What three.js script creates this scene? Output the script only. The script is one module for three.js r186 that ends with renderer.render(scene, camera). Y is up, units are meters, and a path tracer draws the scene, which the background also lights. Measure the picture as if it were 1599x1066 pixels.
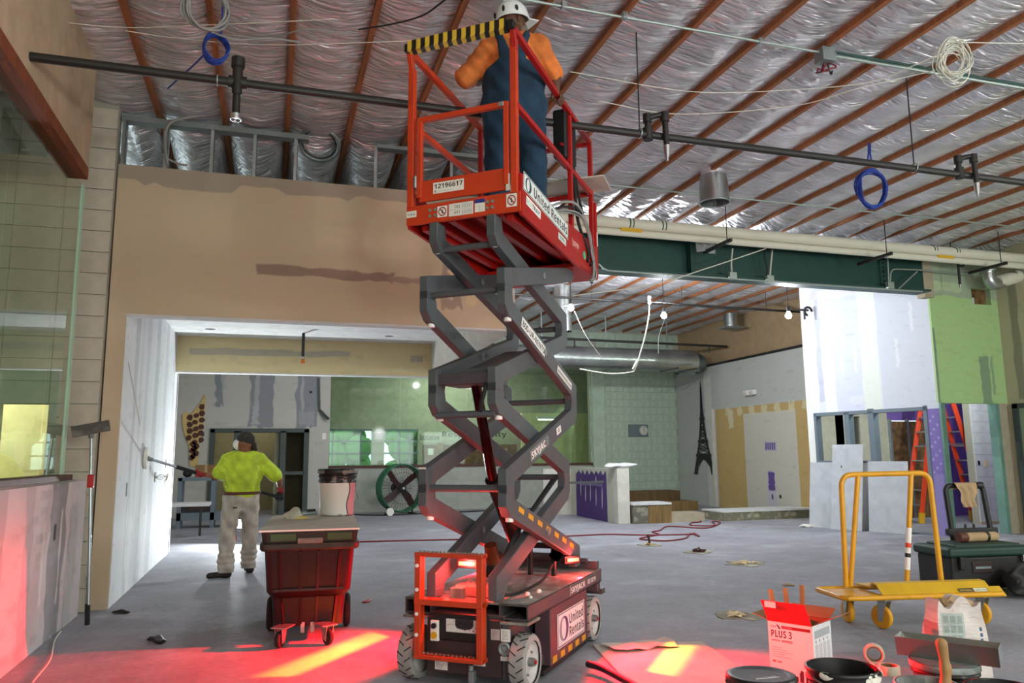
import * as THREE from 'three';
import { mergeGeometries, mergeVertices } from 'three/addons/utils/BufferGeometryUtils.js';
import { RoundedBoxGeometry } from 'three/addons/geometries/RoundedBoxGeometry.js';
import { RectAreaLightUniformsLib } from 'three/addons/lights/RectAreaLightUniformsLib.js';

// ---------- camera, sky, exposure ----------
const scene = new THREE.Scene();
const renderer = new THREE.WebGLRenderer();
renderer.toneMapping = THREE.LinearToneMapping;
renderer.toneMappingExposure = 0.86;
renderer.shadowMap.enabled = true;
RectAreaLightUniformsLib.init();
const FOCAL = 1205.78, EYE = new THREE.Vector3(0, 1.35, 0), DEG = Math.PI / 180;
const camera = new THREE.PerspectiveCamera(2 * Math.atan(533 / FOCAL) / DEG, 1599 / 1066, 0.05, 200);
camera.position.copy(EYE);
camera.rotation.set(8.4335 * DEG, -17.2887 * DEG, -0.5439 * DEG, 'YXZ');
camera.updateMatrixWorld();
scene.background = new THREE.Color(1.7, 2.1, 2.1);      // daylight sky beyond the lobby windows
// lamps: bare string bulbs under the roof; [x, y, z, candela]; the first three are in view
const COOL = [0.90, 0.95, 1.0];
const BULBS = [
  [4.91, 3.9, -12.31, 26], [6.86, 3.9, -12.58, 26], [8.3, 3.67, -10.9, 4.5], [11.6, 2.9, -10.45, 11], [1.5, 4.4, -16.4, 7],
];
// large frosted globe work lights behind and beside the photographer: [x, y, z, candela, colour]
const GLOBES = [[0.9, 2.6, 1.6, 22, [1, 0.92, 0.83]], [5.4, 2.6, 1.2, 33, [0.93, 0.95, 1]], [10.2, 2.6, -1.6, 32, [0.90, 0.97, 0.98]]];
const DAY = 4.5;               // radiance of the daylit windows in the wall behind the photographer
const LOBBY = 15;            // lobby ceiling lamp

// red warning lamps of the lift [front, rear right, rear left] in candela; stripe lamps [side, u, half length, candela, distance out]
const LEDS = [[1.6, 0], [0.6, 130], [0.6, 115]], ZONES = [[1, 1.02, 0.42, 46, 1.06], [-1, 0.40, 0.66, 62, -1.2]];
const WORK = 3600;            // floor work light in the alcove

// ---------- pixel to place helpers (a pixel gives a direction, the surface gives the distance) ----------
const V = (x, y, z) => new THREE.Vector3(x, y, z);
function ray(px, py) { return V(px - 799.5, 533 - py, -FOCAL).applyQuaternion(camera.quaternion); }
function atY(px, py, y = 0) { const d = ray(px, py); return EYE.clone().addScaledVector(d, (y - EYE.y) / d.y); }
function atX(px, py, x) { const d = ray(px, py); return EYE.clone().addScaledVector(d, x / d.x); }
function atZ(px, py, z) { const d = ray(px, py); return EYE.clone().addScaledVector(d, z / d.z); }

// ---------- random numbers and noise ----------
function rng(s) { return () => { s |= 0; s = s + 0x6D2B79F5 | 0; let t = Math.imul(s ^ s >>> 15, 1 | s); t = t + Math.imul(t ^ t >>> 7, 61 | t) ^ t; return ((t ^ t >>> 14) >>> 0) / 4294967296; }; }
const R0 = rng(77);
function h2(x, y, s) { let n = Math.imul(x, 374761393) + Math.imul(y, 668265263) + Math.imul(s, 1274126177) | 0; n = Math.imul(n ^ n >>> 13, 1274126177); return ((n ^ n >>> 16) >>> 0) / 4294967296; }
function vn(x, y, p, s) { const xi = Math.floor(x), yi = Math.floor(y), fx = x - xi, fy = y - yi, u = fx * fx * (3 - 2 * fx), v = fy * fy * (3 - 2 * fy), m = (a) => ((a % p) + p) % p;
  const a = h2(m(xi), m(yi), s), b = h2(m(xi + 1), m(yi), s), c = h2(m(xi), m(yi + 1), s), d = h2(m(xi + 1), m(yi + 1), s); return a + (b - a) * u + (c - a) * v + (a - b - c + d) * u * v; }
function fbm(x, y, p, s, o = 4) { let t = 0, a = 0.5, n = 0; for (let i = 0; i < o; i++) { t += a * vn(x, y, p, s + i * 17); n += a; a *= 0.5; x *= 2; y *= 2; p *= 2; } return t / n; }
function ridge(x, y, p, s, o = 4) { let t = 0, a = 0.5, n = 0; for (let i = 0; i < o; i++) { t += a * (1 - Math.abs(2 * vn(x, y, p, s + i * 31) - 1)); n += a; a *= 0.55; x *= 2; y *= 2; p *= 2; } return t / n; }

// ---------- textures ----------
function dataTex(n, fn, srgb, rep = 1) {
  const d = new Uint8Array(n * n * 4);
  for (let j = 0; j < n; j++) for (let i = 0; i < n; i++) { const c = fn(i / n, j / n), k = (j * n + i) * 4; for (let q = 0; q < 3; q++) d[k + q] = Math.max(0, Math.min(255, (Array.isArray(c) ? c[q] : c) * 255)); d[k + 3] = 255; }
  const t = new THREE.DataTexture(d, n, n); t.wrapS = t.wrapT = THREE.RepeatWrapping; t.magFilter = THREE.LinearFilter; t.minFilter = THREE.LinearMipmapLinearFilter; t.generateMipmaps = true;
  if (srgb) t.colorSpace = THREE.SRGBColorSpace; t.repeat.set(rep, rep); t.needsUpdate = true; return t;
}
function canvasTex(w, h, draw) {
  const c = document.createElement('canvas'); c.width = w; c.height = h; const g = c.getContext('2d'); draw(g, w, h);
  const t = new THREE.CanvasTexture(c); t.colorSpace = THREE.SRGBColorSpace; t.magFilter = THREE.LinearFilter; return t;
}
// a wall print laid out in metres: u runs from u0 to u1, v from v0 to v1 (metres, as boxUV gives them)
function wallTex(u0, u1, v0, v1, ppm, draw) {
  const W = Math.abs(u1 - u0), H = v1 - v0, w = Math.round(W * ppm), h = Math.round(H * ppm);
  const t = canvasTex(w, h, (g) => { const X = (u) => (u - u0) / (u1 - u0) * w, Y = (v) => (1 - (v - v0) / H) * h; draw(g, X, Y, ppm, w, h); });
  t.repeat.set(1 / (u1 - u0), 1 / H); t.offset.set(-u0 / (u1 - u0), -v0 / H); t.wrapS = t.wrapT = THREE.ClampToEdgeWrapping; return t;
}
function patch(g, X, Y, u0, u1, v0, v1, col, rag = 0.03, seed = 1, alpha = 1) {       // a ragged-edged smear of joint compound
  const r = rng(seed), n = 9, P = []; g.globalAlpha = alpha; g.fillStyle = col; const j = () => (r() - 0.5) * 2 * rag;
  for (let i = 0; i <= n; i++) P.push([u0 + (u1 - u0) * i / n, v0 + j()]);
  for (let i = 0; i <= n; i++) P.push([u1 + j(), v0 + (v1 - v0) * i / n]);
  for (let i = n; i >= 0; i--) P.push([u0 + (u1 - u0) * i / n, v1 + j()]);
  for (let i = n; i >= 0; i--) P.push([u0 + j(), v0 + (v1 - v0) * i / n]);
  g.beginPath(); P.forEach(([a, b], i) => i ? g.lineTo(X(a), Y(b)) : g.moveTo(X(a), Y(b))); g.closePath(); g.fill(); g.globalAlpha = 1;
}
function speckle(g, w, h, n, seed, a = 0.06) { const r = rng(seed); for (let i = 0; i < n; i++) { g.globalAlpha = a * r(); g.fillStyle = r() < 0.5 ? '#000' : '#fff'; const s = 1 + r() * 5; g.fillRect(r() * w, r() * h, s * (1 + r() * 3), s); } g.globalAlpha = 1; }

const T = {
  grain: dataTex(256, (u, v) => { const k = 0.86 + 0.14 * fbm(u * 8, v * 8, 8, 3, 5); return [k, k, k]; }, true, 1),
  bumpFine: dataTex(256, (u, v) => fbm(u * 32, v * 32, 32, 5, 4), false, 1),
  concrete: dataTex(1024, (u, v) => {
    const a = fbm(u * 5, v * 5, 5, 11, 6), b = fbm(u * 22, v * 22, 22, 12, 4), c = ridge(u * 4, v * 4, 4, 13, 4), d = vn(u * 190, v * 190, 190, 14);
    let k = 0.72 + 0.15 * (a - 0.5) + 0.09 * (b - 0.5) + 0.05 * (d - 0.5); if (c > 0.86) k -= (c - 0.86) * 0.5; const w = Math.max(0, fbm(u * 9, v * 9, 9, 15, 4) - 0.6) * 0.45; k += w; return [k, k * 1.0, k * 1.005]; }, true, 1 / 5),
  concBump: dataTex(512, (u, v) => 0.5 * fbm(u * 12, v * 12, 12, 21, 5) + 0.5 * fbm(u * 60, v * 60, 60, 22, 3), false, 1 / 3),
  wood: dataTex(256, (u, v) => { const k = 0.62 + 0.38 * fbm(u * 40, v * 3, 40, 31, 4); return [k, k * 0.96, k * 0.9]; }, true, 1),
  foil: dataTex(1024, (u, v) => { const a = ridge(u * 7, v * 11, 7, 41, 3), b = ridge(u * 18, v * 26, 18, 42, 3); return 0.6 * Math.pow(a, 2.5) + 0.3 * Math.pow(b, 2) + 0.1 * vn(u * 60, v * 60, 60, 43); }, false, 1),
  foilTint: dataTex(512, (u, v) => { const k = 0.80 + 0.2 * fbm(u * 10, v * 10, 10, 45, 4); return [k, k, k]; }, true, 1 / 2.3),
  dust: dataTex(512, (u, v) => { const k = fbm(u * 10, v * 10, 10, 51, 5), m = Math.max(0, Math.min(1, (k - 0.42) * 4)); const b = 0.72 + 0.28 * m; return [b, b, b * 0.97]; }, true, 1 / 0.9),
  splat: dataTex(512, (u, v) => { const k = fbm(u * 14, v * 14, 14, 55, 5), m = Math.max(0, Math.min(1, (k - 0.56) * 9)); const b = 0.14 + 0.86 * m; return [b, b, b * 0.96]; }, true, 1 / 0.6),
  denim: dataTex(256, (u, v) => { const k = 0.7 + 0.3 * fbm(u * 6, v * 6, 6, 61, 3) + 0.10 * (vn(u * 120, v * 120, 120, 62) - 0.5); return [k, k, k]; }, true, 2),
  insul: dataTex(512, (u, v) => { const a = ridge(u * 6, v * 6, 6, 71, 5), b = fbm(u * 9, v * 9, 9, 72, 5), k = 0.35 + 0.75 * (a * 0.4 + b * 0.6 - 0.15); return [k, k * 0.86, k * 0.70]; }, true, 1 / 1.0),
};
T.foil.repeat.set(1 / 3.4, 1 / 1.25);
function mat(color, rough = 0.8, o = {}) { const m = new THREE.MeshPhysicalMaterial({ color, roughness: rough, metalness: 0, side: THREE.DoubleSide, ...o }); return m; }
const M = {
  floor: mat('#c9cad2', 0.78, { map: T.concrete, bumpMap: T.concBump, bumpScale: 0.004 }),
  foil: mat('#f0ecf2', 0.40, { metalness: 0.66, map: T.foilTint, bumpMap: T.foil, bumpScale: 0.05 }),
  purlin: mat('#b0734a', 0.8, { map: T.wood }), rawWood: mat('#93794c', 0.8, { map: T.wood }), darkWood: mat('#5c2c1d', 0.6, { map: T.wood }),
  white: mat('#d9dad8', 0.85, { map: T.grain }), offwhite: mat('#cfcdc2', 0.85, { map: T.grain }), tan: mat('#bda98c', 0.85, { map: T.grain }), beige: mat('#b7ab92', 0.88, { map: T.grain }),
  greyWall: mat('#a9a9a2', 0.88, { map: T.grain }), mortar: mat('#a3a093', 0.95), blockTan: mat('#cdc6b4', 0.85, { map: T.grain, bumpMap: T.bumpFine, bumpScale: 0.0008 }), blockGreen: mat('#b0c2ad', 0.8, { map: T.grain, bumpMap: T.bumpFine, bumpScale: 0.0006 }),
  purple: mat('#8a6cc0', 0.8, { map: T.grain }), deepPurple: mat('#55337a', 0.8, { map: T.grain }), greenBoard: mat('#a9c78d', 0.85, { map: T.grain }),
  steelGreen: mat('#1f4a43', 0.55, { map: T.grain }), galv: mat('#b9c2c2', 0.35, { metalness: 0.85, map: T.grain }), galvDull: mat('#9aa3a3', 0.5, { metalness: 0.7, map: T.grain }), duct: mat('#c4cac8', 0.28, { metalness: 0.9, map: T.foilTint, bumpMap: T.bumpFine, bumpScale: 0.003 }),
  frameGreen: mat('#3c4744', 0.55), frameGrey: mat('#64727c', 0.5), blackPipe: mat('#23201c', 0.5, { map: T.grain }), iron: mat('#1c1a19', 0.55), pvc: mat('#d9d6c4', 0.45), conduit: mat('#a8b5ae', 0.4, { metalness: 0.6 }),
  cableWhite: mat('#d8d7c8', 0.6), cableBlue: mat('#1d3fa0', 0.5), cableBlack: mat('#141414', 0.6), cableRed: mat('#7c1f2c', 0.6), cableGrey: mat('#8d8d8a', 0.5), string: mat('#cfcabc', 0.8),
  orange: mat('#cf3d14', 0.42, { map: T.grain }), red: mat('#b5150f', 0.42, { map: T.grain }), arm: mat('#52575a', 0.5, { map: T.grain }), chassis: mat('#4d4649', 0.5, { map: T.grain }), dusty: mat('#9a958d', 0.8, { map: T.dust }),
  black: mat('#101010', 0.5), rubber: mat('#1a1a1a', 0.85), tyre: mat('#a5a29e', 0.85, { map: T.grain }), wheelWhite: mat('#d4d4cf', 0.55, { map: T.grain }), pad: mat('#e9e4dd', 0.6), chrome: mat('#cfd3d6', 0.22, { metalness: 1 }),
  yellow: mat('#e8a60f', 0.38, { map: T.grain }), yellowFlat: mat('#dcae12', 0.42, { map: T.grain }), wheelYellow: mat('#d79a16', 0.6), ladderRed: mat('#e0431c', 0.5), alum: mat('#b3b8bd', 0.35, { metalness: 0.85 }), footYellow: mat('#d5a41b', 0.6),
  bin: mat('#180807', 0.4, { map: T.grain }), binRim: mat('#2d2b20', 0.6, { map: T.dust }), board: mat('#c9c3b4', 0.85, { map: T.grain }), boardCore: mat('#e3dfd4', 0.9), gypsum: mat('#c3c7cc', 0.85, { map: T.grain }),
  bucketBlack: mat('#161617', 0.42), bucketGrey: mat('#8a9494', 0.5, { map: T.dust }), smear: mat('#d8d3c6', 0.8), cardboard: mat('#8a683f', 0.9, { map: T.grain }), cartonWhite: mat('#e6e3dd', 0.7), cartonRed: mat('#c3151b', 0.6), paper: mat('#dcc79a', 0.8), steel: mat('#a9a6a2', 0.3, { metalness: 0.85, map: T.grain }), woodHandle: mat('#c89f6a', 0.6, { map: T.wood }),
  plastic: mat('#d6dadb', 0.25, { transmission: 0.55, thickness: 0, roughness: 0.3 }), rag: mat('#b89b74', 0.95, { map: T.grain }), ragWhite: mat('#d6d3c0', 0.95, { map: T.grain }), toolGreen: mat('#15392c', 0.55, { map: T.grain }), toolBlack: mat('#15100f', 0.6), toolMaroon: mat('#2a1513', 0.55),
  skinA: mat('#5d3a28', 0.6), skinB: mat('#8a5a3c', 0.6), beard: mat('#75685c', 0.9), shirtOrange: mat('#f0843a', 0.85, { map: T.denim }), denim: mat('#1d3f59', 0.9, { map: T.denim }), helmet: mat('#e3e6e4', 0.25), lime: mat('#d9f53e', 0.8, { map: T.denim }), pants: mat('#cfc6b8', 0.9, { map: T.denim }), bandana: mat('#4a4640', 0.9, { map: T.dust }), gloveRed: mat('#8e1a1c', 0.7), gloveBlack: mat('#17181a', 0.7), boot: mat('#2a2320', 0.7), belt: mat('#5a2c1e', 0.6), maskWhite: mat('#eeeeea', 0.8),
  glass: mat('#d7eee2', 0.02, { transmission: 1, thickness: 0, ior: 1.5 }), glassGreen: mat('#cfe8da', 0.03, { transmission: 1, thickness: 0, ior: 1.5 }), glassEdge: mat('#a6cdb3', 0.3), foliage: mat('#5f9a58', 0.9), insul: mat('#b7a184', 1, { map: T.insul, bumpMap: T.insul, bumpScale: 0.05 }),
  bulb: mat('#ffffff', 0.4, { emissive: new THREE.Color(0.9, 0.95, 1), emissiveIntensity: 12 }), led: mat('#ff5040', 0.4, { emissive: new THREE.Color(1.0, 0.10, 0.05), emissiveIntensity: 6 }),
};

// ---------- geometry helpers ----------
function boxUV(g) {
  const p = g.attributes.position, uv = new Float32Array(p.count * 2), a = V(), b = V(), c = V(), n = V();
  for (let i = 0; i < p.count; i += 3) {
    a.fromBufferAttribute(p, i); b.fromBufferAttribute(p, i + 1); c.fromBufferAttribute(p, i + 2); n.copy(b).sub(a).cross(c.clone().sub(a));
    const X = Math.abs(n.x), Y = Math.abs(n.y), Z = Math.abs(n.z);
    [a, b, c].forEach((q, k) => { const [u, v] = Y >= X && Y >= Z ? [q.x, q.z] : X >= Z ? [q.z, q.y] : [q.x, q.y]; uv[(i + k) * 2] = u; uv[(i + k) * 2 + 1] = v; });
  }
  g.setAttribute('uv', new THREE.BufferAttribute(uv, 2)); return g;
}
function norm(g, keepUV) {
  let q = g.index ? g.toNonIndexed() : g.clone(); for (const k of Object.keys(q.attributes)) if (!['position', 'normal', 'uv'].includes(k)) q.deleteAttribute(k);
  if (!q.attributes.normal) q.computeVertexNormals(); if (!keepUV || !q.attributes.uv) boxUV(q); q.morphAttributes = {}; return q;
}
const taken = {};
function numbered(n) { const k = taken[n] = (taken[n] ?? -1) + 1; return k ? `${n}_${String(k).padStart(3, '0')}` : n; }
function mk(name, geos, m, parent, keepUV) {
  const gs = (Array.isArray(geos) ? geos : [geos]).map((g) => norm(g, keepUV)); const g = gs.length > 1 ? mergeGeometries(gs) : gs[0];
  const o = new THREE.Mesh(g, m); o.castShadow = o.receiveShadow = true; o.name = parent ? name : numbered(name); (parent || scene).add(o); return o;
}
function piece(name, g, m, parent, x, y, z, ry = 0) { const o = new THREE.Mesh(g, m); o.castShadow = o.receiveShadow = true; o.name = name; o.position.set(x, y, z); o.rotation.y = ry; parent.add(o); return o; }
function tag(o, label, category, group, kind) { o.userData.label = label; if (category) o.userData.category = category; if (group) o.userData.group = group; if (kind) o.userData.kind = kind; return o; }
function thing(name, label, category, [x, y, z] = [0, 0, 0], turn = 0, group) { const o = new THREE.Group(); o.name = numbered(name); scene.add(o); o.position.set(x, y, z); o.rotation.y = turn; return tag(o, label, category, group); }
function struct(name, geos, m, label, keepUV) { const o = mk(name, geos, m, null, keepUV); return tag(o, label, 'setting', null, 'structure'); }
function structGroup(name, label) { const o = new THREE.Group(); o.name = numbered(name); scene.add(o); return tag(o, label, 'setting', null, 'structure'); }
const bx = (x0, x1, y0, y1, z0, z1) => new THREE.BoxGeometry(Math.abs(x1 - x0), Math.abs(y1 - y0), Math.abs(z1 - z0)).translate((x0 + x1) / 2, (y0 + y1) / 2, (z0 + z1) / 2);
const rbx = (x0, x1, y0, y1, z0, z1, r = 0.01, s = 2) => new RoundedBoxGeometry(Math.abs(x1 - x0), Math.abs(y1 - y0), Math.abs(z1 - z0), s, r).translate((x0 + x1) / 2, (y0 + y1) / 2, (z0 + z1) / 2);
function along(g, p, q, up) { const d = q.clone().sub(p), z = d.clone().normalize(); let u = up || V(0, 1, 0); if (Math.abs(z.dot(u)) > 0.99) u = V(1, 0, 0.001); const x = u.clone().cross(z).normalize(), y = z.clone().cross(x); return g.applyMatrix4(new THREE.Matrix4().makeBasis(x, y, z).setPosition(p.clone().add(q).multiplyScalar(0.5))); }
const bar = (p, q, w, h, up, r = 0) => along(r ? new RoundedBoxGeometry(w, h, p.distanceTo(q), 2, r) : new THREE.BoxGeometry(w, h, p.distanceTo(q)), p, q, up);
const rod = (p, q, r, r2 = r, seg = 14) => along(new THREE.CylinderGeometry(r2, r, p.distanceTo(q), seg).rotateX(Math.PI / 2), p, q);
const tube = (pts, r, n = 40, seg = 8, closed = false, tension = 0.5) => new THREE.TubeGeometry(new THREE.CatmullRomCurve3(pts, closed, 'catmullrom', tension), n, r, seg, closed);
function bentTube(pts, r, rad = 0.06, seg = 10) {            // straight runs with rounded bends
  const path = new THREE.CurvePath(); let a = pts[0];
  for (let i = 1; i < pts.length - 1; i++) { const b = pts[i], d0 = b.clone().sub(pts[i - 1]).normalize(), d1 = pts[i + 1].clone().sub(b).normalize(); const p = b.clone().addScaledVector(d0, -rad), q = b.clone().addScaledVector(d1, rad); path.add(new THREE.LineCurve3(a, p)); path.add(new THREE.QuadraticBezierCurve3(p, b, q)); a = q; }
  path.add(new THREE.LineCurve3(a, pts[pts.length - 1])); return new THREE.TubeGeometry(path, Math.max(40, pts.length * 22), r, seg, false);
}
const lathe = (pts, seg = 32) => new THREE.LatheGeometry(pts.map(([r, y]) => new THREE.Vector2(r, y)), seg);
function prism(pts, depth, bevel = 0) { const s = new THREE.Shape(pts.map(([x, y]) => new THREE.Vector2(x, y))); return new THREE.ExtrudeGeometry(s, { depth, bevelEnabled: bevel > 0, bevelThickness: bevel, bevelSize: bevel, bevelSegments: 2, curveSegments: 8 }).translate(0, 0, -depth / 2); }
const frameHoles = (w, h, holes, depth) => { const s = new THREE.Shape([[0, 0], [w, 0], [w, h], [0, h]].map(([a, b]) => new THREE.Vector2(a, b))); for (const [a, b, c, d] of holes) s.holes.push(new THREE.Path([[a, c], [b, c], [b, d], [a, d]].map(([x, y]) => new THREE.Vector2(x, y)))); return new THREE.ExtrudeGeometry(s, { depth, bevelEnabled: false }); };
function decal(name, w, h, tex, parent, label) { const g = new THREE.BoxGeometry(w, h, 0.002), o = new THREE.Mesh(g, [0, 1, 2, 3].map(() => M.pad).concat([mat('#ffffff', 0.55, { map: tex }), M.pad])); o.name = name; o.castShadow = o.receiveShadow = true; (parent || scene).add(o); if (label) o.userData.label = label; return o; }
// smooth body meshes from distance fields (surface nets)
const smin = (a, b, k) => { const h = Math.max(0, k - Math.abs(a - b)) / k; return Math.min(a, b) - h * h * k * 0.25; };
function cap(p, a, b, ra, rb) { const bxx = b.x - a.x, by = b.y - a.y, bz = b.z - a.z, px = p.x - a.x, py = p.y - a.y, pz = p.z - a.z; const t = Math.max(0, Math.min(1, (px * bxx + py * by + pz * bz) / (bxx * bxx + by * by + bz * bz + 1e-12))); return Math.hypot(px - bxx * t, py - by * t, pz - bz * t) - (ra + (rb - ra) * t); }
const ell = (p, c, rx, ry, rz) => { const k = Math.hypot((p.x - c.x) / rx, (p.y - c.y) / ry, (p.z - c.z) / rz); return (k - 1) * Math.min(rx, ry, rz); };
function bones(list, k = 0.04) { return (p) => { let d = 9; for (const [a, b, ra, rb] of list) d = smin(d, cap(p, a, b, ra, rb), k); return d; }; }
function nets(f, lo, hi, c) {
  const n = [0, 1, 2].map((i) => Math.ceil((hi.getComponent(i) - lo.getComponent(i)) / c) + 1), [nx, ny, nz] = n, F = new Float32Array(nx * ny * nz), p = V(), id = new Int32Array(nx * ny * nz).fill(-1), pos = [], idx = [];
  for (let z = 0, i = 0; z < nz; z++) for (let y = 0; y < ny; y++) for (let x = 0; x < nx; x++, i++) F[i] = f(p.set(lo.x + x * c, lo.y + y * c, lo.z + z * c));
  const at = (x, y, z) => x + nx * (y + ny * z);
  for (let z = 0; z < nz - 1; z++) for (let y = 0; y < ny - 1; y++) for (let x = 0; x < nx - 1; x++) {
    let m = 0; for (let k = 0; k < 8; k++) if (F[at(x + (k & 1), y + (k >> 1 & 1), z + (k >> 2))] < 0) m |= 1 << k; if (m === 0 || m === 255) continue;
    let sx = 0, sy = 0, sz = 0, q = 0;
    for (let k = 0; k < 8; k++) for (const b of [1, 2, 4]) if (!(k & b)) { const l = k | b; if ((m >> k & 1) !== (m >> l & 1)) { const va = F[at(x + (k & 1), y + (k >> 1 & 1), z + (k >> 2))], vb = F[at(x + (l & 1), y + (l >> 1 & 1), z + (l >> 2))], t = va / (va - vb); sx += (k & 1) + (b === 1 ? t : 0); sy += (k >> 1 & 1) + (b === 2 ? t : 0); sz += (k >> 2) + (b === 4 ? t : 0); q++; } }
    id[at(x, y, z)] = pos.length / 3; pos.push(lo.x + (x + sx / q) * c, lo.y + (y + sy / q) * c, lo.z + (z + sz / q) * c);
  }
  const quad = (a, b, d, e, s) => { if (a < 0 || b < 0 || d < 0 || e < 0) return; s ? idx.push(a, b, d, a, d, e) : idx.push(a, d, b, a, e, d); };
  for (let z = 1; z < nz - 1; z++) for (let y = 1; y < ny - 1; y++) for (let x = 1; x < nx - 1; x++) {
    const a = F[at(x, y, z)] < 0; if (a !== F[at(x + 1, y, z)] < 0) quad(id[at(x, y - 1, z - 1)], id[at(x, y, z - 1)], id[at(x, y, z)], id[at(x, y - 1, z)], a);
    if (a !== F[at(x, y + 1, z)] < 0) quad(id[at(x - 1, y, z - 1)], id[at(x - 1, y, z)], id[at(x, y, z)], id[at(x, y, z - 1)], a);
    if (a !== F[at(x, y, z + 1)] < 0) quad(id[at(x - 1, y - 1, z)], id[at(x, y - 1, z)], id[at(x, y, z)], id[at(x - 1, y, z)], a);
  }
  const g = new THREE.BufferGeometry(); g.setAttribute('position', new THREE.Float32BufferAttribute(pos, 3)); g.setIndex(idx); g.computeVertexNormals(); return g;
}
// ================= THE SETTING =================
const ZB = -19.8, XE = 11.1, YC = 4.8;                       // far wall, far right wall, underside of the purlins
struct('floor', bx(-6, 15, -0.12, 0, 5, -27), M.floor, 'dusty bare concrete slab floor');
// ---- roof: wooden purlins with crinkled foil-faced insulation between them ----
{
  const roof = structGroup('ceiling', 'roof underside of wooden purlins with silver foil insulation');
  mk('roof_deck', bx(-6, 15, 4.98, 5.1, 5, -20), M.greyWall, roof);
  const PX0 = -1.2, DX = 0.6277, z0 = 4.6, z1 = ZB;
  for (let k = -7; k <= 25; k++) {
    const x = PX0 + DX * k, rr = rng(500 + k);
    mk('purlin', bar(V(x, YC + 0.06, z0), V(x + (rr() - 0.5) * 0.02, YC + 0.06, z1), 0.046, 0.12), M.purlin, roof);
    if (k === 25) break;
    const nu = 12, NZ = [[z0, -3.5, 24], [-3.5, -12, 430], [-12, z1, 170]].flatMap(([a, b, n], i) => Array.from({ length: n + (i === 2 ? 1 : 0) }, (_, j) => a + (b - a) * j / n)), nz = NZ.length - 1, pos = [], idx = [], w = DX - 0.03;
    for (let j = 0; j <= nz; j++) for (let i = 0; i <= nu; i++) {
      const u = i / nu, z = NZ[j], X = x + 0.015 + w * u, e = Math.sin(Math.PI * u);
      let y = YC + 0.055 - e * 0.045 - e * 0.05 * (fbm(X * 0.9 + 40, z * 0.7 + 90, 256, 301 + k, 3) - 0.4);
      y -= e * 0.034 * (ridge(X * 3 + 11, z * 5 + 200, 512, 401 + k * 3, 3) - 0.5);
      y -= e * 0.04 * (Math.pow(ridge(X * 1.3 + 31 + 2.5 * fbm(X * 2, z * 2 + 90, 512, 620 + k, 2), z * 4.2 + 300 + 1.5 * fbm(X * 3 + 7, z * 1.1 + 50, 512, 610 + k, 2), 1024, 601 + k * 3, 3), 2.2) - 0.3);
      if (X < 2.42 && X > -1.5 && z < -8.2 && z > -12.2) y -= Math.pow(e, 0.6) * 0.34 * Math.min(1, (-8.2 - z) / 0.7) * (0.75 + 0.5 * fbm(X * 0.7 + 3, z + 60, 256, 700 + k, 2));
      if (z < -9.0 && z > -10.6) y -= e * 0.10 * Math.max(0, 1 - Math.abs(z + 9.9) / 0.75);
      pos.push(X, y, z); if (i < nu && j < nz) { const a = j * (nu + 1) + i, b = a + 1, c = a + nu + 1, d = c + 1; idx.push(a, b, c, b, d, c); }
    }
    const g = new THREE.BufferGeometry(); g.setAttribute('position', new THREE.Float32BufferAttribute(pos, 3)); g.setIndex(idx); g.computeVertexNormals();
    mk('foil_sheet', g, M.foil, roof);
  }
}
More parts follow.
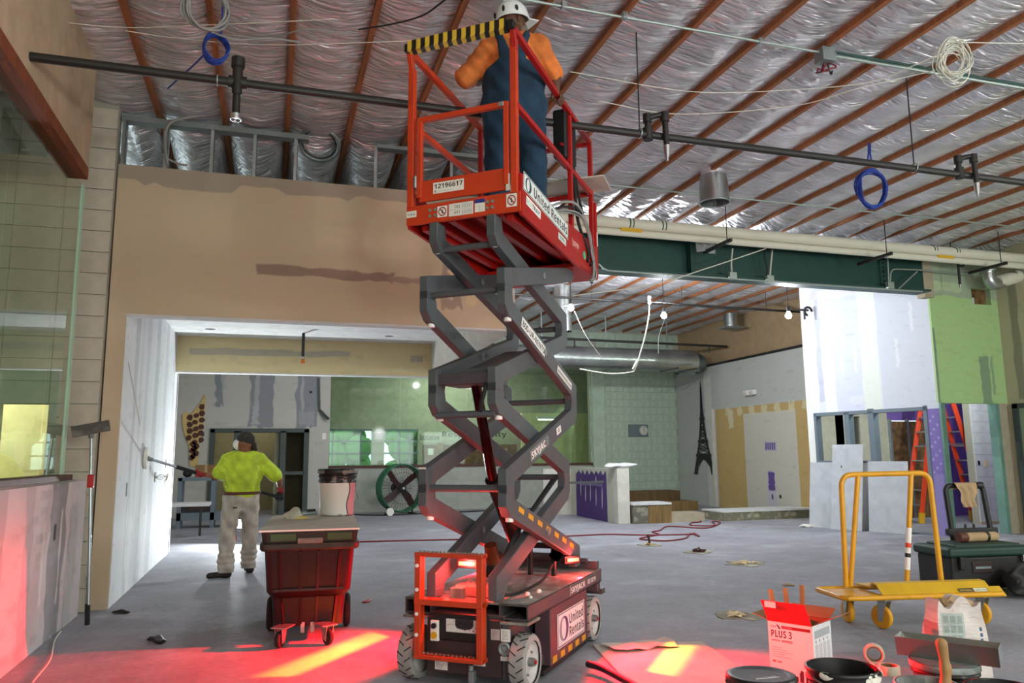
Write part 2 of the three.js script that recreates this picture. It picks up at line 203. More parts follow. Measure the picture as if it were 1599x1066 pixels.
// ---- left side: low wall, frameless glass, header with wooden trim ----
const XL = -1.57;
{
  const tex = wallTex(-8, 0, 0, 1.2, 90, (g, X, Y, p, w, h) => {
    g.fillStyle = '#cdc3c2'; g.fillRect(0, 0, w, h);
    patch(g, X, Y, -7.2, -6.75, 0, 1.2, '#8f8b8c', 0.05, 3, 0.9); patch(g, X, Y, -6.3, -6.1, 0, 1.2, '#b9aeb0', 0.04, 4, 0.8); patch(g, X, Y, -7.6, -7.35, 0, 1.0, '#b3b0ae', 0.05, 5, 0.8);
    patch(g, X, Y, -7.1, -7.05, 0.25, 0.95, '#d9d2cf', 0.02, 6, 0.9); patch(g, X, Y, -5.7, -5.2, 0, 1.2, '#b2a6a6', 0.05, 7, 0.8); patch(g, X, Y, -6.62, -6.55, 0.3, 0.9, '#ddd6d3', 0.02, 8);
    g.fillStyle = '#222'; g.fillRect(X(-6.93), Y(0.86), p * 0.07, p * 0.12); speckle(g, w, h, 900, 9, 0.07);
  });
  struct('wall_left', bx(XL - 0.13, XL, 0, 1.17, 4.6, -7.88), mat('#ffffff', 0.85, { map: tex }), 'waist-high drywall wall with grey joint compound bands under the glass');
  struct('trim_1', rbx(XL - 0.16, XL + 0.02, 1.19, 1.235, 4.6, -7.25, 0.006), M.darkWood, 'dark reddish wooden sill under the left glass wall');
  struct('trim_2', bx(XL - 0.14, XL - 0.01, 1.165, 1.19, 4.6, -7.5), M.greyWall, 'grey shim strip on top of the low wall');
  struct('wall_left_header', bx(XL - 0.13, XL, 3.74, 4.98, 4.6, -7.12), M.tan, 'tan drywall header above the left glass');
  struct('trim_3', bx(XL - 0.15, XL + 0.012, 3.70, 3.80, 4.6, -7.05), mat('#8d4a22', 0.7, { map: T.wood }), 'brown wooden strip along the bottom of the left header');
  const win = structGroup('window_1', 'frameless green-tinted glass panes above the low left wall');
  for (const [a, b] of [[-7.18, -6.55], [-6.54, -5.35], [-5.34, -3.9], [-3.89, -2.2], [-2.19, 4.5]]) mk('glass_pane', new THREE.PlaneGeometry(b - a, 2.47).rotateY(Math.PI / 2).translate(XL - 0.06, 2.47, (a + b) / 2), M.glass, win);
  mk('polished_edge', bx(XL - 0.068, XL - 0.052, 1.235, 3.7, -7.19, -7.28), M.glassEdge, win);
  // the room behind that glass
  struct('wall_left_room', [bx(-5.3, -5.1, 0, 4.98, 4.6, -8.2)], M.beige, 'far wall of the room behind the left glass');
}
// ---- painted block wall end with one part per block ----
{
  const w = structGroup('wall_block_left', 'painted concrete block wall end beside the tan partition');
  mk('mortar_bed', [bx(-5.2, -2.365, 0, 4.98, -8.2, -8.03), bx(-2.365, -1.953, 1.865, 4.98, -8.2, -8.03), bx(-1.953, -1.545, 0, 4.98, -8.2, -8.03)], M.mortar, w);
  const g = boxUV(new THREE.BoxGeometry(0.405, 0.2, 0.045).toNonIndexed()), h = 0.207;
  for (let r = 0; r < 23; r++) for (let c = 0; c < 6; c++) { const x = -1.545 - 0.2035 - c * 0.41 - (r % 2 ? 0.0 : 0.0), y = 0.105 + r * h; if (c === 1 && r < 9) continue; piece('block', g, M.blockTan, w, x, y, -8.03 + (h2(r, c, 5) - 0.5) * 0.003); }
  const jr = structGroup('wall_lit_closet', 'pale yellow lit closet behind the block wall doorway');
  mk('closet_wall', [bx(-3.4, -1.6, 0, 2.4, -9.6, -9.7), bx(-3.4, -3.3, 0, 2.4, -9.6, -8.2), bx(-1.7, -1.6, 0, 2.4, -9.6, -8.2), bx(-3.4, -1.6, 2.4, 2.5, -9.7, -8.2)], mat('#e6dcb4', 0.9, { map: T.grain }), jr);
}
// ---- tan bulkhead with stud framing above, alcove with tray ceiling ----
{
  const tex = wallTex(-1.6, 2.5, 0, 4.3, 100, (g, X, Y, p, w, h) => {
    g.fillStyle = '#c3b094'; g.fillRect(0, 0, w, h);
    const r = rng(12); g.fillStyle = '#a39686'; g.beginPath(); g.moveTo(X(-1.6), Y(4.3)); g.lineTo(X(2.5), Y(4.3)); for (let x = 2.5, on = 0; x >= -1.6; x -= 0.09) { if (r() < 0.28) on = r(); g.lineTo(X(x), Y(4.13 - on * 0.10 + (r() - 0.5) * 0.015)); } g.closePath(); g.fill();
    patch(g, X, Y, -0.2, 0.75, 3.21, 3.31, '#957f70', 0.018, 21, 1); patch(g, X, Y, 0.6, 1.2, 3.20, 3.30, '#957f70', 0.018, 22, 1); patch(g, X, Y, 1.15, 1.7, 3.20, 3.26, '#a08b7b', 0.014, 26, 0.9);
    patch(g, X, Y, 1.72, 1.95, 2.95, 4.2, '#a08f7e', 0.03, 23, 0.95); patch(g, X, Y, 1.99, 2.12, 3.0, 3.9, '#d3bb95', 0.02, 24, 0.9); patch(g, X, Y, 1.80, 1.86, 3.05, 3.4, '#d6c09b', 0.02, 25, 0.9);
    speckle(g, w, h, 500, 13, 0.02);
  });
  struct('wall_bulkhead', [bx(-1.53, 2.44, 2.74, 4.24, -8.1, -8.22), bx(-1.53, -1.375, 0, 2.74, -8.1, -8.14)], mat('#ffffff', 0.86, { map: tex }), 'tan drywall bulkhead across the alcove with grey compound smears');
  struct('trim_4', bx(-1.38, 2.44, 2.722, 2.745, -8.095, -8.22), M.white, 'white corner bead under the tan bulkhead');
  const tw = wallTex(-12.7, -8.1, 0, 3.2, 90, (g, X, Y, p, w, h) => {
    g.fillStyle = '#dde0e2'; g.fillRect(0, 0, w, h);
    for (const [a, b, c, s] of [[-8.95, -8.75, '#c6c7cd', 1], [-9.75, -9.5, '#cdcfd3', 2], [-10.55, -10.2, '#c3c6cb', 3], [-11.4, -11.1, '#cbced1', 4], [-12.2, -12.0, '#c5c8cc', 5], [-9.25, -9.15, '#d4d5d8', 6]]) patch(g, X, Y, a, b, 0.0, 3.2, c, 0.05, 30 + s, 0.9);
    for (let i = 0; i < 9; i++) patch(g, X, Y, -12.4 + i * 0.44, -12.33 + i * 0.44, 0.25, 0.95, '#e9ebec', 0.02, 40 + i, 0.8);
    g.fillStyle = '#4a4a48'; g.fillRect(X(-8.7) - 4, Y(1.12), 7, 12); g.fillRect(X(-11.7) - 4, Y(1.35), 9, 10); g.fillRect(X(-11.7) - 4, Y(1.08), 6, 8); speckle(g, w, h, 800, 44, 0.05);
    g.strokeStyle = '#b9aca4'; g.lineWidth = 4; g.beginPath(); g.moveTo(X(-8.35), Y(2.3)); g.lineTo(X(-9.3), Y(1.72)); g.stroke();
  });
  struct('wall_partition_white', bx(-1.53, -1.37, 0, 3.3, -8.14, -12.65), mat('#ffffff', 0.85, { map: tw }), 'bright white partition wall being sanded in the alcove');
  const ac = structGroup('ceiling_alcove', 'white tray ceiling of the alcove with two round light holes');
  { const s = new THREE.Shape([[-1.53, 8.22], [2.56, 8.22], [2.56, 12.3], [-1.53, 12.3]].map(([x, y]) => new THREE.Vector2(x, y))); for (const [px, py] of [[328, 514], [608, 525]]) { const q = atY(px, py, 3.158), h = new THREE.Path(); h.absarc(q.x, -q.z, 0.07, 0, Math.PI * 2, true); s.holes.push(h); } mk('ceiling_board', new THREE.ExtrudeGeometry(s, { depth: 0.04, bevelEnabled: false, curveSegments: 20 }).rotateX(-Math.PI / 2).translate(0, 3.16, 0), M.white, ac); }
  const tb = wallTex(-1.6, 2.6, 2.6, 4.9, 90, (g, X, Y, p, w, h) => { g.fillStyle = '#cfbf93'; g.fillRect(0, 0, w, h); patch(g, X, Y, -1.2, 1.15, 2.90, 2.99, '#aaa393', 0.02, 51, 0.95); patch(g, X, Y, 2.1, 2.3, 2.86, 2.96, '#a9a292', 0.01, 52, 0.95); speckle(g, w, h, 700, 53, 0.05); });
  struct('wall_bulkhead_back', bx(-1.53, 2.56, 2.63, 4.98, -12.25, -12.37), mat('#ffffff', 0.86, { map: tb }), 'tan drywall drop at the back of the alcove ceiling');
  struct('trim_5', bx(-1.38, 2.5, 2.612, 2.632, -12.24, -12.37), M.white, 'white corner bead under the back drop');
  struct('wall_bulkhead_side', bx(2.44, 2.56, 2.722, 4.98, -8.1, -12.37), M.offwhite, 'pale drywall side drop of the alcove ceiling');
  // steel studs above the bulkhead
  const fr = structGroup('wall_framing', 'galvanised steel stud framing above the tan bulkhead');
  mk('top_track', bx(-1.53, 0.28, 4.70, 4.755, -8.1, -8.22), M.galvDull, fr); mk('top_track', bx(1.0, 2.44, 4.70, 4.74, -8.1, -8.22), M.galvDull, fr);
  for (const px of [192, 259, 331, 398, 462, 587, 640, 705, 760]) { const q = atZ(px, 240, -8.12); mk('stud', [bx(q.x - 0.018, q.x + 0.018, 4.24, 4.72, -8.11, -8.115), bx(q.x + 0.014, q.x + 0.018, 4.24, 4.72, -8.11, -8.21)], M.galv, fr); }
}
// ---- far wall: plaster with door frame, long window to the lobby, painted block ----
{
  const tex = wallTex(-3, 1.5, 0, 4.9, 70, (g, X, Y, p, w, h) => {
    g.fillStyle = '#b5b4ab'; g.fillRect(0, 0, w, h);
    for (const [a, b, v0, s] of [[-0.52, 0.02, 2.1, 1], [-1.3, -1.12, 2.6, 2], [0.55, 1.12, 2.1, 3]]) { patch(g, X, Y, a, b, v0, 3.9, '#83868a', 0.05, 60 + s, 0.95); patch(g, X, Y, a + 0.12, a + 0.2, v0 + 0.3, 3.6, '#a9aaa6', 0.03, 64 + s, 0.8); }
    patch(g, X, Y, -0.45, -0.3, 2.15, 2.6, '#a6a7a6', 0.03, 70); patch(g, X, Y, 0.65, 1.0, 2.15, 2.5, '#97989a', 0.03, 71, 0.8); g.fillStyle = '#222'; g.fillRect(X(0.88), Y(3.0), 4, 4); g.fillRect(X(-1.58), Y(1.97), 4, 6); speckle(g, w, h, 600, 72, 0.05);
  });
  const wm = mat('#ffffff', 0.88, { map: tex });
  struct('wall_back', [bx(-3.2, -1.36, 0, 4.9, ZB, ZB - 0.18), bx(-1.36, 0.9, 2.05, 4.9, ZB, ZB - 0.18), bx(0.9, 1.39, 0, 4.9, ZB, ZB - 0.18)], wm, 'grey drywall back wall with vertical compound bands above the dark door frame');
  struct('wall_back_under_window', bx(1.39, 8.42, 0, 1.11, ZB, ZB - 0.18), mat('#aeb3a8', 0.88, { map: T.grain }), 'pale wall under the long lobby window');
  struct('wall_back_over_window', bx(1.39, 8.42, 3.75, 4.9, ZB, ZB - 0.18), mat('#aab5a8', 0.88, { map: T.grain }), 'pale green wall above the long lobby window');
  struct('trim_6', bx(1.38, 8.44, 1.09, 1.15, ZB + 0.04, ZB - 0.16), M.darkWood, 'thin dark sill of the long lobby window');
  const win = structGroup('window_2', 'long green-tinted lobby window in the back wall');
  for (let i = 0; i < 4; i++) { const a = 1.4 + i * 1.755; mk('glass_pane', new THREE.PlaneGeometry(1.745, 2.6).translate(a + 0.8725, 2.45, ZB - 0.05), M.glassGreen, win); }
  // door frame left in the back wall
  const df = structGroup('door_1', 'dark green steel door frame with narrow side light in the back wall');
  const F = (x0, x1, y0, y1) => bx(x0, x1, y0, y1, ZB + 0.05, ZB - 0.2);
  for (const a of [[-1.38, -1.28, 0, 2.05], [0.78, 0.9, 0, 2.05], [-1.38, 0.9, 1.97, 2.07], [-0.85, -0.68, 0, 2.0], [0.22, 0.36, 0, 2.0], [0.36, 0.8, 0.95, 1.03]]) mk('frame_member', F(...a), M.frameGreen, df);
  struct('wall_beyond_door', [bx(-3, 1.3, 0, 3, ZB - 2.2, ZB - 2.3), bx(-3.1, -3, 0, 3, ZB - 0.2, ZB - 2.3), bx(1.3, 1.35, 0, 3, ZB - 0.2, ZB - 2.3), bx(-3, 1.35, 3, 3.1, ZB - 0.2, ZB - 2.3)], mat('#a39b7c', 0.9, { map: T.grain }), 'olive room walls beyond the dark door frame');
  // painted block right of the window
  const w = structGroup('wall_block_back', 'pale green painted concrete block wall right of the lobby window');
  mk('mortar_bed', bx(8.42, XE + 0.2, 0, 4.9, ZB - 0.03, ZB - 0.2), M.mortar, w);
  const g = boxUV(new THREE.BoxGeometry(0.402, 0.203, 0.05).toNonIndexed());
  for (let r = 0; r < 23; r++) for (let c = 0; c < 7; c++) { const x = 8.42 + 0.2 + c * 0.406 + (r % 2 ? 0.2 : 0), y = 0.103 + r * 0.207; if (x < XE) piece('block', g, M.blockGreen, w, x, y, ZB - 0.025 + (h2(r, c, 8) - 0.5) * 0.004); }
  struct('wall_pilaster', [rbx(8.44, 8.80, 0, 3.9, ZB + 0.12, ZB - 0.02, 0.01)], M.blockGreen, 'pale block pilaster at the right end of the lobby window');
}
// ---- lobby beyond the window ----
{
  const ZL = -24, A0 = atZ(497, 700, ZL).x, A1 = atZ(580, 700, ZL).x, B0 = atZ(600, 700, ZL).x, B1 = atZ(653, 700, ZL).x, top = atZ(560, 671, ZL).y;
  const X0 = 0.2, X1 = 11.2; const g = frameHoles(X1 - X0, 4, [[A0 - X0, A1 - X0, 0.5, top], [B0 - X0, B1 - X0, 0.5, top]], 0.12).translate(X0, 0, ZL - 0.12);
  struct('wall_lobby', [g, bx(X0 - 0.1, X0, 0, 4, ZB - 0.2, ZL), bx(X1, X1 + 0.1, 0, 4, ZB - 0.2, ZL)], mat('#b3b49c', 0.9, { map: T.grain }), 'lobby back wall beyond the long window');
  struct('ceiling_lobby', bx(X0, X1, 4, 4.1, ZB - 0.2, ZL), M.offwhite, 'flat lobby ceiling');
  const w3 = structGroup('window_3', 'daylit lobby windows with dark mullions and trees outside');
  const mul = (a, b, c, d) => mk('mullion', bx(a, b, c, d, ZL + 0.02, ZL - 0.06), M.frameGrey, w3);
  for (const [a, b, px] of [[A0, A1, [519, 563]], [B0, B1, [622, 640]]]) { for (const q of px) { const x = atZ(q, 700, ZL).x; mul(x - 0.025, x + 0.025, 0.5, top); } for (const py of [689, 708]) { const y = atZ(540, py, ZL).y; mul(a, b, y - 0.025, y + 0.025); } mul(a, b, top - 0.03, top + 0.03); }
  for (const [px, py, s, n] of [[582, 679, 'erance', 0], [655, 683, 'Initiative', 1], [688, 678, 'Responsibility', 2]]) {
    const q = atZ(px, py, ZL), wd = [0.38, 0.64, 2.2][n], t = canvasTex(512, 128, (c) => { c.fillStyle = '#a9aa94'; c.fillRect(0, 0, 512, 128); c.fillStyle = '#2c332d'; c.font = 'bold 84px sans-serif'; c.textBaseline = 'middle'; const m = c.measureText(s).width || 400; c.save(); c.translate(4, 64); c.scale(500 / m, 1); c.fillText(s, 0, 0); c.restore(); });
    const d = decal('wall_word', wd, 0.34, t); d.name = numbered('wall_word'); d.position.set(q.x + wd / 2, q.y, ZL + 0.004); tag(d, `dark painted word ${s} on the lobby wall seen through the window`, 'lettering');
  }
  const band = mk('wall_mosaic', [bx(B1 + 0.15, B1 + 3.2, atZ(700, 727, ZL).y, atZ(700, 694, ZL).y, ZL + 0.03, ZL)], mat('#9a7a54', 0.9, { map: T.insul })); tag(band, 'brown picture board on the lobby wall below the painted words', 'board');
  const br = rng(9); for (let i = 0; i < 9; i++) { const x = B1 + 0.3 + i * 0.3, y = atZ(700, 706, ZL).y + (br() - 0.5) * 0.25; const p = mk('picture_tile', bx(x, x + 0.17, y, y + 0.2, ZL + 0.05, ZL + 0.03), [M.cartonWhite, M.cardboard, M.beige][i % 3]); tag(p, 'small square picture tile on the brown lobby board', 'tile', 'tiles on the lobby board'); }
  // pale yellow screened corner of the lobby
  const cy = mat('#e2dca6', 0.9, { map: T.grain }), ZY = -22; const xa = atZ(815, 690, ZY).x, xb = atZ(934, 690, ZY).x;
  struct('wall_lobby_yellow', [bx(xa, xb + 0.6, 0, atZ(870, 645, ZY).y, ZY, ZY - 0.1)], cy, 'pale yellow screen wall in the lobby corner');
  for (let i = 0; i < 3; i++) { const x = xa + 0.5 + i * 0.62; const f = mk('screen_fold', [bar(V(x, 0.3, ZY + 0.02), V(x + 0.25, 2.3, ZY + 0.06), 0.02, 0.03)], cy); tag(f, 'slanted fold in the pale yellow lobby screen', 'fold', 'folds of the lobby screen'); }
  const tl = thing('tube_light', 'white fluorescent tube light above the yellow lobby screen', 'lamp', [atZ(862, 655, ZY + 0.5).x, atZ(862, 655, ZY + 0.5).y, ZY + 0.45]);
  mk('housing', rbx(-0.45, 0.45, 0.03, 0.09, -0.05, 0.05, 0.01), M.white, tl); mk('tube', rod(V(-0.42, 0, 0), V(0.42, 0, 0), 0.02), mat('#fff', 0.4, { emissive: new THREE.Color(1, 0.98, 0.85), emissiveIntensity: 3 }), tl);
  const al = new THREE.RectAreaLight(new THREE.Color(1, 0.95, 0.72), 9, 0.84, 0.1); al.position.set(0, -0.03, 0); al.rotation.x = -Math.PI / 2 - 0.5; tl.add(al);
  // trees outside
  const r = rng(31); for (let i = 0; i < 4; i++) { const t = thing('tree', 'bushy green tree outside the lobby windows', 'tree', [0.2 + i * 2.3, 0, -28 - r() * 0.5], 0, 'trees outside the lobby'); const gs = []; for (let k = 0; k < 60; k++) { const s = 0.2 + r() * 0.3; const q = new THREE.IcosahedronGeometry(s, 1).translate((r() - 0.5) * 1.5, 0.4 + r() * 3.4, (r() - 0.5) * 1.2); gs.push(q); } mk('crown', gs, M.foliage, t); mk('trunk', rod(V(0, 0, 0), V(0, 1.2, 0), 0.09, 0.07), M.rawWood, t); }
}
// ---- far right wall with tan niche ----
{
  const tex = wallTex(-19.8, -13, 0, 3.7, 80, (g, X, Y, p, w, h) => {
    g.fillStyle = '#aeb0aa'; g.fillRect(0, 0, w, h); g.fillStyle = '#c1c4ba'; g.fillRect(X(-18.3), 0, X(-17.95) - X(-18.3), h);
    g.fillStyle = '#b39862'; g.fillRect(X(-17.8), Y(2.5), X(-13) - X(-17.8), h); g.fillStyle = '#bdb9ab'; g.fillRect(X(-16.55), Y(2.32), X(-14.55) - X(-16.55), h);
    for (let i = 0; i < 8; i++) patch(g, X, Y, -17.3 + i * 0.5, -17.08 + i * 0.5, 2.3, 2.5, '#c9bf9d', 0.04, 80 + i, 0.85); patch(g, X, Y, -17.2, -17.0, 2.0, 2.45, '#cbc3a5', 0.03, 90, 0.9);
    patch(g, X, Y, -15.75, -15.3, 1.42, 1.62, '#a9a3b6', 0.02, 91, 1); g.fillStyle = '#5e4a86'; for (let i = 0; i < 5; i++) g.fillRect(X(-15.72 + i * 0.08), Y(1.6), p * 0.05, p * 0.16);
    patch(g, X, Y, -15.72, -15.4, 0.1, 0.95, '#b7b2bd', 0.02, 92, 1); patch(g, X, Y, -15.68, -15.44, 0.5, 0.93, '#5e4a86', 0.02, 93, 1); g.fillStyle = '#222'; g.fillRect(X(-15.58), Y(0.42), 4, 9); g.fillRect(X(-15.3), Y(0.42), 6, 6); speckle(g, w, h, 700, 94, 0.05);
  });
  struct('wall_far_right', bx(XE, XE + 0.2, 0, 3.68, -13.46, ZB), mat('#ffffff', 0.87, { map: tex }), 'far right drywall wall with a tan framed white panel and purple patches');
  struct('wall_far_right_upper', bx(XE + 0.12, XE + 0.25, 3.68, 4.98, -12.6, ZB), mat('#a98f6c', 0.9, { map: T.grain }), 'bare tan upper wall under the far roof');
  struct('trim_7', [bar(V(XE - 0.03, 0, -17.9), V(XE - 0.03, 2.52, -17.9), 0.08, 0.1)], M.offwhite, 'white jamb post beside the tan panel');
  struct('trim_8', [bx(XE - 0.02, XE + 0.14, 3.66, 3.72, -13, -18.3)], M.iron, 'ragged dark top edge of the far right drywall');
}
// ---- right partition with three framed openings, green board wall, room behind ----
const PA = V(9.79, 0, -12.49), PB = V(10.48, 0, -10.06), PLEN = PA.distanceTo(PB), PROT = -Math.atan2(PB.z - PA.z, PB.x - PA.x);
{
  const tex = wallTex(0, PLEN, 0, 4.98, 110, (g, X, Y, p, w, h) => {
    g.fillStyle = '#d6d9df'; g.fillRect(0, 0, w, h);
    for (const [a, b, c, v0, v1, s] of [[0, 0.28, '#dfe3dd', 0, 3.9, 1], [0.42, 0.66, '#e0e4dc', 0, 4.0, 2], [0.30, 0.40, '#bcc0d0', 2.3, 4.3, 3], [0.66, 1.2, '#ccd2e4', 1.2, 4.2, 4], [1.2, 1.52, '#dce1d8', 1.2, 4.3, 5], [1.55, 2.5, '#c9cfd8', 1.9, 4.98, 6], [0, 2.5, '#d8d5df', 4.25, 4.4, 7]]) patch(g, X, Y, a, b, v0, v1, c, 0.02, 110 + s, 0.95);
    for (const [a, v] of [[0.78, 2.75], [1.05, 2.8], [1.85, 2.8], [2.15, 3.4]]) patch(g, X, Y, a, a + 0.06, v, v + 0.5, '#d9dee2', 0.015, 120 + a * 10, 0.9); patch(g, X, Y, 0.9, 1.2, 2.22, 2.36, '#d7dbe0', 0.03, 130, 0.8);
    g.fillStyle = '#7a6bab'; g.fillRect(X(2.31), Y(2.06), w, h); patch(g, X, Y, 2.3, 2.5, 0, 1.0, '#8d84b3', 0.03, 131, 0.7); for (let i = 0; i < 14; i++) patch(g, X, Y, 2.33 + (i % 3) * 0.06, 2.36 + (i % 3) * 0.06, 1.0 + i * 0.07, 1.04 + i * 0.07, '#b8b2cf', 0.01, 140 + i, 0.7); speckle(g, w, h, 900, 141, 0.04);
  });
  const holes = [[0.17, 0.80, 1.2, 2.06], [0.86, 1.27, 1.2, 2.06], [1.33, 2.29, 0.001, 2.1]];
  const o = struct('wall_right_partition', frameHoles(PLEN, 4.98, holes, 0.12).translate(0, 0, -0.12), mat('#ffffff', 0.86, { map: tex }), 'white drywall partition with pale vertical compound bands and a three-bay steel frame'); o.position.copy(PA); o.rotation.y = PROT;
  const f = structGroup('window_4', 'grey steel frame with three unglazed bays in the white partition'); f.position.copy(PA); f.rotation.y = PROT;
  const fm = (a, b, c, d) => mk('frame_member', bx(a, b, c, d, 0.015, -0.14), M.frameGrey, f);
  for (const a of [[0.15, 0.2, 1.2, 2.08], [0.78, 0.88, 1.2, 2.08], [1.25, 1.36, 0, 2.12], [2.25, 2.31, 0, 2.12], [0.15, 2.31, 2.04, 2.10], [0.15, 1.3, 1.17, 1.21], [1.3, 2.31, 0, 0.02]]) fm(...a);
  const st = structGroup('trim_9', 'galvanised end stud of the white partition'); mk('end_stud', [bar(V(10.50, 0, -10.03), V(10.50, 2.15, -10.03), 0.04, 0.09), bar(V(10.53, 0, -10.08), V(10.53, 2.15, -10.08), 0.06, 0.02)], mat('#7fa79a', 0.4, { metalness: 0.6, map: T.grain }), st);
  const tg = wallTex(10.4, 12.0, 2.1, 4.98, 100, (g, X, Y, p, w, h) => { g.fillStyle = '#a9c98a'; g.fillRect(0, 0, w, h); patch(g, X, Y, 10.4, 12, 3.95, 4.98, '#a2b095', 0.03, 150, 1); patch(g, X, Y, 10.4, 11.2, 4.05, 4.2, '#b5c9a2', 0.03, 151, 0.9); patch(g, X, Y, 11.42, 11.62, 2.15, 2.95, '#7f9a7b', 0.015, 152, 1); patch(g, X, Y, 11.66, 11.72, 2.3, 2.95, '#8ca883', 0.015, 153, 1); patch(g, X, Y, 10.46, 10.52, 2.1, 3.4, '#7f947c', 0.01, 154, 1); speckle(g, w, h, 500, 155, 0.04); });
  struct('wall_green_board', frameHoles(1.5, 2.83, [[0.92, 1.34, 1.70, 1.98]], 0.12).translate(10.47, 2.15, -10.18), mat('#ffffff', 0.86, { map: tg }), 'green moisture-resistant drywall wall above the right doorway');
  const ins = mk('insulation_batt', rbx(11.36, 11.84, 3.8, 4.16, -10.16, -10.3, 0.03), M.insul); tag(ins, 'brown insulation batt showing in the square hole of the green wall', 'insulation');
  const yb = mk('outlet_box', rbx(11.40, 11.48, 3.86, 3.97, -10.09, -10.15, 0.01), M.white); tag(yb, 'white box in the square hole of the green wall', 'box');
  struct('wall_right_jamb', bx(11.72, 11.95, 0, 2.15, -10.06, -10.18), M.beige, 'drywall jamb at the right of the doorway');
  const js = structGroup('trim_10', 'bright galvanised stud on the right doorway jamb'); mk('jamb_stud', bx(11.66, 11.73, 0, 2.15, -10.04, -10.2), mat('#9cc9b8', 0.35, { metalness: 0.6, map: T.grain }), js);
  const tr = wallTex(-10.1, 4.6, 0, 4.98, 60, (g, X, Y, p, w, h) => { g.fillStyle = '#b9b193'; g.fillRect(0, 0, w, h); patch(g, X, Y, -9.85, -9.7, 2.2, 4.2, '#8d8a74', 0.02, 160, 0.95); patch(g, X, Y, -9.2, -9, 0, 4.9, '#a7a189', 0.03, 161, 0.9); speckle(g, w, h, 600, 162, 0.05); });
  struct('wall_right', bx(11.95, 12.1, 0, 4.98, 4.6, -10.18), mat('#ffffff', 0.87, { map: tr }), 'beige drywall wall on the right');
  const d2 = structGroup('door_2', 'dark green steel door frame in the right beige wall'); for (const a of [[0, 2.14, -9.95, -9.85], [0, 2.14, -8.95, -8.85], [2.06, 2.14, -9.95, -8.85]]) mk('frame_member', bx(11.9, 12.0, a[0], a[1], a[2], a[3]), M.frameGreen, d2); mk('door_leaf', bx(11.93, 11.97, 0, 2.06, -9.85, -8.95), mat('#8a9a78', 0.6), d2);
  // room behind
  const ZR = -13.3, RX = (px) => atZ(px, 730, ZR).x, I0 = RX(1392), I1 = RX(1449), D0 = RX(1334), D1 = RX(1348); struct('wall_purple', [bx(I1 + 0.02, 14.6, 0, 4.98, ZR, ZR - 0.15), bx(14.5, 14.6, 0, 4.98, ZR, -10.2), bx(12.1, 14.6, 0, 4.98, -10.18, -10.08)], M.purple, 'purple painted wall of the room behind the doorway');
  struct('wall_side_room', [frameHoles(I0 - 0.02 - 10.55, 4.98, [[D0 - 10.55, D1 - 10.55, 0.001, 2.1]], 0.15).translate(10.55, 0, ZR - 0.15)], mat('#c6c2ae', 0.88, { map: T.grain }), 'cream wall seen through the small framed bays');
  struct('wall_store_closet', [bx(D0 - 0.04, D0 - 0.01, 0, 2.3, ZR - 0.15, ZR - 1.7), bx(D1 + 0.01, D1 + 0.04, 0, 2.3, ZR - 0.15, ZR - 1.7), bx(D0 - 0.04, D1 + 0.04, 0, 2.3, ZR - 1.7, ZR - 1.72), bx(D0 - 0.04, D1 + 0.04, 2.3, 2.32, ZR - 0.15, ZR - 1.72)], M.greyWall, 'narrow unlit closet seen through the framed bays');
  const iw = structGroup('wall_insulated', 'open stud wall filled with brown insulation batts behind the partition'); const IM = I0 + (I1 - I0) * 0.48; for (const [a, b] of [[I0 + 0.02, IM - 0.02], [IM + 0.02, I1 - 0.02]]) mk('insulation_batt', rbx(a, b, 0, 2.0, ZR + 0.06, ZR + 0.001, 0.02), M.insul, iw); for (const x of [I0, IM, I1]) mk('stud', bx(x - 0.02, x + 0.02, 0, 2.05, ZR + 0.08, ZR + 0.001), M.galvDull, iw); mk('purple_patch', bx(I0 - 0.02, I1 + 0.02, 2.02, 4.98, ZR + 0.01, ZR - 0.1), M.purple, iw);
  const bw = structGroup('wall_block_side', 'white painted concrete block return wall inside the right doorway'), ZS = -11.5, S0 = atZ(1524, 730, ZS).x; mk('mortar_bed', bx(S0, S0 + 0.92, 0, 2.8, ZS - 0.03, ZS - 0.18), M.mortar, bw);
  const g = boxUV(new THREE.BoxGeometry(0.452, 0.203, 0.05).toNonIndexed()); for (let r = 0; r < 13; r++) for (let c = 0; c < 2; c++) piece('block', g, M.white, bw, S0 + 0.228 + c * 0.455, 0.155 + r * 0.207, ZS - 0.02); mk('base_course', bx(S0, S0 + 0.92, 0, 0.055, ZS + 0.01, ZS - 0.03), M.tan, bw); mk('outlet', bx(S0 + 0.05, S0 + 0.1, 1.1, 1.18, ZS + 0.004, ZS + 0.012), M.black, bw); mk('outlet', bx(S0 + 0.2, S0 + 0.28, 1.06, 1.18, ZS + 0.004, ZS + 0.012), M.paper, bw);
}
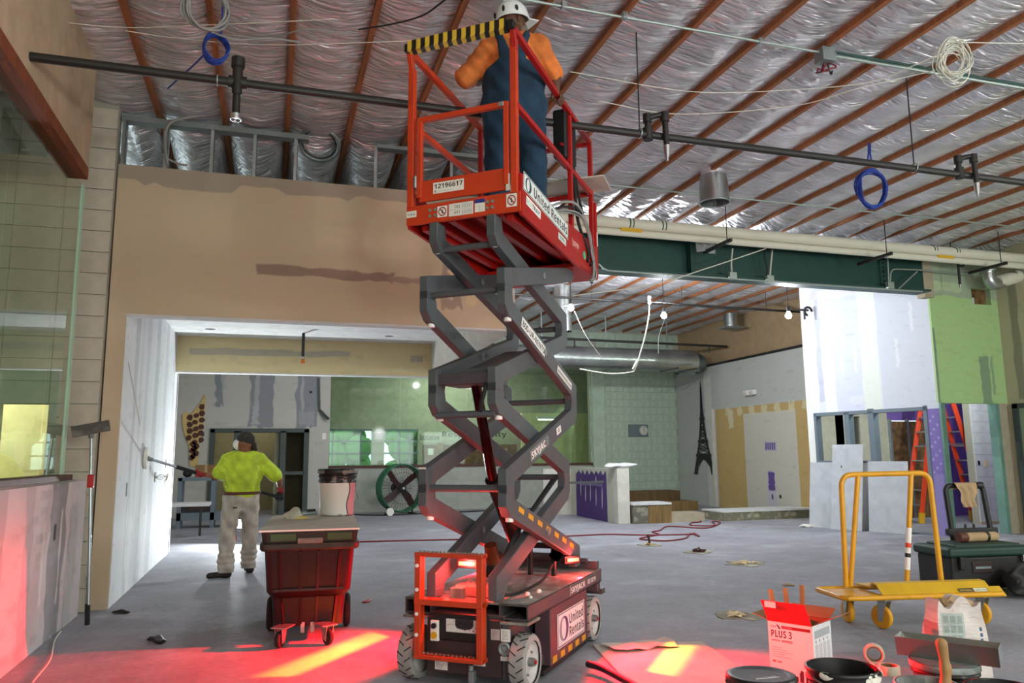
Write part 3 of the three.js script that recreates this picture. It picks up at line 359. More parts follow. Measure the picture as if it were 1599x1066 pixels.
// ---- closing the hall outside the picture ----
struct('wall_behind', [bx(-6, 12.1, 0, 4.98, 4.6, 4.8)], M.offwhite, 'plain wall closing the hall behind the photographer');
{
  const w5 = structGroup('window_5', 'row of daylit windows in the wall behind the photographer'), glow = mat('#eafff0', 0.6, { emissive: new THREE.Color(0.82, 1, 0.88), emissiveIntensity: DAY * 0.5 });
  for (const x of [0.6, 3.6, 6.6, 9.6]) { mk('window_light', bx(x - 1.2, x + 1.2, 0.95, 2.75, 4.57, 4.59), glow, w5); for (const [a, b, c, d] of [[-1.25, 1.25, 2.75, 2.82], [-1.25, 1.25, 0.88, 0.95], [-1.25, -1.2, 0.9, 2.8], [1.2, 1.25, 0.9, 2.8], [-0.03, 0.03, 0.9, 2.8], [-1.2, 1.2, 2.1, 2.15], [-1.2, 1.2, 1.5, 1.55]]) mk('mullion', bx(x + a, x + b, c, d, 4.53, 4.6), M.frameGrey, w5); const l = new THREE.RectAreaLight(new THREE.Color(0.86, 1, 0.92), DAY, 2.4, 1.8); l.position.set(x, 1.85, 4.5); w5.add(l); }
  const lp = thing('ceiling_lamp', 'round lobby ceiling lamp', 'lamp', [5.2, 3.86, -22.2]); mk('diffuser', lathe([[0.001, -0.05], [0.18, -0.04], [0.22, 0.02], [0.2, 0.1]], 28), M.bulb, lp); mk('canopy', rod(V(0, 0.08, 0), V(0, 0.14, 0), 0.12), M.white, lp); const l = new THREE.PointLight(new THREE.Color(1, 1, 0.92), LOBBY); l.castShadow = true; l.position.y = -0.12; l.shadow.radius = 4; lp.add(l);
}
struct('wall_side_room_end', [bx(11.1, 11.3, 0, 4.98, -13.3, -13.45)], M.white, 'short wall end behind the white partition');
struct('wall_back_left_end', [bx(-3.3, -3.15, 0, 4.98, -12.65, ZB), bx(-3.3, -1.37, 0, 4.98, -12.6, -12.5)], M.greyWall, 'grey side wall at the far left behind the alcove');
// ================= STEEL, PIPES, DUCTS, CABLES =================
{
  const t = thing('steel_beam', 'dark green painted steel I-beam spanning to the white partition', 'beam', [0, 0, 0]);
  const zb = -10, x0 = 2.58, x1 = 10.3, yb = 3.97, yt = 4.52;
  mk('web', bx(x0, x1, yb + 0.02, yt - 0.02, zb - 0.008, zb + 0.008), M.steelGreen, t); mk('flange', bx(x0, x1, yb - 0.005, yb + 0.025, zb - 0.16, zb + 0.16), M.steelGreen, t); mk('flange', bx(x0, x1, yt - 0.025, yt + 0.005, zb - 0.16, zb + 0.16), M.steelGreen, t);
  mk('splice_plate', bx(9.42, 9.66, yb + 0.05, yt - 0.04, zb + 0.008, zb + 0.02), M.steelGreen, t);
  for (let i = 0; i < 2; i++) for (let j = 0; j < 6; j++) mk('bolt', rod(V(9.49 + i * 0.1, yb + 0.08 + j * 0.075, zb + 0.018), V(9.49 + i * 0.1, yb + 0.08 + j * 0.075, zb + 0.034), 0.017, 0.017, 6), M.iron, t);
  mk('stiffener', bx(5.86, 5.872, yb, yt, zb, zb + 0.14), M.steelGreen, t);
}
tag(mk('beam_pocket', bx(10.3, 10.5, 3.9, 4.6, -9.98, -10.14), M.beige), 'beige drywall pocket where the green beam meets the partition', 'wall patch');
// white drain pipes in front of the beam
for (const [y, z, r, lab] of [[4.52, -9.4, 0.078, 'thick white plastic drain pipe with dark printed bands under the roof'], [4.395, -9.42, 0.05, 'thinner white plastic pipe running below the thick drain pipe']]) {
  const t = thing('drain_pipe', lab, 'pipe', [0, y, z]); mk('pipe', rod(V(2.6, 0, 0), V(11.94, -0.01, 0), r, r, 20), M.pvc, t);
  if (r > 0.06) for (const x of [4.62, 5.12, 9.9, 10.35]) { mk('printed_band', rod(V(x, 0, 0), V(x + 0.07, 0, 0), r + 0.002, r + 0.002, 20), mat('#315a45', 0.5), t); mk('printed_band', rod(V(x + 0.02, 0, 0), V(x + 0.05, 0, 0), r + 0.003, r + 0.003, 20), M.pvc, t); }
  else for (const x of [4.5, 10.0]) mk('yellow_label', bx(x, x + 0.32, 0.0, 0.075, 0.03, 0.055), mat('#d5a925', 0.5), t);
}
for (const [x, lab] of [[5.98, 'short black slotted strut under the white pipes beside the plastic scrap'], [8.72, 'short black slotted strut under the white pipes near the big blue coil'], [10.95, 'short black slotted strut under the white pipes at the silver duct elbow']]) { const t = thing('strut_hanger', lab, 'bracket', [x, 4.30, -9.4], 0, 'pipe hangers'); mk('strut', rbx(-0.022, 0.022, -0.045, 0, -0.28, 0.42, 0.004), M.iron, t); mk('threaded_rod', rod(V(0, -0.02, 0.32), V(0, 0.55, 0.32), 0.007, 0.007, 6), M.iron, t); mk('nut', rod(V(0, -0.06, 0.32), V(0, -0.045, 0.32), 0.02, 0.02, 6), M.galv, t); }
{ const t = thing('plastic_scrap', 'scrap of clear plastic caught above the beam', 'plastic', [6.0, 4.36, -9.64]); mk('film', bent(0.32, 0.18, 5), M.plastic, t); }
function bent(w, h, seed) { const g = new THREE.PlaneGeometry(w, h, 10, 8), p = g.attributes.position; for (let i = 0; i < p.count; i++) p.setZ(i, (vn(p.getX(i) * 14 + 50, p.getY(i) * 14 + 50, 512, seed) - 0.5) * 0.12); g.computeVertexNormals(); return g; }
// black sprinkler main with drops
const SP = V(0, 3.93, -5.37);
{
  const t = thing('sprinkler_pipe', 'long black steel sprinkler main crossing the hall under the roof', 'pipe', [0, SP.y, SP.z]);
  mk('pipe', rod(V(XL, 0, 0), V(11.95, -0.02, 0), 0.031, 0.031, 16), M.blackPipe, t);
  const x1 = atZ(371, 125, SP.z).x; mk('cross_fitting', [rod(V(x1 - 0.06, 0, 0), V(x1 + 0.06, 0, 0), 0.045), rod(V(x1, -0.1, 0.02), V(x1, 0.14, 0.02), 0.034), rod(V(x1, 0.1, 0.02), V(x1, 0.17, 0.02), 0.045)], M.blackPipe, t);
  mk('drop', rod(V(x1, -0.24, 0.02), V(x1, -0.08, 0.02), 0.026), M.blackPipe, t); mk('sprinkler_head', [rod(V(x1, -0.27, 0.02), V(x1, -0.24, 0.02), 0.034), new THREE.TorusGeometry(0.035, 0.008, 8, 18).rotateX(Math.PI / 2).translate(x1, -0.275, 0.02)], M.chrome, t);
  for (const px of [1012, 1493]) { const x = atZ(px, 220, SP.z).x; mk('gooseneck', bentTube([V(x, 0, 0), V(x, 0.14, 0.0), V(x + 0.13, 0.17, 0.05), V(x + 0.14, -0.12, 0.05)], 0.024, 0.05), M.blackPipe, t); mk('elbow', rod(V(x, 0.1, 0), V(x, 0.17, 0), 0.036), M.blackPipe, t); mk('elbow', rod(V(x + 0.13, 0.1, 0.05), V(x + 0.13, 0.18, 0.05), 0.036), M.blackPipe, t); mk('tee', rod(V(x, -0.05, 0), V(x, 0.05, 0), 0.042), M.blackPipe, t); mk('sprinkler_head', [rod(V(x + 0.14, -0.2, 0.05), V(x + 0.14, -0.1, 0.05), 0.02, 0.028), rod(V(x + 0.14, -0.23, 0.05), V(x + 0.14, -0.2, 0.05), 0.012)], M.chrome, t); }
  for (const px of [999, 1423]) { const q = atZ(px, 210, SP.z); mk('hanger_rod', [rod(V(q.x, 0.03, 0), V(q.x, 0.9, 0), 0.006, 0.006, 6)], M.iron, t); mk('hanger_ring', new THREE.TorusGeometry(0.04, 0.006, 6, 18).rotateY(Math.PI / 2).translate(q.x, 0, 0), M.galv, t); }
  mk('hanger_ring', new THREE.TorusGeometry(0.036, 0.006, 6, 18).rotateY(Math.PI / 2).translate(atZ(340, 118, SP.z).x, 0, 0), M.galv, t);
}
{ // branch pipe along the beam with a drop
  const z = -9.72, a = atZ(1130, 379, z), b = atZ(1500, 409, z), t = thing('branch_pipe', 'thin black sprinkler branch pipe along the top of the green beam', 'pipe', [0, 0, 0]);
  mk('pipe', rod(V(2.62, a.y, z), b, 0.02), M.blackPipe, t); const c = atZ(1496, 412, z + 0.04), d = atZ(1499, 444, z + 0.04); mk('gooseneck', new THREE.TorusGeometry(0.075, 0.02, 8, 20).translate(b.x - 0.02, b.y, z + 0.02), M.blackPipe, t); mk('drop', rod(c, d, 0.02), M.blackPipe, t); mk('sprinkler_head', rod(d, d.clone().add(V(0, -0.05, 0)), 0.022), M.chrome, t); mk('hanger_rod', rod(atZ(1484, 408, z), atZ(1484, 362, z), 0.006), M.iron, t);
}
{ // far branch pipes behind the beam
  const z1 = -14, p = [[860, 462], [1250, 487]].map(([x, y]) => atZ(x, y, z1)), t = thing('sprinkler_pipe', 'thin dark sprinkler pipe behind the green beam above the bulbs', 'pipe'); mk('pipe', rod(p[0].clone().add(V(-2, 0, 0)), p[1], 0.025), M.blackPipe, t); for (const f of [0.15, 0.5, 0.85]) { const c = p[0].clone().lerp(p[1], f); mk('hanger_rod', rod(c, c.clone().setY(YC + 0.02), 0.006), M.iron, t); }
  const e = atZ(1262, 486, -12.2), h = mk('hook_fitting', [new THREE.TorusGeometry(0.08, 0.022, 8, 16, 4.4).translate(e.x, e.y, e.z), rod(e.clone().add(V(-0.18, 0.02, 0)), e.clone().add(V(0.0, 0.02, 0)), 0.02), rod(e.clone().add(V(-0.09, 0, 0)), e.clone().add(V(-0.09, -0.16, 0)), 0.018)], M.iron); tag(h, 'dark hooked sprinkler fitting at the top corner of the white partition', 'fitting');
  const z2 = -17.1, q = [[700, 520], [1135, 541]].map(([x, y]) => atZ(x, y, z2)), t2 = thing('sprinkler_pipe', 'dark sprinkler pipe running above the far round duct', 'pipe'); mk('pipe', rod(q[0], q[1], 0.03), M.blackPipe, t2); for (const px of [897, 1107]) { const c = atZ(px, 530 + (px - 897) * 0.04, z2); mk('drop', rod(c, c.clone().add(V(0, -0.2, 0)), 0.02), M.blackPipe, t2); }
}
// ducts
{
  const t = thing('round_duct', 'large silver spiral duct along the back of the hall', 'duct', [0, 3.72, -17.5]); const pr = []; for (let i = 0; i <= 60; i++) pr.push([0.275 + (i % 6 === 0 ? 0.012 : 0), -5.4 + i * 0.09 * 2]); mk('duct_tube', lathe(pr.filter(([, y]) => y < 0), 32).rotateZ(-Math.PI / 2).translate(10.35, 0, 0), M.duct, t); mk('duct_elbow', new THREE.TorusGeometry(0.42, 0.272, 16, 18, 1.5).rotateX(-Math.PI / 2).rotateY(0.0).translate(10.3, 0, -0.42), M.duct, t);
  for (const px of [960, 1046, 1075]) { const q = atZ(px, 565, -17.3); mk('strap', bar(V(q.x - 0.35, -0.32, 0.32), V(q.x + 0.15, -0.22, 0.36), 0.03, 0.03), M.iron, t); }
  for (const x of [6.2, 7.9, 9.6]) mk('hanger_strap', [bx(x - 0.015, x + 0.015, 0.26, 1.1, -0.004, 0.004)], M.galvDull, t);
  const s = thing('duct_riser', 'short vertical silver duct beside the left bulb', 'duct', [atZ(878, 480, -14.6).x, 4.0, -14.6]); mk('duct_tube', new THREE.CylinderGeometry(0.19, 0.19, 0.98, 24, 4, true).translate(0, 0.35, 0), M.duct, s); mk('seam_band', [new THREE.TorusGeometry(0.192, 0.01, 6, 24).rotateX(Math.PI / 2).translate(0, 0.15, 0)], M.galvDull, s);
  const c1 = thing('duct_collar', 'galvanised round duct collar hanging open from the foil above the beam', 'duct collar', [5.15, 4.43, -8.05]); mk('collar', new THREE.CylinderGeometry(0.165, 0.185, 0.34, 28, 3, true).translate(0, 0.17, 0), M.duct, c1); mk('rolled_edge', new THREE.TorusGeometry(0.185, 0.012, 8, 28).rotateX(Math.PI / 2), M.galv, c1); mk('upper_sleeve', new THREE.CylinderGeometry(0.15, 0.15, 0.3, 24, 1, true).translate(0, 0.32, 0), M.foil, c1); mk('damper_tab', bx(-0.004, 0.004, -0.05, 0.08, -0.02, 0.02), M.galv, c1);
  const q = atZ(497, 232, -8.5), c2 = thing('duct_collar', 'crumpled foil duct collar opening behind the stud framing', 'duct collar', [q.x, q.y - 0.02, q.z + 0.22]); c2.rotation.set(-0.55, 0, -0.08); mk('collar', new THREE.CylinderGeometry(0.19, 0.21, 0.3, 28, 3, true).translate(0, 0.12, 0), M.galv, c2); mk('rolled_edge', new THREE.TorusGeometry(0.21, 0.022, 8, 28).rotateX(Math.PI / 2).translate(0, -0.03, 0), M.galvDull, c2); mk('inner_sleeve', new THREE.CylinderGeometry(0.15, 0.17, 0.3, 24, 1, true).translate(0, 0.12, 0), M.galvDull, c2);
  const z = -9.62, el = thing('duct_elbow', 'bright silver duct elbow above the green board wall', 'duct', [0, 0, 0]), A = atZ(1540, 410, z), B = atZ(1548, 438, z), D = atZ(1600, 432, z); mk('drop_duct', rod(A.clone().add(V(0, 0.1, 0)), A.clone().add(V(0.02, -0.16, 0)), 0.14, 0.14, 22), M.duct, el); mk('elbow', tube([A.clone().add(V(0.02, -0.15, 0)), B.clone().add(V(-0.02, -0.02, 0)), B.clone().add(V(0.1, -0.05, 0)), D.clone().add(V(-0.25, 0, 0))], 0.1, 24, 16), M.duct, el); mk('side_duct', rod(B.clone().add(V(0.12, -0.02, 0)), V(11.94, D.y, z), 0.11, 0.11, 22), M.pvc, el);
  const fc = thing('duct_collar', 'small far silver duct collar hanging under the roof beyond the beam', 'duct collar', [atY(1080, 527, 4.5).x * 0.98, 4.42, -16.2]); mk('collar', new THREE.CylinderGeometry(0.17, 0.17, 0.35, 22, 1, true).translate(0, 0.15, 0), M.duct, fc); mk('flange', bx(-0.25, 0.25, -0.04, -0.01, -0.2, 0.2), M.galvDull, fc); mk('hanger_wire', rod(V(0.2, -0.02, 0), V(0.2, 0.4, 0), 0.006), M.iron, fc);
}
// conduits
{
  const P = (l, y) => l.map(([a, b]) => atY(a, b, y));
  const e1 = thing('conduit', 'thin bright metal conduit fixed across the purlins above the worker', 'conduit'); const l1 = P([[700, -22], [880, 10], [975, 26], [1075, 46], [1187, 66], [1282, 82]], 4.755); mk('tube', bentTube([l1[0], l1[5]], 0.011), M.conduit, e1); for (const k of [1, 2, 4]) mk('strap', rbx(l1[k].x - 0.02, l1[k].x + 0.02, 4.735, 4.79, l1[k].z - 0.025, l1[k].z + 0.025, 0.004), M.galv, e1);
  const e2 = thing('conduit', 'thicker green-grey conduit pair running from the junction box over the purlins', 'conduit'); const l2 = P([[1296, 86], [1460, 112], [1599, 137], [1760, 165]], 4.75); mk('tube', rod(l2[0], l2[3], 0.016), M.conduit, e2); mk('tube', rod(l2[0].clone().add(V(0, 0, 0.05)), l2[3].clone().add(V(0, 0, 0.05)), 0.012), M.steelGreen, e2);
  const jb = thing('junction_box', 'grey electrical junction box with loose wires on a purlin', 'box', [l2[0].x - 0.05, 4.62, l2[0].z]); mk('box_body', rbx(-0.07, 0.07, 0.05, 0.17, -0.06, 0.06, 0.006), M.galvDull, jb); const r = rng(4); for (let i = 0; i < 5; i++) mk('loose_wire', tube([V((r() - 0.5) * 0.08, 0.06, 0), V((r() - 0.5) * 0.16, 0.0, (r() - 0.5) * 0.1), V((r() - 0.5) * 0.2, -0.06 * r(), (r() - 0.5) * 0.1), V((r() - 0.5) * 0.25, 0.03 - 0.1 * r(), (r() - 0.5) * 0.12)], 0.007, 14, 5), i % 2 ? M.iron : M.cableRed, jb);
  const e3 = thing('conduit', 'long pale conduit crossing the foil beyond the sprinkler main', 'conduit'); const l3 = P([[905, 270], [1075, 302], [1240, 318], [1440, 340], [1599, 352]], 4.76); mk('tube', rod(V(l3[0].x - 0.5, 4.765, l3[1].z), V(11.9, 4.765, l3[1].z), 0.012), M.conduit, e3);
  const z = -9.80, e4 = thing('conduit', 'pale green conduit run along the bottom of the beam with boxes and risers', 'conduit'); const Q = (a, b) => atZ(a, b, z); mk('tube', bentTube([Q(935, 412), Q(945, 422), Q(1440, 455)], 0.013, 0.03), M.conduit, e4);
  for (const [px, py] of [[1144, 431], [1202, 436], [1390, 446]]) { const c = Q(px, py); mk('conduit_box', rbx(c.x - 0.06, c.x + 0.06, c.y - 0.05, c.y + 0.06, z - 0.04, z + 0.03, 0.008), M.conduit, e4); }
  mk('riser', tube([Q(1143, 428), Q(1142, 410), Q(1144, 388)], 0.012), M.cableWhite, e4); mk('riser', tube([Q(1202, 432), Q(1204, 410), Q(1206, 390)], 0.012), M.cableWhite, e4); mk('riser', rod(Q(1388, 444), Q(1386, 402), 0.012), M.conduit, e4); mk('riser', bentTube([Q(1390, 444), Q(1391, 420), Q(1430, 421), Q(1520, 428)], 0.012, 0.1), M.conduit, e4); mk('riser', rod(Q(1404, 450), Q(1432, 424), 0.012), M.conduit, e4); mk('dangling_wire', tube([Q(1195, 385), Q(1194, 400), Q(1198, 418), Q(1197, 430)], 0.01), M.iron, e4); mk('wire_knot', new THREE.IcosahedronGeometry(0.06, 1).translate(...Q(1200, 386).toArray()), M.iron, e4);
  const e5 = thing('conduit', 'grey flexible conduit arching over the stud framing', 'conduit'); const z5 = -8.06, K = (a, b) => atZ(a, b, z5); mk('tube', tube([K(262, 258), K(258, 230), K(260, 200), K(280, 186), K(350, 177), K(400, 178), K(520, 196), K(640, 207), K(720, 216)], 0.016, 60), M.cableGrey, e5); mk('loose_end', tube([K(255, 240), K(262, 248), K(280, 256), K(292, 258)], 0.012), M.cableGrey, e5);
}
// cables and coils under the roof
function coil(name, label, cat, c, rx, ry, n, r, m, seed, tilt = 0, wob = 0.08, extra) {
  const t = thing(name, label, cat, [c.x, c.y, c.z], tilt), q = rng(seed);
  for (let k = 0; k < n; k++) { const a = rx * (1 + (q() - 0.5) * wob * 2), b = ry * (1 + (q() - 0.5) * wob * 2), dx = (q() - 0.5) * wob * rx * 1.2, dy = (q() - 0.5) * wob * ry, dz = (q() - 0.5) * 0.05, ph = q() * 6, P = []; for (let i = 0; i < 14; i++) { const s = i / 14 * Math.PI * 2; P.push(V(dx + a * Math.cos(s) * (1 + 0.05 * Math.sin(3 * s + ph)), dy + b * Math.sin(s), dz + 0.02 * Math.sin(2 * s + ph))); } mk('loop', tube(P, r, 44, 6, true), m, t); }
  (extra || []).forEach((P) => mk('tail', tube(P.map((p) => p.clone().sub(c).applyAxisAngle(V(0, 1, 0), -tilt)), r, 40, 6), m, t)); return t;
}
const cP = (a, b, y) => atY(a, b, y);
coil('cable_coil', 'small blue cable coil hanging from a purlin near the black cross fitting', 'cable', cP(337, 76, 4.5), 0.088, 0.108, 10, 0.007, M.cableBlue, 1, 0.2, 0.1, [[cP(345, 55, 4.5), cP(347, 30, 4.62), cP(348, 5, 4.78)], [cP(322, 82, 4.5), cP(300, 104, 4.5), cP(262, 138, 4.6)]]);
coil('cable_coil', 'large dark blue cable coil hanging behind the sprinkler main', 'cable', cP(1361, 295, 4.25), 0.15, 0.21, 13, 0.009, M.cableBlue, 2, -0.3, 0.08, [[cP(1354, 258, 4.42), cP(1356, 240, 4.55), cP(1356, 224, 4.78)], [cP(1362, 258, 4.42), cP(1359, 240, 4.55), cP(1359, 224, 4.78)]]);
coil('cable_coil', 'messy coil of thin white cable hanging from the conduit', 'cable', cP(1488, 95, 4.55), 0.10, 0.14, 17, 0.0045, M.cableWhite, 3, -0.4, 0.42, [[cP(1478, 80, 4.6), cP(1420, 105, 4.58), cP(1360, 128, 4.56), cP(1240, 140, 4.6), cP(1080, 143, 4.62), cP(890, 112, 4.66)], [cP(1500, 66, 4.65), cP(1550, 67, 4.68), cP(1640, 69, 4.7)], [cP(1460, 110, 4.55), cP(1340, 138, 4.5), cP(1240, 165, 4.5), cP(1060, 178, 4.5), cP(935, 158, 4.55)]]);
coil('cable_coil', 'grey cable coil looped over a purlin above the blue coil', 'cable', cP(322, 12, 4.55), 0.14, 0.15, 6, 0.009, M.cableGrey, 4, 0.2, 0.16, [[cP(330, 50, 4.5), cP(370, 62, 4.5), cP(420, 60, 4.55), cP(470, 66, 4.6)]]);
[['thin white string stretched under the foil at the left', [[25, 26], [110, 36], [200, 43], [350, 38], [520, 30]], 4.62, 0.004, M.string], ['second white string sagging under the purlins at the left', [[195, 48], [280, 60], [420, 70], [640, 64]], 4.6, 0.004, M.string], ['dark cable sagging above the yellow and black bar', [[560, 46], [610, 38], [660, 24], [700, -4]], 4.68, 0.007, M.cableBlack], ['dark cable drooping from the small blue coil', [[360, 55], [420, 60], [480, 46], [560, 55]], 4.6, 0.006, M.cableGrey], ['thin wire hanging across the white partition', [[1262, 500], [1300, 501], [1340, 495], [1378, 476]], 0, 0.006, M.cableBlack], ['white cord swagged down below the green beam', [[893, 462], [1020, 444], [1100, 420], [1196, 388]], -9.6, 0.009, M.cableWhite]].forEach(([lab, px, y, r, m]) => {
  const pts = px.map(([a, b]) => y > 0 ? atY(a, b, y) : y < 0 ? atZ(a, b, y) : (() => { const s = (a - 1262) / 185; return atZ(a, b, -12.35 + s * 2.3); })()); tag(mk('cable', tube(pts, r, 60, 6), m), lab, 'cable');
});
{ // looped white temporary cord near the centre bulb
  const z = -12.45, t = thing('power_cord', 'white power cord hanging in a long loop beside the centre bulb', 'cord'); const Q = (a, b) => atZ(a, b, z); mk('cord', tube([Q(1014, 470), Q(1013, 492), Q(1007, 525), Q(1000, 550), Q(992, 575), Q(984, 581), Q(950, 583), Q(905, 576)], 0.011, 60), M.cableWhite, t); mk('plug', rod(Q(996, 562), Q(988, 576), 0.03, 0.015), M.cableWhite, t); mk('hook', rod(Q(1014, 462), Q(1014, 474), 0.03), M.cableWhite, t);
  tag(mk('string_wire', tube([Q(880, 478), Q(950, 470), Q(1034, 472), Q(1130, 482), Q(1250, 484)], 0.008, 40), M.cableBlack), 'dark supply wire of the string bulbs behind the beam', 'cable');
  for (const [a, b, c, d] of [[1038, 498, 1028, 552], [897, 486, 940, 560]]) tag(mk('thin_wire', tube([Q(a, b), Q((a + c) / 2 - 4, (b + d) / 2), Q(c, d)], 0.005, 20), M.cableGrey), a > 1000 ? 'thin wire trailing down from the centre bulb' : 'thin wire trailing down from the left bulb', 'cable');
}
// string bulbs: glowing bulb and the light inside it
BULBS.forEach(([x, y, z, I], i) => {
  const t = thing('string_bulb', ['bare glowing bulb beside the vertical silver duct', 'bare glowing bulb above the looped white cord', 'bare glowing bulb beside the top of the white partition'][i] || ['bare bulb lighting the purple side room', 'bare bulb behind the alcove back drop'][i - 3], 'lamp', [x, y, z]);
  mk('bulb', lathe([[0.001, -0.07], [0.035, -0.06], [0.055, -0.03], [0.055, 0.0], [0.03, 0.045], [0.025, 0.06]], 18), M.bulb, t); mk('socket', rod(V(0, 0.055, 0), V(0, 0.14, 0), 0.03), M.black, t); mk('cord', rod(V(0, 0.14, 0), V(0, YC - y, 0), 0.006), M.cableBlack, t);
  const l = new THREE.PointLight(new THREE.Color(...COOL), I); l.castShadow = true; l.shadow.radius = 2.4; l.position.set(0, -0.01, 0); t.add(l);
});
GLOBES.forEach(([x, y, z, I, c], i) => {
  const t = thing('globe_light', ['frosted globe work light by the left glass wall', 'frosted globe work light behind the photographer', 'frosted globe work light near the right beige wall'][i], 'lamp', [x, y, z]);
  mk('globe', new THREE.SphereGeometry(0.24, 28, 18), mat('#fff', 0.5, { emissive: new THREE.Color(...c), emissiveIntensity: 4 }), t); mk('cap', rod(V(0, 0.22, 0), V(0, 0.3, 0), 0.08), M.black, t); mk('cord', rod(V(0, 0.3, 0), V(0, YC - y, 0), 0.008), M.cableBlack, t);
  const l = new THREE.PointLight(new THREE.Color(...c), I); l.castShadow = true; l.shadow.radius = 11; t.add(l);
});
{ // lamp of the room beyond the dark door frame
  const t = thing('ceiling_lamp', 'round lamp in the olive room beyond the dark door frame', 'lamp', [-0.4, 2.9, ZB - 1.1]); mk('diffuser', new THREE.SphereGeometry(0.1, 18, 12), M.bulb, t); mk('canopy', rod(V(0, 0.08, 0), V(0, 0.1, 0), 0.06), M.white, t); const l = new THREE.PointLight(new THREE.Color(1, 0.93, 0.7), 2.2); l.castShadow = true; l.shadow.radius = 4; t.add(l);
}
{ // closet light
  const t = thing('closet_bulb', 'bulb in the lit closet behind the left glass', 'lamp', [-2.9, 2.2, -8.8]); mk('bulb', new THREE.SphereGeometry(0.05, 16, 12), M.bulb, t); mk('socket', rod(V(0, 0.04, 0), V(0, 0.2, 0), 0.03), M.black, t); const l = new THREE.PointLight(new THREE.Color(1, 0.93, 0.75), 4.5); l.castShadow = true; t.add(l);
}
// ================= SCISSOR LIFT =================
const LO = V(1.14, 0, -4.70), LA = -39.5 * DEG;
const L = (u, y, v) => V(v, y, -u);                           // u away along the lift, v to its right
const lw = (u, y, v) => L(u, y, v).applyAxisAngle(V(0, 1, 0), LA).add(LO);
function textTex(w, h, bg, fg, rows, extra) { return canvasTex(w, h, (g) => { g.fillStyle = bg; g.fillRect(0, 0, w, h); if (extra) extra(g, w, h); g.fillStyle = fg; g.textBaseline = 'middle'; for (const [s, x, y, size, wd, font, col] of rows) { g.font = `${font || 'bold'} ${size}px sans-serif`; g.fillStyle = col || fg; const m = g.measureText(s).width || s.length * size * 0.55; g.save(); g.translate(x, y); if (wd) g.scale(wd / m, 1); g.fillText(s, 0, 0); g.restore(); } }); }
const lift = thing('scissor_lift', 'raised orange and grey scissor lift carrying the worker in overalls', 'scissor lift', LO.toArray(), LA);
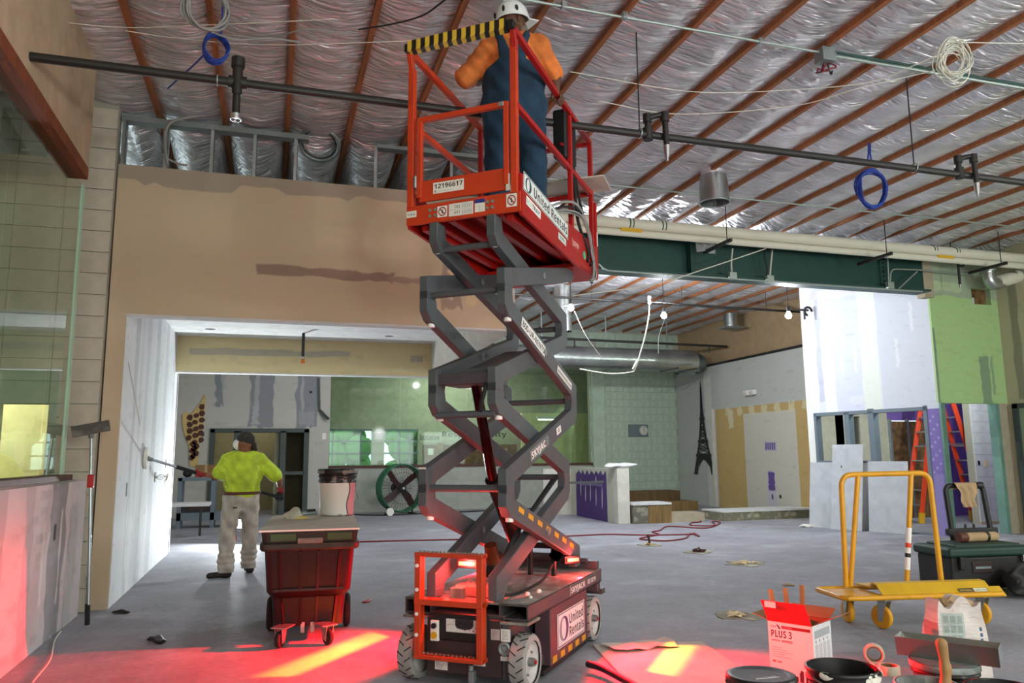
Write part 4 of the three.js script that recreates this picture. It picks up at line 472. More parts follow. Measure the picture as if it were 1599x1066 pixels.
{
  const T_ = lift, P = (name, g, m, par, lab) => { const o = mk(name, g, m, par || T_); if (lab) o.userData.label = lab; return o; };
  const B = (u0, u1, y0, y1, v0, v1, r = 0.006) => r ? rbx(v0, v1, y0, y1, -u1, -u0, r) : bx(v0, v1, y0, y1, -u1, -u0);
  // chassis
  const ch = P('chassis', [B(0.02, 1.5, 0.09, 0.42, -0.24, 0.26), B(0.36, 1.18, 0.06, 0.12, -0.36, 0.36)], M.chassis);
  P('deck_top', [B(0.02, 1.58, 0.475, 0.49, -0.41, 0.41, 0.004)], M.dusty, ch, 'dust-covered deck plate');
  for (const s of [-1, 1]) {
    const a = s < 0 ? -0.41 : 0.225, b = s < 0 ? -0.225 : 0.41;
    P('fork_pocket', [B(0.02, 1.58, 0.478, 0.488, a, b, 0), B(0.02, 1.58, 0.395, 0.405, a, b, 0), B(0.02, 1.58, 0.395, 0.488, a, a + 0.01, 0), B(0.02, 1.58, 0.395, 0.488, b - 0.01, b, 0)], M.chassis, ch);
    P('tie_down_plate', [B(-0.01, 0.2, 0.372, 0.39, s < 0 ? -0.41 : 0.22, s < 0 ? -0.23 : 0.42, 0.006)], M.dusty, ch);
  }
  P('side_tray', [B(0.41, 1.2, 0.05, 0.40, 0.30, 0.408, 0.008)], mat('#553d44', 0.5, { map: T.grain }), ch); P('side_tray', [B(0.41, 1.2, 0.05, 0.40, -0.408, -0.30, 0.008)], mat('#553d44', 0.5, { map: T.grain }), ch);
  P('pothole_guard', [B(0.3, 1.2, 0.02, 0.05, 0.34, 0.40, 0.004), B(0.3, 1.2, 0.02, 0.05, -0.40, -0.34, 0.004)], M.iron, ch);
  // printed plates on the side tray
  const ur = textTex(512, 300, '#ddd2d4', '#1c1c22', [['United', 205, 100, 120, 285], ['Rentals', 205, 212, 120, 290]], (g, w, h) => { g.strokeStyle = '#2b2b30'; g.lineWidth = 8; g.strokeRect(12, 12, w - 24, h - 24); g.fillStyle = '#8d8790'; g.beginPath(); g.ellipse(112, 150, 80, 108, 0, 0, 7); g.fill(); g.fillStyle = '#43305f'; g.beginPath(); g.ellipse(130, 150, 66, 104, 0, 0, 7); g.fill(); g.fillStyle = '#ddd2d4'; g.beginPath(); g.ellipse(112, 150, 42, 92, 0, 0, 7); g.fill(); });
  const d1 = decal('rental_plate', 0.585, 0.215, ur, T_, 'white sign reading United Rentals'); d1.rotation.y = Math.PI / 2; d1.position.copy(L(0.825, 0.23, 0.411));
  for (let i = 0; i < 5; i++) P('hazard_block', [B(0.44 + i * 0.155, 0.52 + i * 0.155, 0.062, 0.10, 0.407, 0.411, 0)], M.yellow);
  const sj = textTex(512, 96, '#4d4649', '#e8e4e4', [['SKYJACK', 10, 48, 74, 270], ['III 3219', 330, 48, 56, 170]]); const d2 = decal('maker_plate', 0.62, 0.07, sj, T_, 'dark plate reading SKYJACK'); d2.rotation.y = Math.PI / 2; d2.position.copy(L(1.12, 0.442, 0.412));
  // front face
  P('front_panel', [B(-0.01, 0.03, 0.07, 0.395, -0.24, 0.25, 0.006)], mat('#3f2f31', 0.5, { map: T.grain }), ch);
  P('control_panel', [B(-0.03, 0, 0.26, 0.42, -0.19, 0.17, 0.01)], M.black, ch);
  const cp = textTex(256, 96, '#dedad6', '#333', [], (g, w, h) => { g.fillStyle = '#1b1a22'; g.fillRect(66, 0, 130, 44); g.beginPath(); g.ellipse(130, 44, 64, 30, 0, 0, 7); g.fill(); const r = rng(3); for (let i = 0; i < 26; i++) { g.fillStyle = ['#333', '#8d2626', '#555'][i % 3]; g.fillRect(8 + r() * 235, 6 + r() * 80, 6, 7); } }); const d3 = decal('control_label', 0.235, 0.075, cp, T_); d3.position.copy(L(-0.033, 0.352, 0.02));
  P('emergency_box', [B(-0.045, -0.01, 0.255, 0.375, -0.20, -0.145, 0.006)], M.pad, ch); P('emergency_knob', [rod(L(-0.04, 0.345, -0.172), L(-0.06, 0.345, -0.172), 0.016)], M.iron, ch); P('emergency_ring', [rod(L(-0.04, 0.29, -0.172), L(-0.055, 0.29, -0.172), 0.02)], M.yellow, ch);
  P('socket_ring', [new THREE.TorusGeometry(0.03, 0.012, 8, 20).translate(0.275, 0.24, 0.02), rod(L(-0.01, 0.24, 0.275), L(-0.03, 0.24, 0.275), 0.02)], M.galvDull, ch);
  for (const [v, y, w, h, k] of [[0.28, 0.315, 0.06, 0.07, 0], [0.215, 0.315, 0.055, 0.06, 1], [0.275, 0.185, 0.055, 0.025, 2], [-0.14, 0.13, 0.085, 0.085, 3], [0.11, 0.145, 0.08, 0.028, 4]]) { const t = textTex(96, 96, k === 1 ? '#b9a3a0' : '#e0dad4', '#444', [], (g) => { const r = rng(k + 9); g.fillStyle = '#777'; for (let i = 0; i < 9; i++) g.fillRect(10, 10 + i * 9, 20 + r() * 50, 3); }); const d = decal('sticker', w, h, t, T_); d.position.copy(L(-0.013, y, v)); }
  P('tow_tongue', [B(-0.05, 0.0, 0.04, 0.105, 0.055, 0.09, 0.004), rod(L(-0.045, 0.11, 0.072), L(-0.045, 0.14, 0.072), 0.016)], M.galvDull, ch); P('corner_post', [B(0.0, 0.08, 0.06, 0.39, 0.25, 0.30, 0.006)], M.chassis, ch); P('rear_step', [B(1.56, 1.64, 0.30, 0.34, 0.22, 0.42, 0.004), B(1.50, 1.58, 0.33, 0.48, 0.3, 0.40, 0.004)], M.chassis, ch);
  // entry ladder
  const ld = new THREE.Group(); ld.name = 'ladder'; T_.add(ld); P('ladder_side', B(-0.11, -0.05, 0.17, 0.775, -0.275, -0.235, 0.004), M.orange, ld); P('ladder_side', B(-0.11, -0.05, 0.17, 0.775, 0.135, 0.175, 0.004), M.orange, ld);
  for (const [y, r] of [[0.765, 0.012], [0.49, 0.018], [0.175, 0.012]]) { P('rung', [B(-0.115, -0.03, y - r, y + r, -0.275, 0.175, 0.004)], M.orange, ld); const gs = []; if (y !== 0.49) { for (let i = 0; i < 16; i++) gs.push(new THREE.ConeGeometry(0.012, 0.012, 6).translate(-0.255 + i * 0.0273, y + r + 0.004, 0.07)); P('tread_teeth', gs, M.dusty, ld); } }
  for (const y of [0.3, 0.42, 0.56, 0.7]) P('bolt', rod(L(-0.112, y, -0.255), L(-0.118, y, -0.255), 0.011), M.pad, ld);
  // wheels
  const wheel = (u, s) => {
    const w = new THREE.Group(); w.name = 'wheel'; w.position.copy(L(u, 0.157, s * 0.365)); T_.add(w); const R = 0.157, W = 0.05;
    P('tyre', lathe([[R - 0.038, -W], [R - 0.01, -W], [R, -W + 0.012], [R, W - 0.012], [R - 0.01, W], [R - 0.038, W]], 40).rotateZ(Math.PI / 2), M.tyre, w);
    const gs = []; for (let k = 0; k < 16; k++) { const a = k / 16 * Math.PI * 2; for (const q of [-1, 1]) { const g = new THREE.BoxGeometry(0.05, 0.004, 0.006).rotateY(q * 0.6).translate(q * 0.024, R, 0).rotateX(a + q * 0.1); gs.push(g); } } P('tread_groove', gs, M.rubber, w);
    P('rim', lathe([[0.02, 0.022], [0.05, 0.026], [0.06, 0.012], [0.095, 0.008], [0.112, 0.03], [0.121, 0.046], [0.121, -0.04], [0.03, -0.04]], 36).rotateZ(-s * Math.PI / 2), M.wheelWhite, w); P('hub', [rod(V(s * 0.02, 0, 0), V(s * 0.062, 0, 0), 0.026, 0.022, 16)], M.galvDull, w); P('hub_cap', rod(V(s * 0.06, 0, 0), V(s * 0.07, 0, 0), 0.012), M.red, w);
    for (let i = 0; i < 6; i++) P('lug_nut', rod(V(s * 0.01, 0.075 * Math.cos(i * 1.047), 0.075 * Math.sin(i * 1.047)), V(s * 0.022, 0.075 * Math.cos(i * 1.047), 0.075 * Math.sin(i * 1.047)), 0.008, 0.008, 6), M.galvDull, w);
  };
  for (const u of [0.08, 1.39]) for (const s of [-1, 1]) wheel(u, s);
  // scissor arms: bent box tubes between pins
  const F = 0.03, Rr = 1.34, pinO = [[F + 1.30, 2.86], [F, 2.39], [Rr, 1.765], [F, 1.155], [Rr, 0.56]], pinI = [[F, 2.84], [Rr, 2.335], [F, 1.775], [Rr, 1.188], [F, 0.53]];
  const armGeo = (a, b, v, w, t = 0.054) => {
    const up = [0.105, 0.075], p = [[a[0], a[1]], [a[0], a[1] - up[0]], [b[0], b[1] + up[1]], [b[0], b[1]]]; const dir = Math.sign(b[0] - a[0]);
    const th = Math.atan2(p[2][1] - p[1][1], p[2][0] - p[1][0]), nx = -Math.sin(th) * t, ny = Math.cos(th) * t; const e = 0.052;
    const A = p[1], Bq = p[2], x = (q) => q * dir;
    const slope = (p[2][1] - p[1][1]) / (p[2][0] - p[1][0]), vt = t / Math.cos(Math.atan(slope)); const Yt = (u) => A[1] + slope * (u - A[0]) + vt, Yb = (u) => A[1] + slope * (u - A[0]) - vt;
    const a0 = a[0] - dir * e, a1 = a[0] + dir * e, b0 = b[0] - dir * e, b1 = b[0] + dir * e;
    const pts = [[a0, a[1] + 0.02], [a1, a[1] + 0.02], [a1 + dir * 0.02, Yt(a1 + dir * 0.02)], [b1, Yt(b1)], [b1, b[1] - 0.02], [b0, b[1] - 0.02], [b0 - dir * 0.02, Yb(b0 - dir * 0.02)], [a0 + dir * 0.05, Yb(a0 + dir * 0.05)], [a0, Yb(a0) + 0.04]];
    const q = dir > 0 ? pts.slice().reverse() : pts; const g = prism(q.map(([u, y]) => [u, y]), w, 0.005); return g.rotateY(Math.PI / 2).translate(v, 0, 0);   // shape x (u) turns to -z
  };
  for (const s of [-1, 1]) {
    const vo = s * 0.272, vi = s * 0.205;
    for (let k = 0; k < 4; k++) { const o = P('scissor_arm', armGeo(pinO[k], pinO[k + 1], vo, 0.05), M.arm); const i = P('scissor_arm', armGeo(pinI[k], pinI[k + 1], vi, 0.05), M.arm); const mid = (a, b) => [(a[0] + b[0]) / 2, (a[1] + b[1]) / 2 - 0.015]; const c = mid(pinO[k], pinO[k + 1]); P('centre_pin', [rod(L(c[0], c[1], s * 0.17), L(c[0], c[1], s * 0.31), 0.024)], M.galvDull, o); }
    for (const [pins, v] of [[pinO, vo], [pinI, vi]]) pins.forEach(([u, y], k) => { const b = P('pin_boss', [B(u - 0.055, u + 0.055, y - 0.028, y + 0.028, v - 0.032, v + 0.032, 0.008)], M.arm); if (u < 0.5 && k > 0 && k < 4) P('bumper_pad', [rod(L(u + 0.05, y - 0.20, v - 0.0), L(u + 0.05, y - 0.16, v), 0.024, 0.024, 16)], M.pad); if (u < 0.5 && k === 0) P('bumper_pad', [rod(L(u + 0.03, y - 0.17, v), L(u + 0.03, y - 0.13, v), 0.024)], M.pad); });
  }
  for (const [u, y, h] of [[F, 2.39, 0.272], [Rr, 2.335, 0.205], [F, 1.61, 0.205], [Rr, 1.765, 0.272], [F, 1.155, 0.272], [Rr, 1.188, 0.205], [F + 0.04, 2.70, 0.205], [F + 1.3, 2.83, 0.272], [Rr, 0.6, 0.272]]) P('cross_tube', rod(L(u, y, -h), L(u, y, h), 0.022), M.arm);
  P('cylinder_cross_member', [B(0.05, 0.30, 1.80, 1.90, -0.18, 0.18, 0.01)], M.arm); P('cross_plate', [B(0.0, 0.02, 1.80, 1.87, -0.19, 0.19, 0.004)], M.chassis);
  P('cover_plate', [bar(L(0.25, 1.90, 0), L(1.0, 2.12, 0), 0.26, 0.02)], M.arm);
  P('lift_cylinder', [rod(L(0.95, 0.66, 0), L(0.45, 1.2, 0), 0.055)], M.black); P('piston_rod', [rod(L(0.45, 1.2, 0), L(0.18, 1.83, 0), 0.035)], mat('#3a0d0d', 0.2, { metalness: 0.8 })); P('hydraulic_hose', tube([L(0.1, 1.86, 0.12), L(-0.02, 1.76, 0.16), L(0.0, 1.64, 0.12), L(0.2, 1.62, 0.1)], 0.014), M.rubber);
  for (let i = 0; i < 7; i++) { const u = 0.16 + i * 0.165, a = pinO[3], b = pinO[4], y = a[1] - 0.105 + (b[1] + 0.075 - a[1] + 0.105) * (u - a[0]) / (b[0] - a[0]); P('hazard_block', bar(L(u, y + 0.02, 0.302), L(u + 0.085, y - 0.01, 0.302), 0.004, 0.032), M.yellow); }
  const armDecal = (tex, a, b, f, w, h) => { const o = decal('arm_label', w, h, tex, T_), dirU = b[0] - a[0], ya = a[1] - 0.105, yb = b[1] + 0.075, u = a[0] + dirU * f, y = ya + (yb - ya) * f, sl = Math.atan2(yb - ya, dirU); o.position.copy(L(u, y, 0.3035)); o.rotation.set(0, Math.PI / 2, 0); o.rotateZ(dirU > 0 ? sl : sl + Math.PI); return o; };
  armDecal(textTex(512, 96, '#e6e6e0', '#2a2a2a', [['800-UR-RENTS', 14, 50, 78, 484]]), pinO[1], pinO[2], 0.33, 0.46, 0.075).userData.label = 'white arm label reading 800-UR-RENTS';
  armDecal(textTex(384, 72, '#dcdcd6', '#444', [['unitedrentals.com', 10, 38, 44, 362]]), pinO[1], pinO[2], 0.82, 0.34, 0.055).userData.label = 'white arm label reading unitedrentals.com';
  armDecal(textTex(384, 96, '#6b716e', '#ece8e6', [['SKYJACK', 8, 50, 84, 368]]), pinO[2], pinO[3], 0.60, 0.36, 0.07).userData.label = 'arm lettering reading SKYJACK'; armDecal(textTex(96, 64, '#e4dedb', '#733', [['0', 30, 32, 50, 30]]), pinO[2], pinO[3], 0.30, 0.1, 0.05);
  for (const s of [-1]) { const d = decal('warning_label', 0.05, 0.09, textTex(64, 128, '#e3d7cd', '#444', [['!', 24, 34, 50, 14, 'bold', '#c04a1a'], ['o', 16, 92, 60, 30]]), T_); d.position.copy(L(-0.024, 1.24, -0.272)); }
  P('cable_bundle', [tube([L(0.06, 0.56, 0.17), L(0.4, 0.82, 0.165), L(0.9, 1.03, 0.165), L(1.28, 1.18, 0.16)], 0.014), tube([L(0.06, 0.55, 0.15), L(0.5, 0.84, 0.15), L(1.25, 1.17, 0.14)], 0.012), tube([L(0.05, 0.52, 0.2), L(0.3, 0.5, 0.22), L(0.7, 0.52, 0.25), L(1.1, 0.60, 0.2)], 0.010)], M.rubber);
  P('beacon', [rod(L(0.75, 0.52, -0.13), L(0.75, 0.62, -0.13), 0.06, 0.05)], M.black); P('beacon_lens', [rod(L(0.75, 0.62, -0.13), L(0.70, 0.74, -0.13), 0.055, 0.045)], mat('#7a3413', 0.35));
  P('motor_box', [B(0.12, 0.4, 0.49, 0.56, -0.12, 0.12, 0.01), B(0.02, 0.08, 0.49, 0.56, -0.10, -0.02, 0.006)], M.dusty); P('rear_bracket', [B(1.02, 1.06, 0.5, 0.72, 0.02, 0.05), B(1.02, 1.06, 0.5, 0.72, 0.2, 0.23), B(1.02, 1.06, 0.69, 0.73, 0.02, 0.23)], M.iron); P('rear_bar', [rod(L(1.45, 0.56, -0.3), L(1.45, 0.56, 0.34), 0.02), B(1.5, 1.56, 0.49, 0.55, -0.36, 0.4)], M.chassis);
  P('deck_grit', [new THREE.IcosahedronGeometry(0.018, 0).translate(0.3, 0.497, -0.3), new THREE.IcosahedronGeometry(0.013, 0).translate(0.35, 0.495, -0.22), new THREE.IcosahedronGeometry(0.02, 0).translate(0.33, 0.497, -0.42), new THREE.IcosahedronGeometry(0.012, 0).translate(0.05, 0.495, -0.2)], M.boardCore);
  // platform
  const y0 = 2.85, yd = 2.965; const pf = P('platform_deck', [B(0.02, 1.70, yd - 0.02, yd, -0.40, 0.40, 0)], M.red);
  P('front_toe_plate', [B(-0.012, 0.012, 2.87, 3.0, -0.415, 0.405, 0.004)], M.orange); for (const s of [-1, 1]) { P('side_beam', [prism([[0.0, 2.85], [1.2, 2.77], [1.2, 2.97], [0.9, 3.0], [0.9, 3.02], [0.0, 3.12]], 0.02).rotateY(Math.PI / 2).translate(s * 0.40, 0, 0)], M.red); P('side_toe_plate', [B(0.9, 1.72, 2.80, 3.06, s * 0.40 - 0.012, s * 0.40 + 0.012, 0.004)], M.red); }
  P('rear_toe_plate', [B(1.70, 1.72, 2.80, 3.06, -0.4, 0.4, 0.004)], M.red); for (const v of [-0.24, -0.1, 0.1, 0.24]) P('floor_rib', [B(0.03, 1.68, 2.87, yd - 0.02, v - 0.025, v + 0.025, 0.006)], M.red, pf); P('guide_rail', [B(0.05, 1.5, 2.84, 2.88, 0.28, 0.33, 0.004), B(0.05, 1.5, 2.84, 2.88, -0.33, -0.28, 0.004)], M.red, pf); P('extension_tail', [B(1.2, 1.74, 2.79, 2.82, -0.38, 0.40, 0.004)], M.red, pf);
  // platform stickers
  const stick = (w, h, tex, v, y, lab) => { const d = decal('sticker', w, h, tex, T_, lab); d.position.copy(L(-0.014, y, v)); return d; };
  const noT = textTex(96, 96, '#e2dcd2', '#222', [], (g) => { g.strokeStyle = '#8a2018'; g.lineWidth = 9; g.beginPath(); g.arc(48, 48, 34, 0, 7); g.stroke(); g.beginPath(); g.moveTo(25, 25); g.lineTo(71, 71); g.stroke(); g.fillStyle = '#333'; g.fillRect(42, 30, 10, 36); });
  stick(0.072, 0.075, noT, -0.145, 2.935); stick(0.072, 0.085, noT, 0.345, 2.945); stick(0.175, 0.085, textTex(256, 128, '#dfd9cd', '#333', [['7 0 2', 60, 36, 40, 60], ['8 5 1', 60, 94, 40, 60]], (g) => { g.strokeStyle = '#777'; g.strokeRect(4, 4, 248, 58); g.strokeRect(4, 66, 248, 58); g.fillStyle = '#aaa'; for (let i = 0; i < 6; i++) { g.fillRect(140 + i * 18, 14, 10, 40); g.fillRect(140 + i * 18, 76, 10, 40); } }), -0.01, 2.935); stick(0.072, 0.085, textTex(96, 112, '#e2dccf', '#222', [['|', 40, 74, 50, 10]], (g) => { g.fillStyle = '#2b2f7c'; g.fillRect(0, 0, 96, 34); }), 0.125, 2.94); stick(0.075, 0.045, textTex(96, 56, '#ddd7cc', '#555', [['c-a-u', 12, 28, 26, 70]]), -0.375, 2.945);
  for (const v of [-0.235, -0.195, 0.18, 0.215]) for (const y of [2.915, 2.955]) P('rivet', rod(L(-0.012, y, v), L(-0.02, y, v), 0.011), M.galv);
  const u1 = decal('rental_sign', 0.9, 0.125, textTex(768, 110, '#dfe4e0', '#15191c', [['United Rentals', 150, 56, 84, 600]], (g, w, h) => { g.strokeStyle = '#222'; g.lineWidth = 5; g.strokeRect(6, 6, w - 12, h - 12); g.fillStyle = '#2c3f52'; g.beginPath(); g.ellipse(74, 55, 46, 44, 0, 0, 7); g.fill(); g.fillStyle = '#dfe4e0'; g.beginPath(); g.ellipse(70, 55, 22, 38, 0, 0, 7); g.fill(); }), T_, 'white sign reading United Rentals along the platform side'); u1.rotation.y = Math.PI / 2; u1.rotateZ(-0.11); u1.position.copy(L(0.47, 3.03, 0.413));
  const e1 = decal('eco_label', 0.26, 0.06, textTex(256, 60, '#e8e8e4', '#17202a', [['ECO', 8, 31, 42, 80, 'normal', '#3c8d5c'], ['TRAY', 96, 31, 42, 140]]), T_, 'small label reading ECOTRAY'); e1.rotation.y = Math.PI / 2; e1.rotateZ(-0.11); e1.position.copy(L(0.2, 2.95, 0.413)); const e2 = decal('eco_label', 0.17, 0.05, textTex(128, 48, '#c8d4cc', '#4a6a58', [['19ft', 20, 24, 30, 80]]), T_); e2.rotation.y = Math.PI / 2; e2.rotateZ(-0.09); e2.position.copy(L(0.78, 2.89, 0.413)); P('green_sticker', [rod(L(1.32, 2.90, 0.413), L(1.32, 2.90, 0.416), 0.035)], mat('#4fae7c', 0.5)); const e3 = decal('model_label', 0.16, 0.07, textTex(96, 48, '#b22018', '#d8c8c0', [['3219', 6, 25, 36, 84]]), T_); e3.rotation.y = Math.PI / 2; e3.position.copy(L(1.1, 2.93, 0.414));
  // guard rails
  const tb = (a, b, s = 0.036) => bar(a, b, s, s, undefined, 0.005); const YR = 4.06;
  P('corner_post', tb(L(0, 2.99, -0.385), L(0, YR - 0.08, -0.385), 0.045), M.orange); P('corner_post', tb(L(0, 2.99, 0.365), L(0, YR - 0.02, 0.365), 0.045), M.orange);
  for (const s of [-1, 1]) { const v = s > 0 ? 0.375 : -0.385; P('top_rail', [tb(L(-0.05, YR + 0.03, v), L(1.68, YR - 0.09, v), 0.04), tb(L(0, YR - 0.1, v), L(-0.05, YR + 0.04, v))], s > 0 ? M.red : M.orange); P('mid_rail', tb(L(0, 3.58, v), L(1.68, 3.52, v)), s > 0 ? M.red : M.orange); P('rear_post', tb(L(1.68, 3.0, v), L(1.68, YR - 0.1, v)), M.red); P('middle_post', tb(L(1.12, 3.05, v), L(1.12, 3.98, v)), M.red); }
  P('rear_rail', [tb(L(1.68, YR - 0.1, -0.385), L(1.68, YR - 0.1, 0.375)), tb(L(1.68, 3.52, -0.385), L(1.68, 3.52, 0.375))], M.red); P('extension_post', [tb(L(1.74, 2.85, 0.385), L(1.74, 3.46, 0.385), 0.034)], M.red); P('serial_plate', [B(1.735, 1.745, 3.08, 3.2, 0.40, 0.408, 0)], M.pad);
  for (const [a, b] of [[-0.405, -0.37], [0.35, 0.395]]) P('post_cap', B(-0.085, -0.03, YR + 0.01, YR + 0.07, a, b), M.black);
  const hz = canvasTex(512, 64, (g, w, h) => { g.fillStyle = '#d7b233'; g.fillRect(0, 0, w, h); g.fillStyle = '#15130e'; for (let i = -1; i < 12; i++) { g.beginPath(); g.moveTo(i * 48, h); g.lineTo(i * 48 + 24, h); g.lineTo(i * 48 + 48, 0); g.lineTo(i * 48 + 24, 0); g.closePath(); g.fill(); } }); const hg = norm(B(-0.10, -0.035, YR + 0.005, YR + 0.075, -0.37, 0.35, 0)); { const p = hg.attributes.position, uv = hg.attributes.uv; for (let i = 0; i < p.count; i++) uv.setXY(i, (p.getX(i) + 0.37) / 0.72, (p.getY(i) - YR + p.getZ(i)) / 0.12); } const hb = mk('hazard_bar', hg, mat('#ffffff', 0.5, { map: hz }), T_, true); hb.userData.label = 'yellow and black striped drop bar'; 
  const gt = P('gate', [tb(L(-0.005, 3.05, -0.318), L(-0.005, 3.61, -0.318)), tb(L(-0.005, 3.05, 0.312), L(-0.005, 3.61, 0.312)), tb(L(-0.005, 3.595, -0.318), L(-0.005, 3.595, 0.312))], M.orange); P('gate_panel', [B(-0.012, 0.006, 3.02, 3.165, -0.32, 0.315, 0.004)], M.orange, gt); P('gate_hinge', [rod(L(-0.02, 3.12, -0.345), L(-0.02, 3.2, -0.345), 0.012)], M.galv, gt); P('gate_latch', [B(-0.03, 0.0, 3.58, 3.61, 0.26, 0.3)], M.galv, gt); P('rag_tag', [bx(0.31, 0.335, 3.01, 3.12, 0.015, 0.022)], M.ragWhite, gt);
  const sn = decal('serial_sign', 0.225, 0.075, textTex(320, 112, '#e5dfd3', '#14110f', [['12196617', 10, 40, 66, 300], ['o', 14, 88, 40, 20], ['______', 60, 84, 22, 150]]), T_, 'white sign reading 12196617'); sn.position.copy(L(-0.0155, 3.10, -0.1));
  const cb = P('control_box', [B(1.05, 1.32, 3.62, 4.02, 0.26, 0.37, 0.02)], M.black); P('control_knob', [rod(L(1.05, 3.72, 0.34), L(1.03, 3.72, 0.34), 0.012)], M.red, cb); P('control_cable', [tube([L(1.2, 3.62, 0.36), L(1.18, 3.4, 0.39), L(1.22, 3.15, 0.40), L(1.4, 2.95, 0.42), L(1.38, 2.86, 0.42)], 0.013), tube([L(1.25, 3.62, 0.36), L(1.3, 3.3, 0.4), L(1.5, 3.1, 0.41), L(1.55, 2.95, 0.42), L(1.46, 2.85, 0.42)], 0.011)], M.rubber, cb);
  // red warning lamps: front bar, rear right and rear left, each with its light
  const lamp = (u, y, v, w, dir, [I, S], aim) => { const g = new THREE.Group(); g.name = 'warning_lamp'; g.position.copy(L(u, y, v)); g.rotation.y = dir; T_.add(g); P('lens', [rbx(-w / 2, w / 2, -0.013, 0.013, 0.0, 0.012, 0.005)], M.led, g); P('lamp_body', [rbx(-w / 2 - 0.02, w / 2 + 0.02, -0.03, 0.03, -0.045, 0.0, 0.008)], M.black, g); const l = new THREE.PointLight(new THREE.Color(1, 0.055, 0.045), I); l.position.set(0, 0, 0.05); l.castShadow = true; l.shadow.radius = 1; g.add(l); if (S) { const s = new THREE.SpotLight(new THREE.Color(1, 0.004, 0.012), S, 0, 41 * DEG, 1); s.position.set(0, 0, 0.05); s.castShadow = true; s.shadow.radius = 1; s.target.position.copy(L(...aim)); g.add(s); T_.add(s.target); s.target.name = 'lamp_aim'; } return g; };
  lamp(0.10, 0.695, -0.02, 0.115, 0, LEDS[0]); lamp(1.17, 0.60, 0.315, 0.10, 0.9, LEDS[1], [0.7, 0, 1.25]); lamp(1.17, 0.62, -0.315, 0.10, -0.9, LEDS[2], [0.4, 0, -1.15]);
  // zone lamps under the platform sides: a slit hood throws the narrow stripe parallel to the lift
  for (const [s, u, half, I, out] of ZONES) {
    const g = new THREE.Group(); g.name = 'zone_lamp'; g.position.copy(L(u, 0.66, s * 0.235)); T_.add(g);
    const tx = (out - s * 0.235), ty = -0.66, d = Math.hypot(tx, ty), dx = tx / d, dy = ty / d, nx = -dy, ny = dx; const k = 0.04, slit = 0.0022;
    const H = (a, b, z0, z1, t0, t1) => { const q = new THREE.BoxGeometry(Math.abs(b - a), Math.abs(t1 - t0), Math.abs(z1 - z0)); const m = new THREE.Matrix4().makeBasis(V(nx, ny, 0), V(dx, dy, 0), V(0, 0, 1)); return q.translate((a + b) / 2, (t0 + t1) / 2, (z0 + z1) / 2).applyMatrix4(m); };
    const zz = k * half / d;
    P('slit_hood', [H(slit, 0.02, -0.04, 0.04, k, k + 0.003), H(-0.02, -slit, -0.04, 0.04, k, k + 0.003), H(-slit, slit, zz, 0.04, k, k + 0.003), H(-slit, slit, -0.04, -zz, k, k + 0.003), H(0.02, 0.022, -0.04, 0.04, -0.02, k + 0.003), H(-0.033, -0.02, -0.04, 0.04, -0.02, k + 0.003), H(-0.02, 0.02, 0.04, 0.042, -0.02, k), H(-0.02, 0.02, -0.042, -0.04, -0.02, k), H(-0.022, 0.022, -0.042, 0.042, -0.023, -0.02)], M.black, g);
    const l = new THREE.PointLight(new THREE.Color(1, 0.36, 0.02), I); l.castShadow = true; l.shadow.radius = 0.06; g.add(l);
  }
}
// loose cables tossed over the platform side, board lying on the rear rail
{
  const q = rng(8), t = thing('cable_bundle', 'tangle of grey cables draped over the lift platform side', 'cable'); for (let i = 0; i < 7; i++) { const a = q() * 0.1, b = q() * 0.12; mk('cable', tube([lw(0.62 + a, 3.06 + b * 0.3, 0.30), lw(0.85 + a, 3.12 + b, 0.40), lw(1.12 + a, 3.16 + b, 0.43), lw(1.32 + b, 3.08 + a * 0.4, 0.44), lw(1.45 + a, 2.92 + b * 0.4, 0.43), lw(1.5 + b, 2.78 + a * 0.3, 0.43), lw(1.38 + a, 2.7 + b * 0.2, 0.43)], 0.008, 40, 6), i % 3 === 2 ? M.cableBlack : M.cableGrey, t); }
  const b = thing('board_scrap', 'scrap of pale board lying across the rear rail of the lift', 'board', lw(1.5, 3.545, 0.2).toArray(), LA + 0.1); mk('sheet', rbx(-0.2, 0.36, 0, 0.014, -0.2, 0.16, 0.003), M.board, b);
}
// ================= PEOPLE =================
const ellA = (p, c, rx, ry, rz, ca, sa) => { const dx = p.x - c.x, dz = p.z - c.z; const X = dx * ca + dz * sa, Z = -dx * sa + dz * ca; const k = Math.hypot(X / rx, (p.y - c.y) / ry, Z / rz); return (k - 1) * Math.min(rx, ry, rz); };
function grip(wr, g, ax, rc, sideUp) {                       // bones of a hand whose fingers close round a bar of axis ax through g
  const a = ax.clone().normalize(), back = wr.clone().sub(g); back.addScaledVector(a, -back.dot(a)).normalize(); const up = a.clone().cross(back).multiplyScalar(sideUp), R = rc + 0.010, out = [];
  const on = (t, o) => g.clone().addScaledVector(a, o).addScaledVector(back, Math.cos(t) * R).addScaledVector(up, Math.sin(t) * R);
  for (let i = 0; i < 4; i++) { const o = (i - 1.5) * 0.0205, len = [2.9, 3.3, 3.15, 2.6][i]; let p = on(0.25, o); out.push([wr.clone().addScaledVector(a, o * 0.55), p, 0.0165, 0.0115]); for (let k = 1; k <= 4; k++) { const q = on(0.25 + len * k / 4 * 1.1, o); out.push([p, q, 0.0098 - k * 0.0004, 0.0094 - k * 0.0004]); p = q; } }
  const t0 = wr.clone().lerp(on(0, -0.03), 0.55).addScaledVector(a, -0.014), t1 = on(-0.8, -0.052), t2 = on(-1.9, -0.046); out.push([t0, t1, 0.0135, 0.011], [t1, t2, 0.011, 0.0092]); return out;
}
function limbs(list, k) { return bones(list, k); }
function sk(name, f, lo, hi, c, m, parent, label) { const o = mk(name, nets(f, lo, hi, c), m, parent); if (label) o.userData.label = label; return o; }
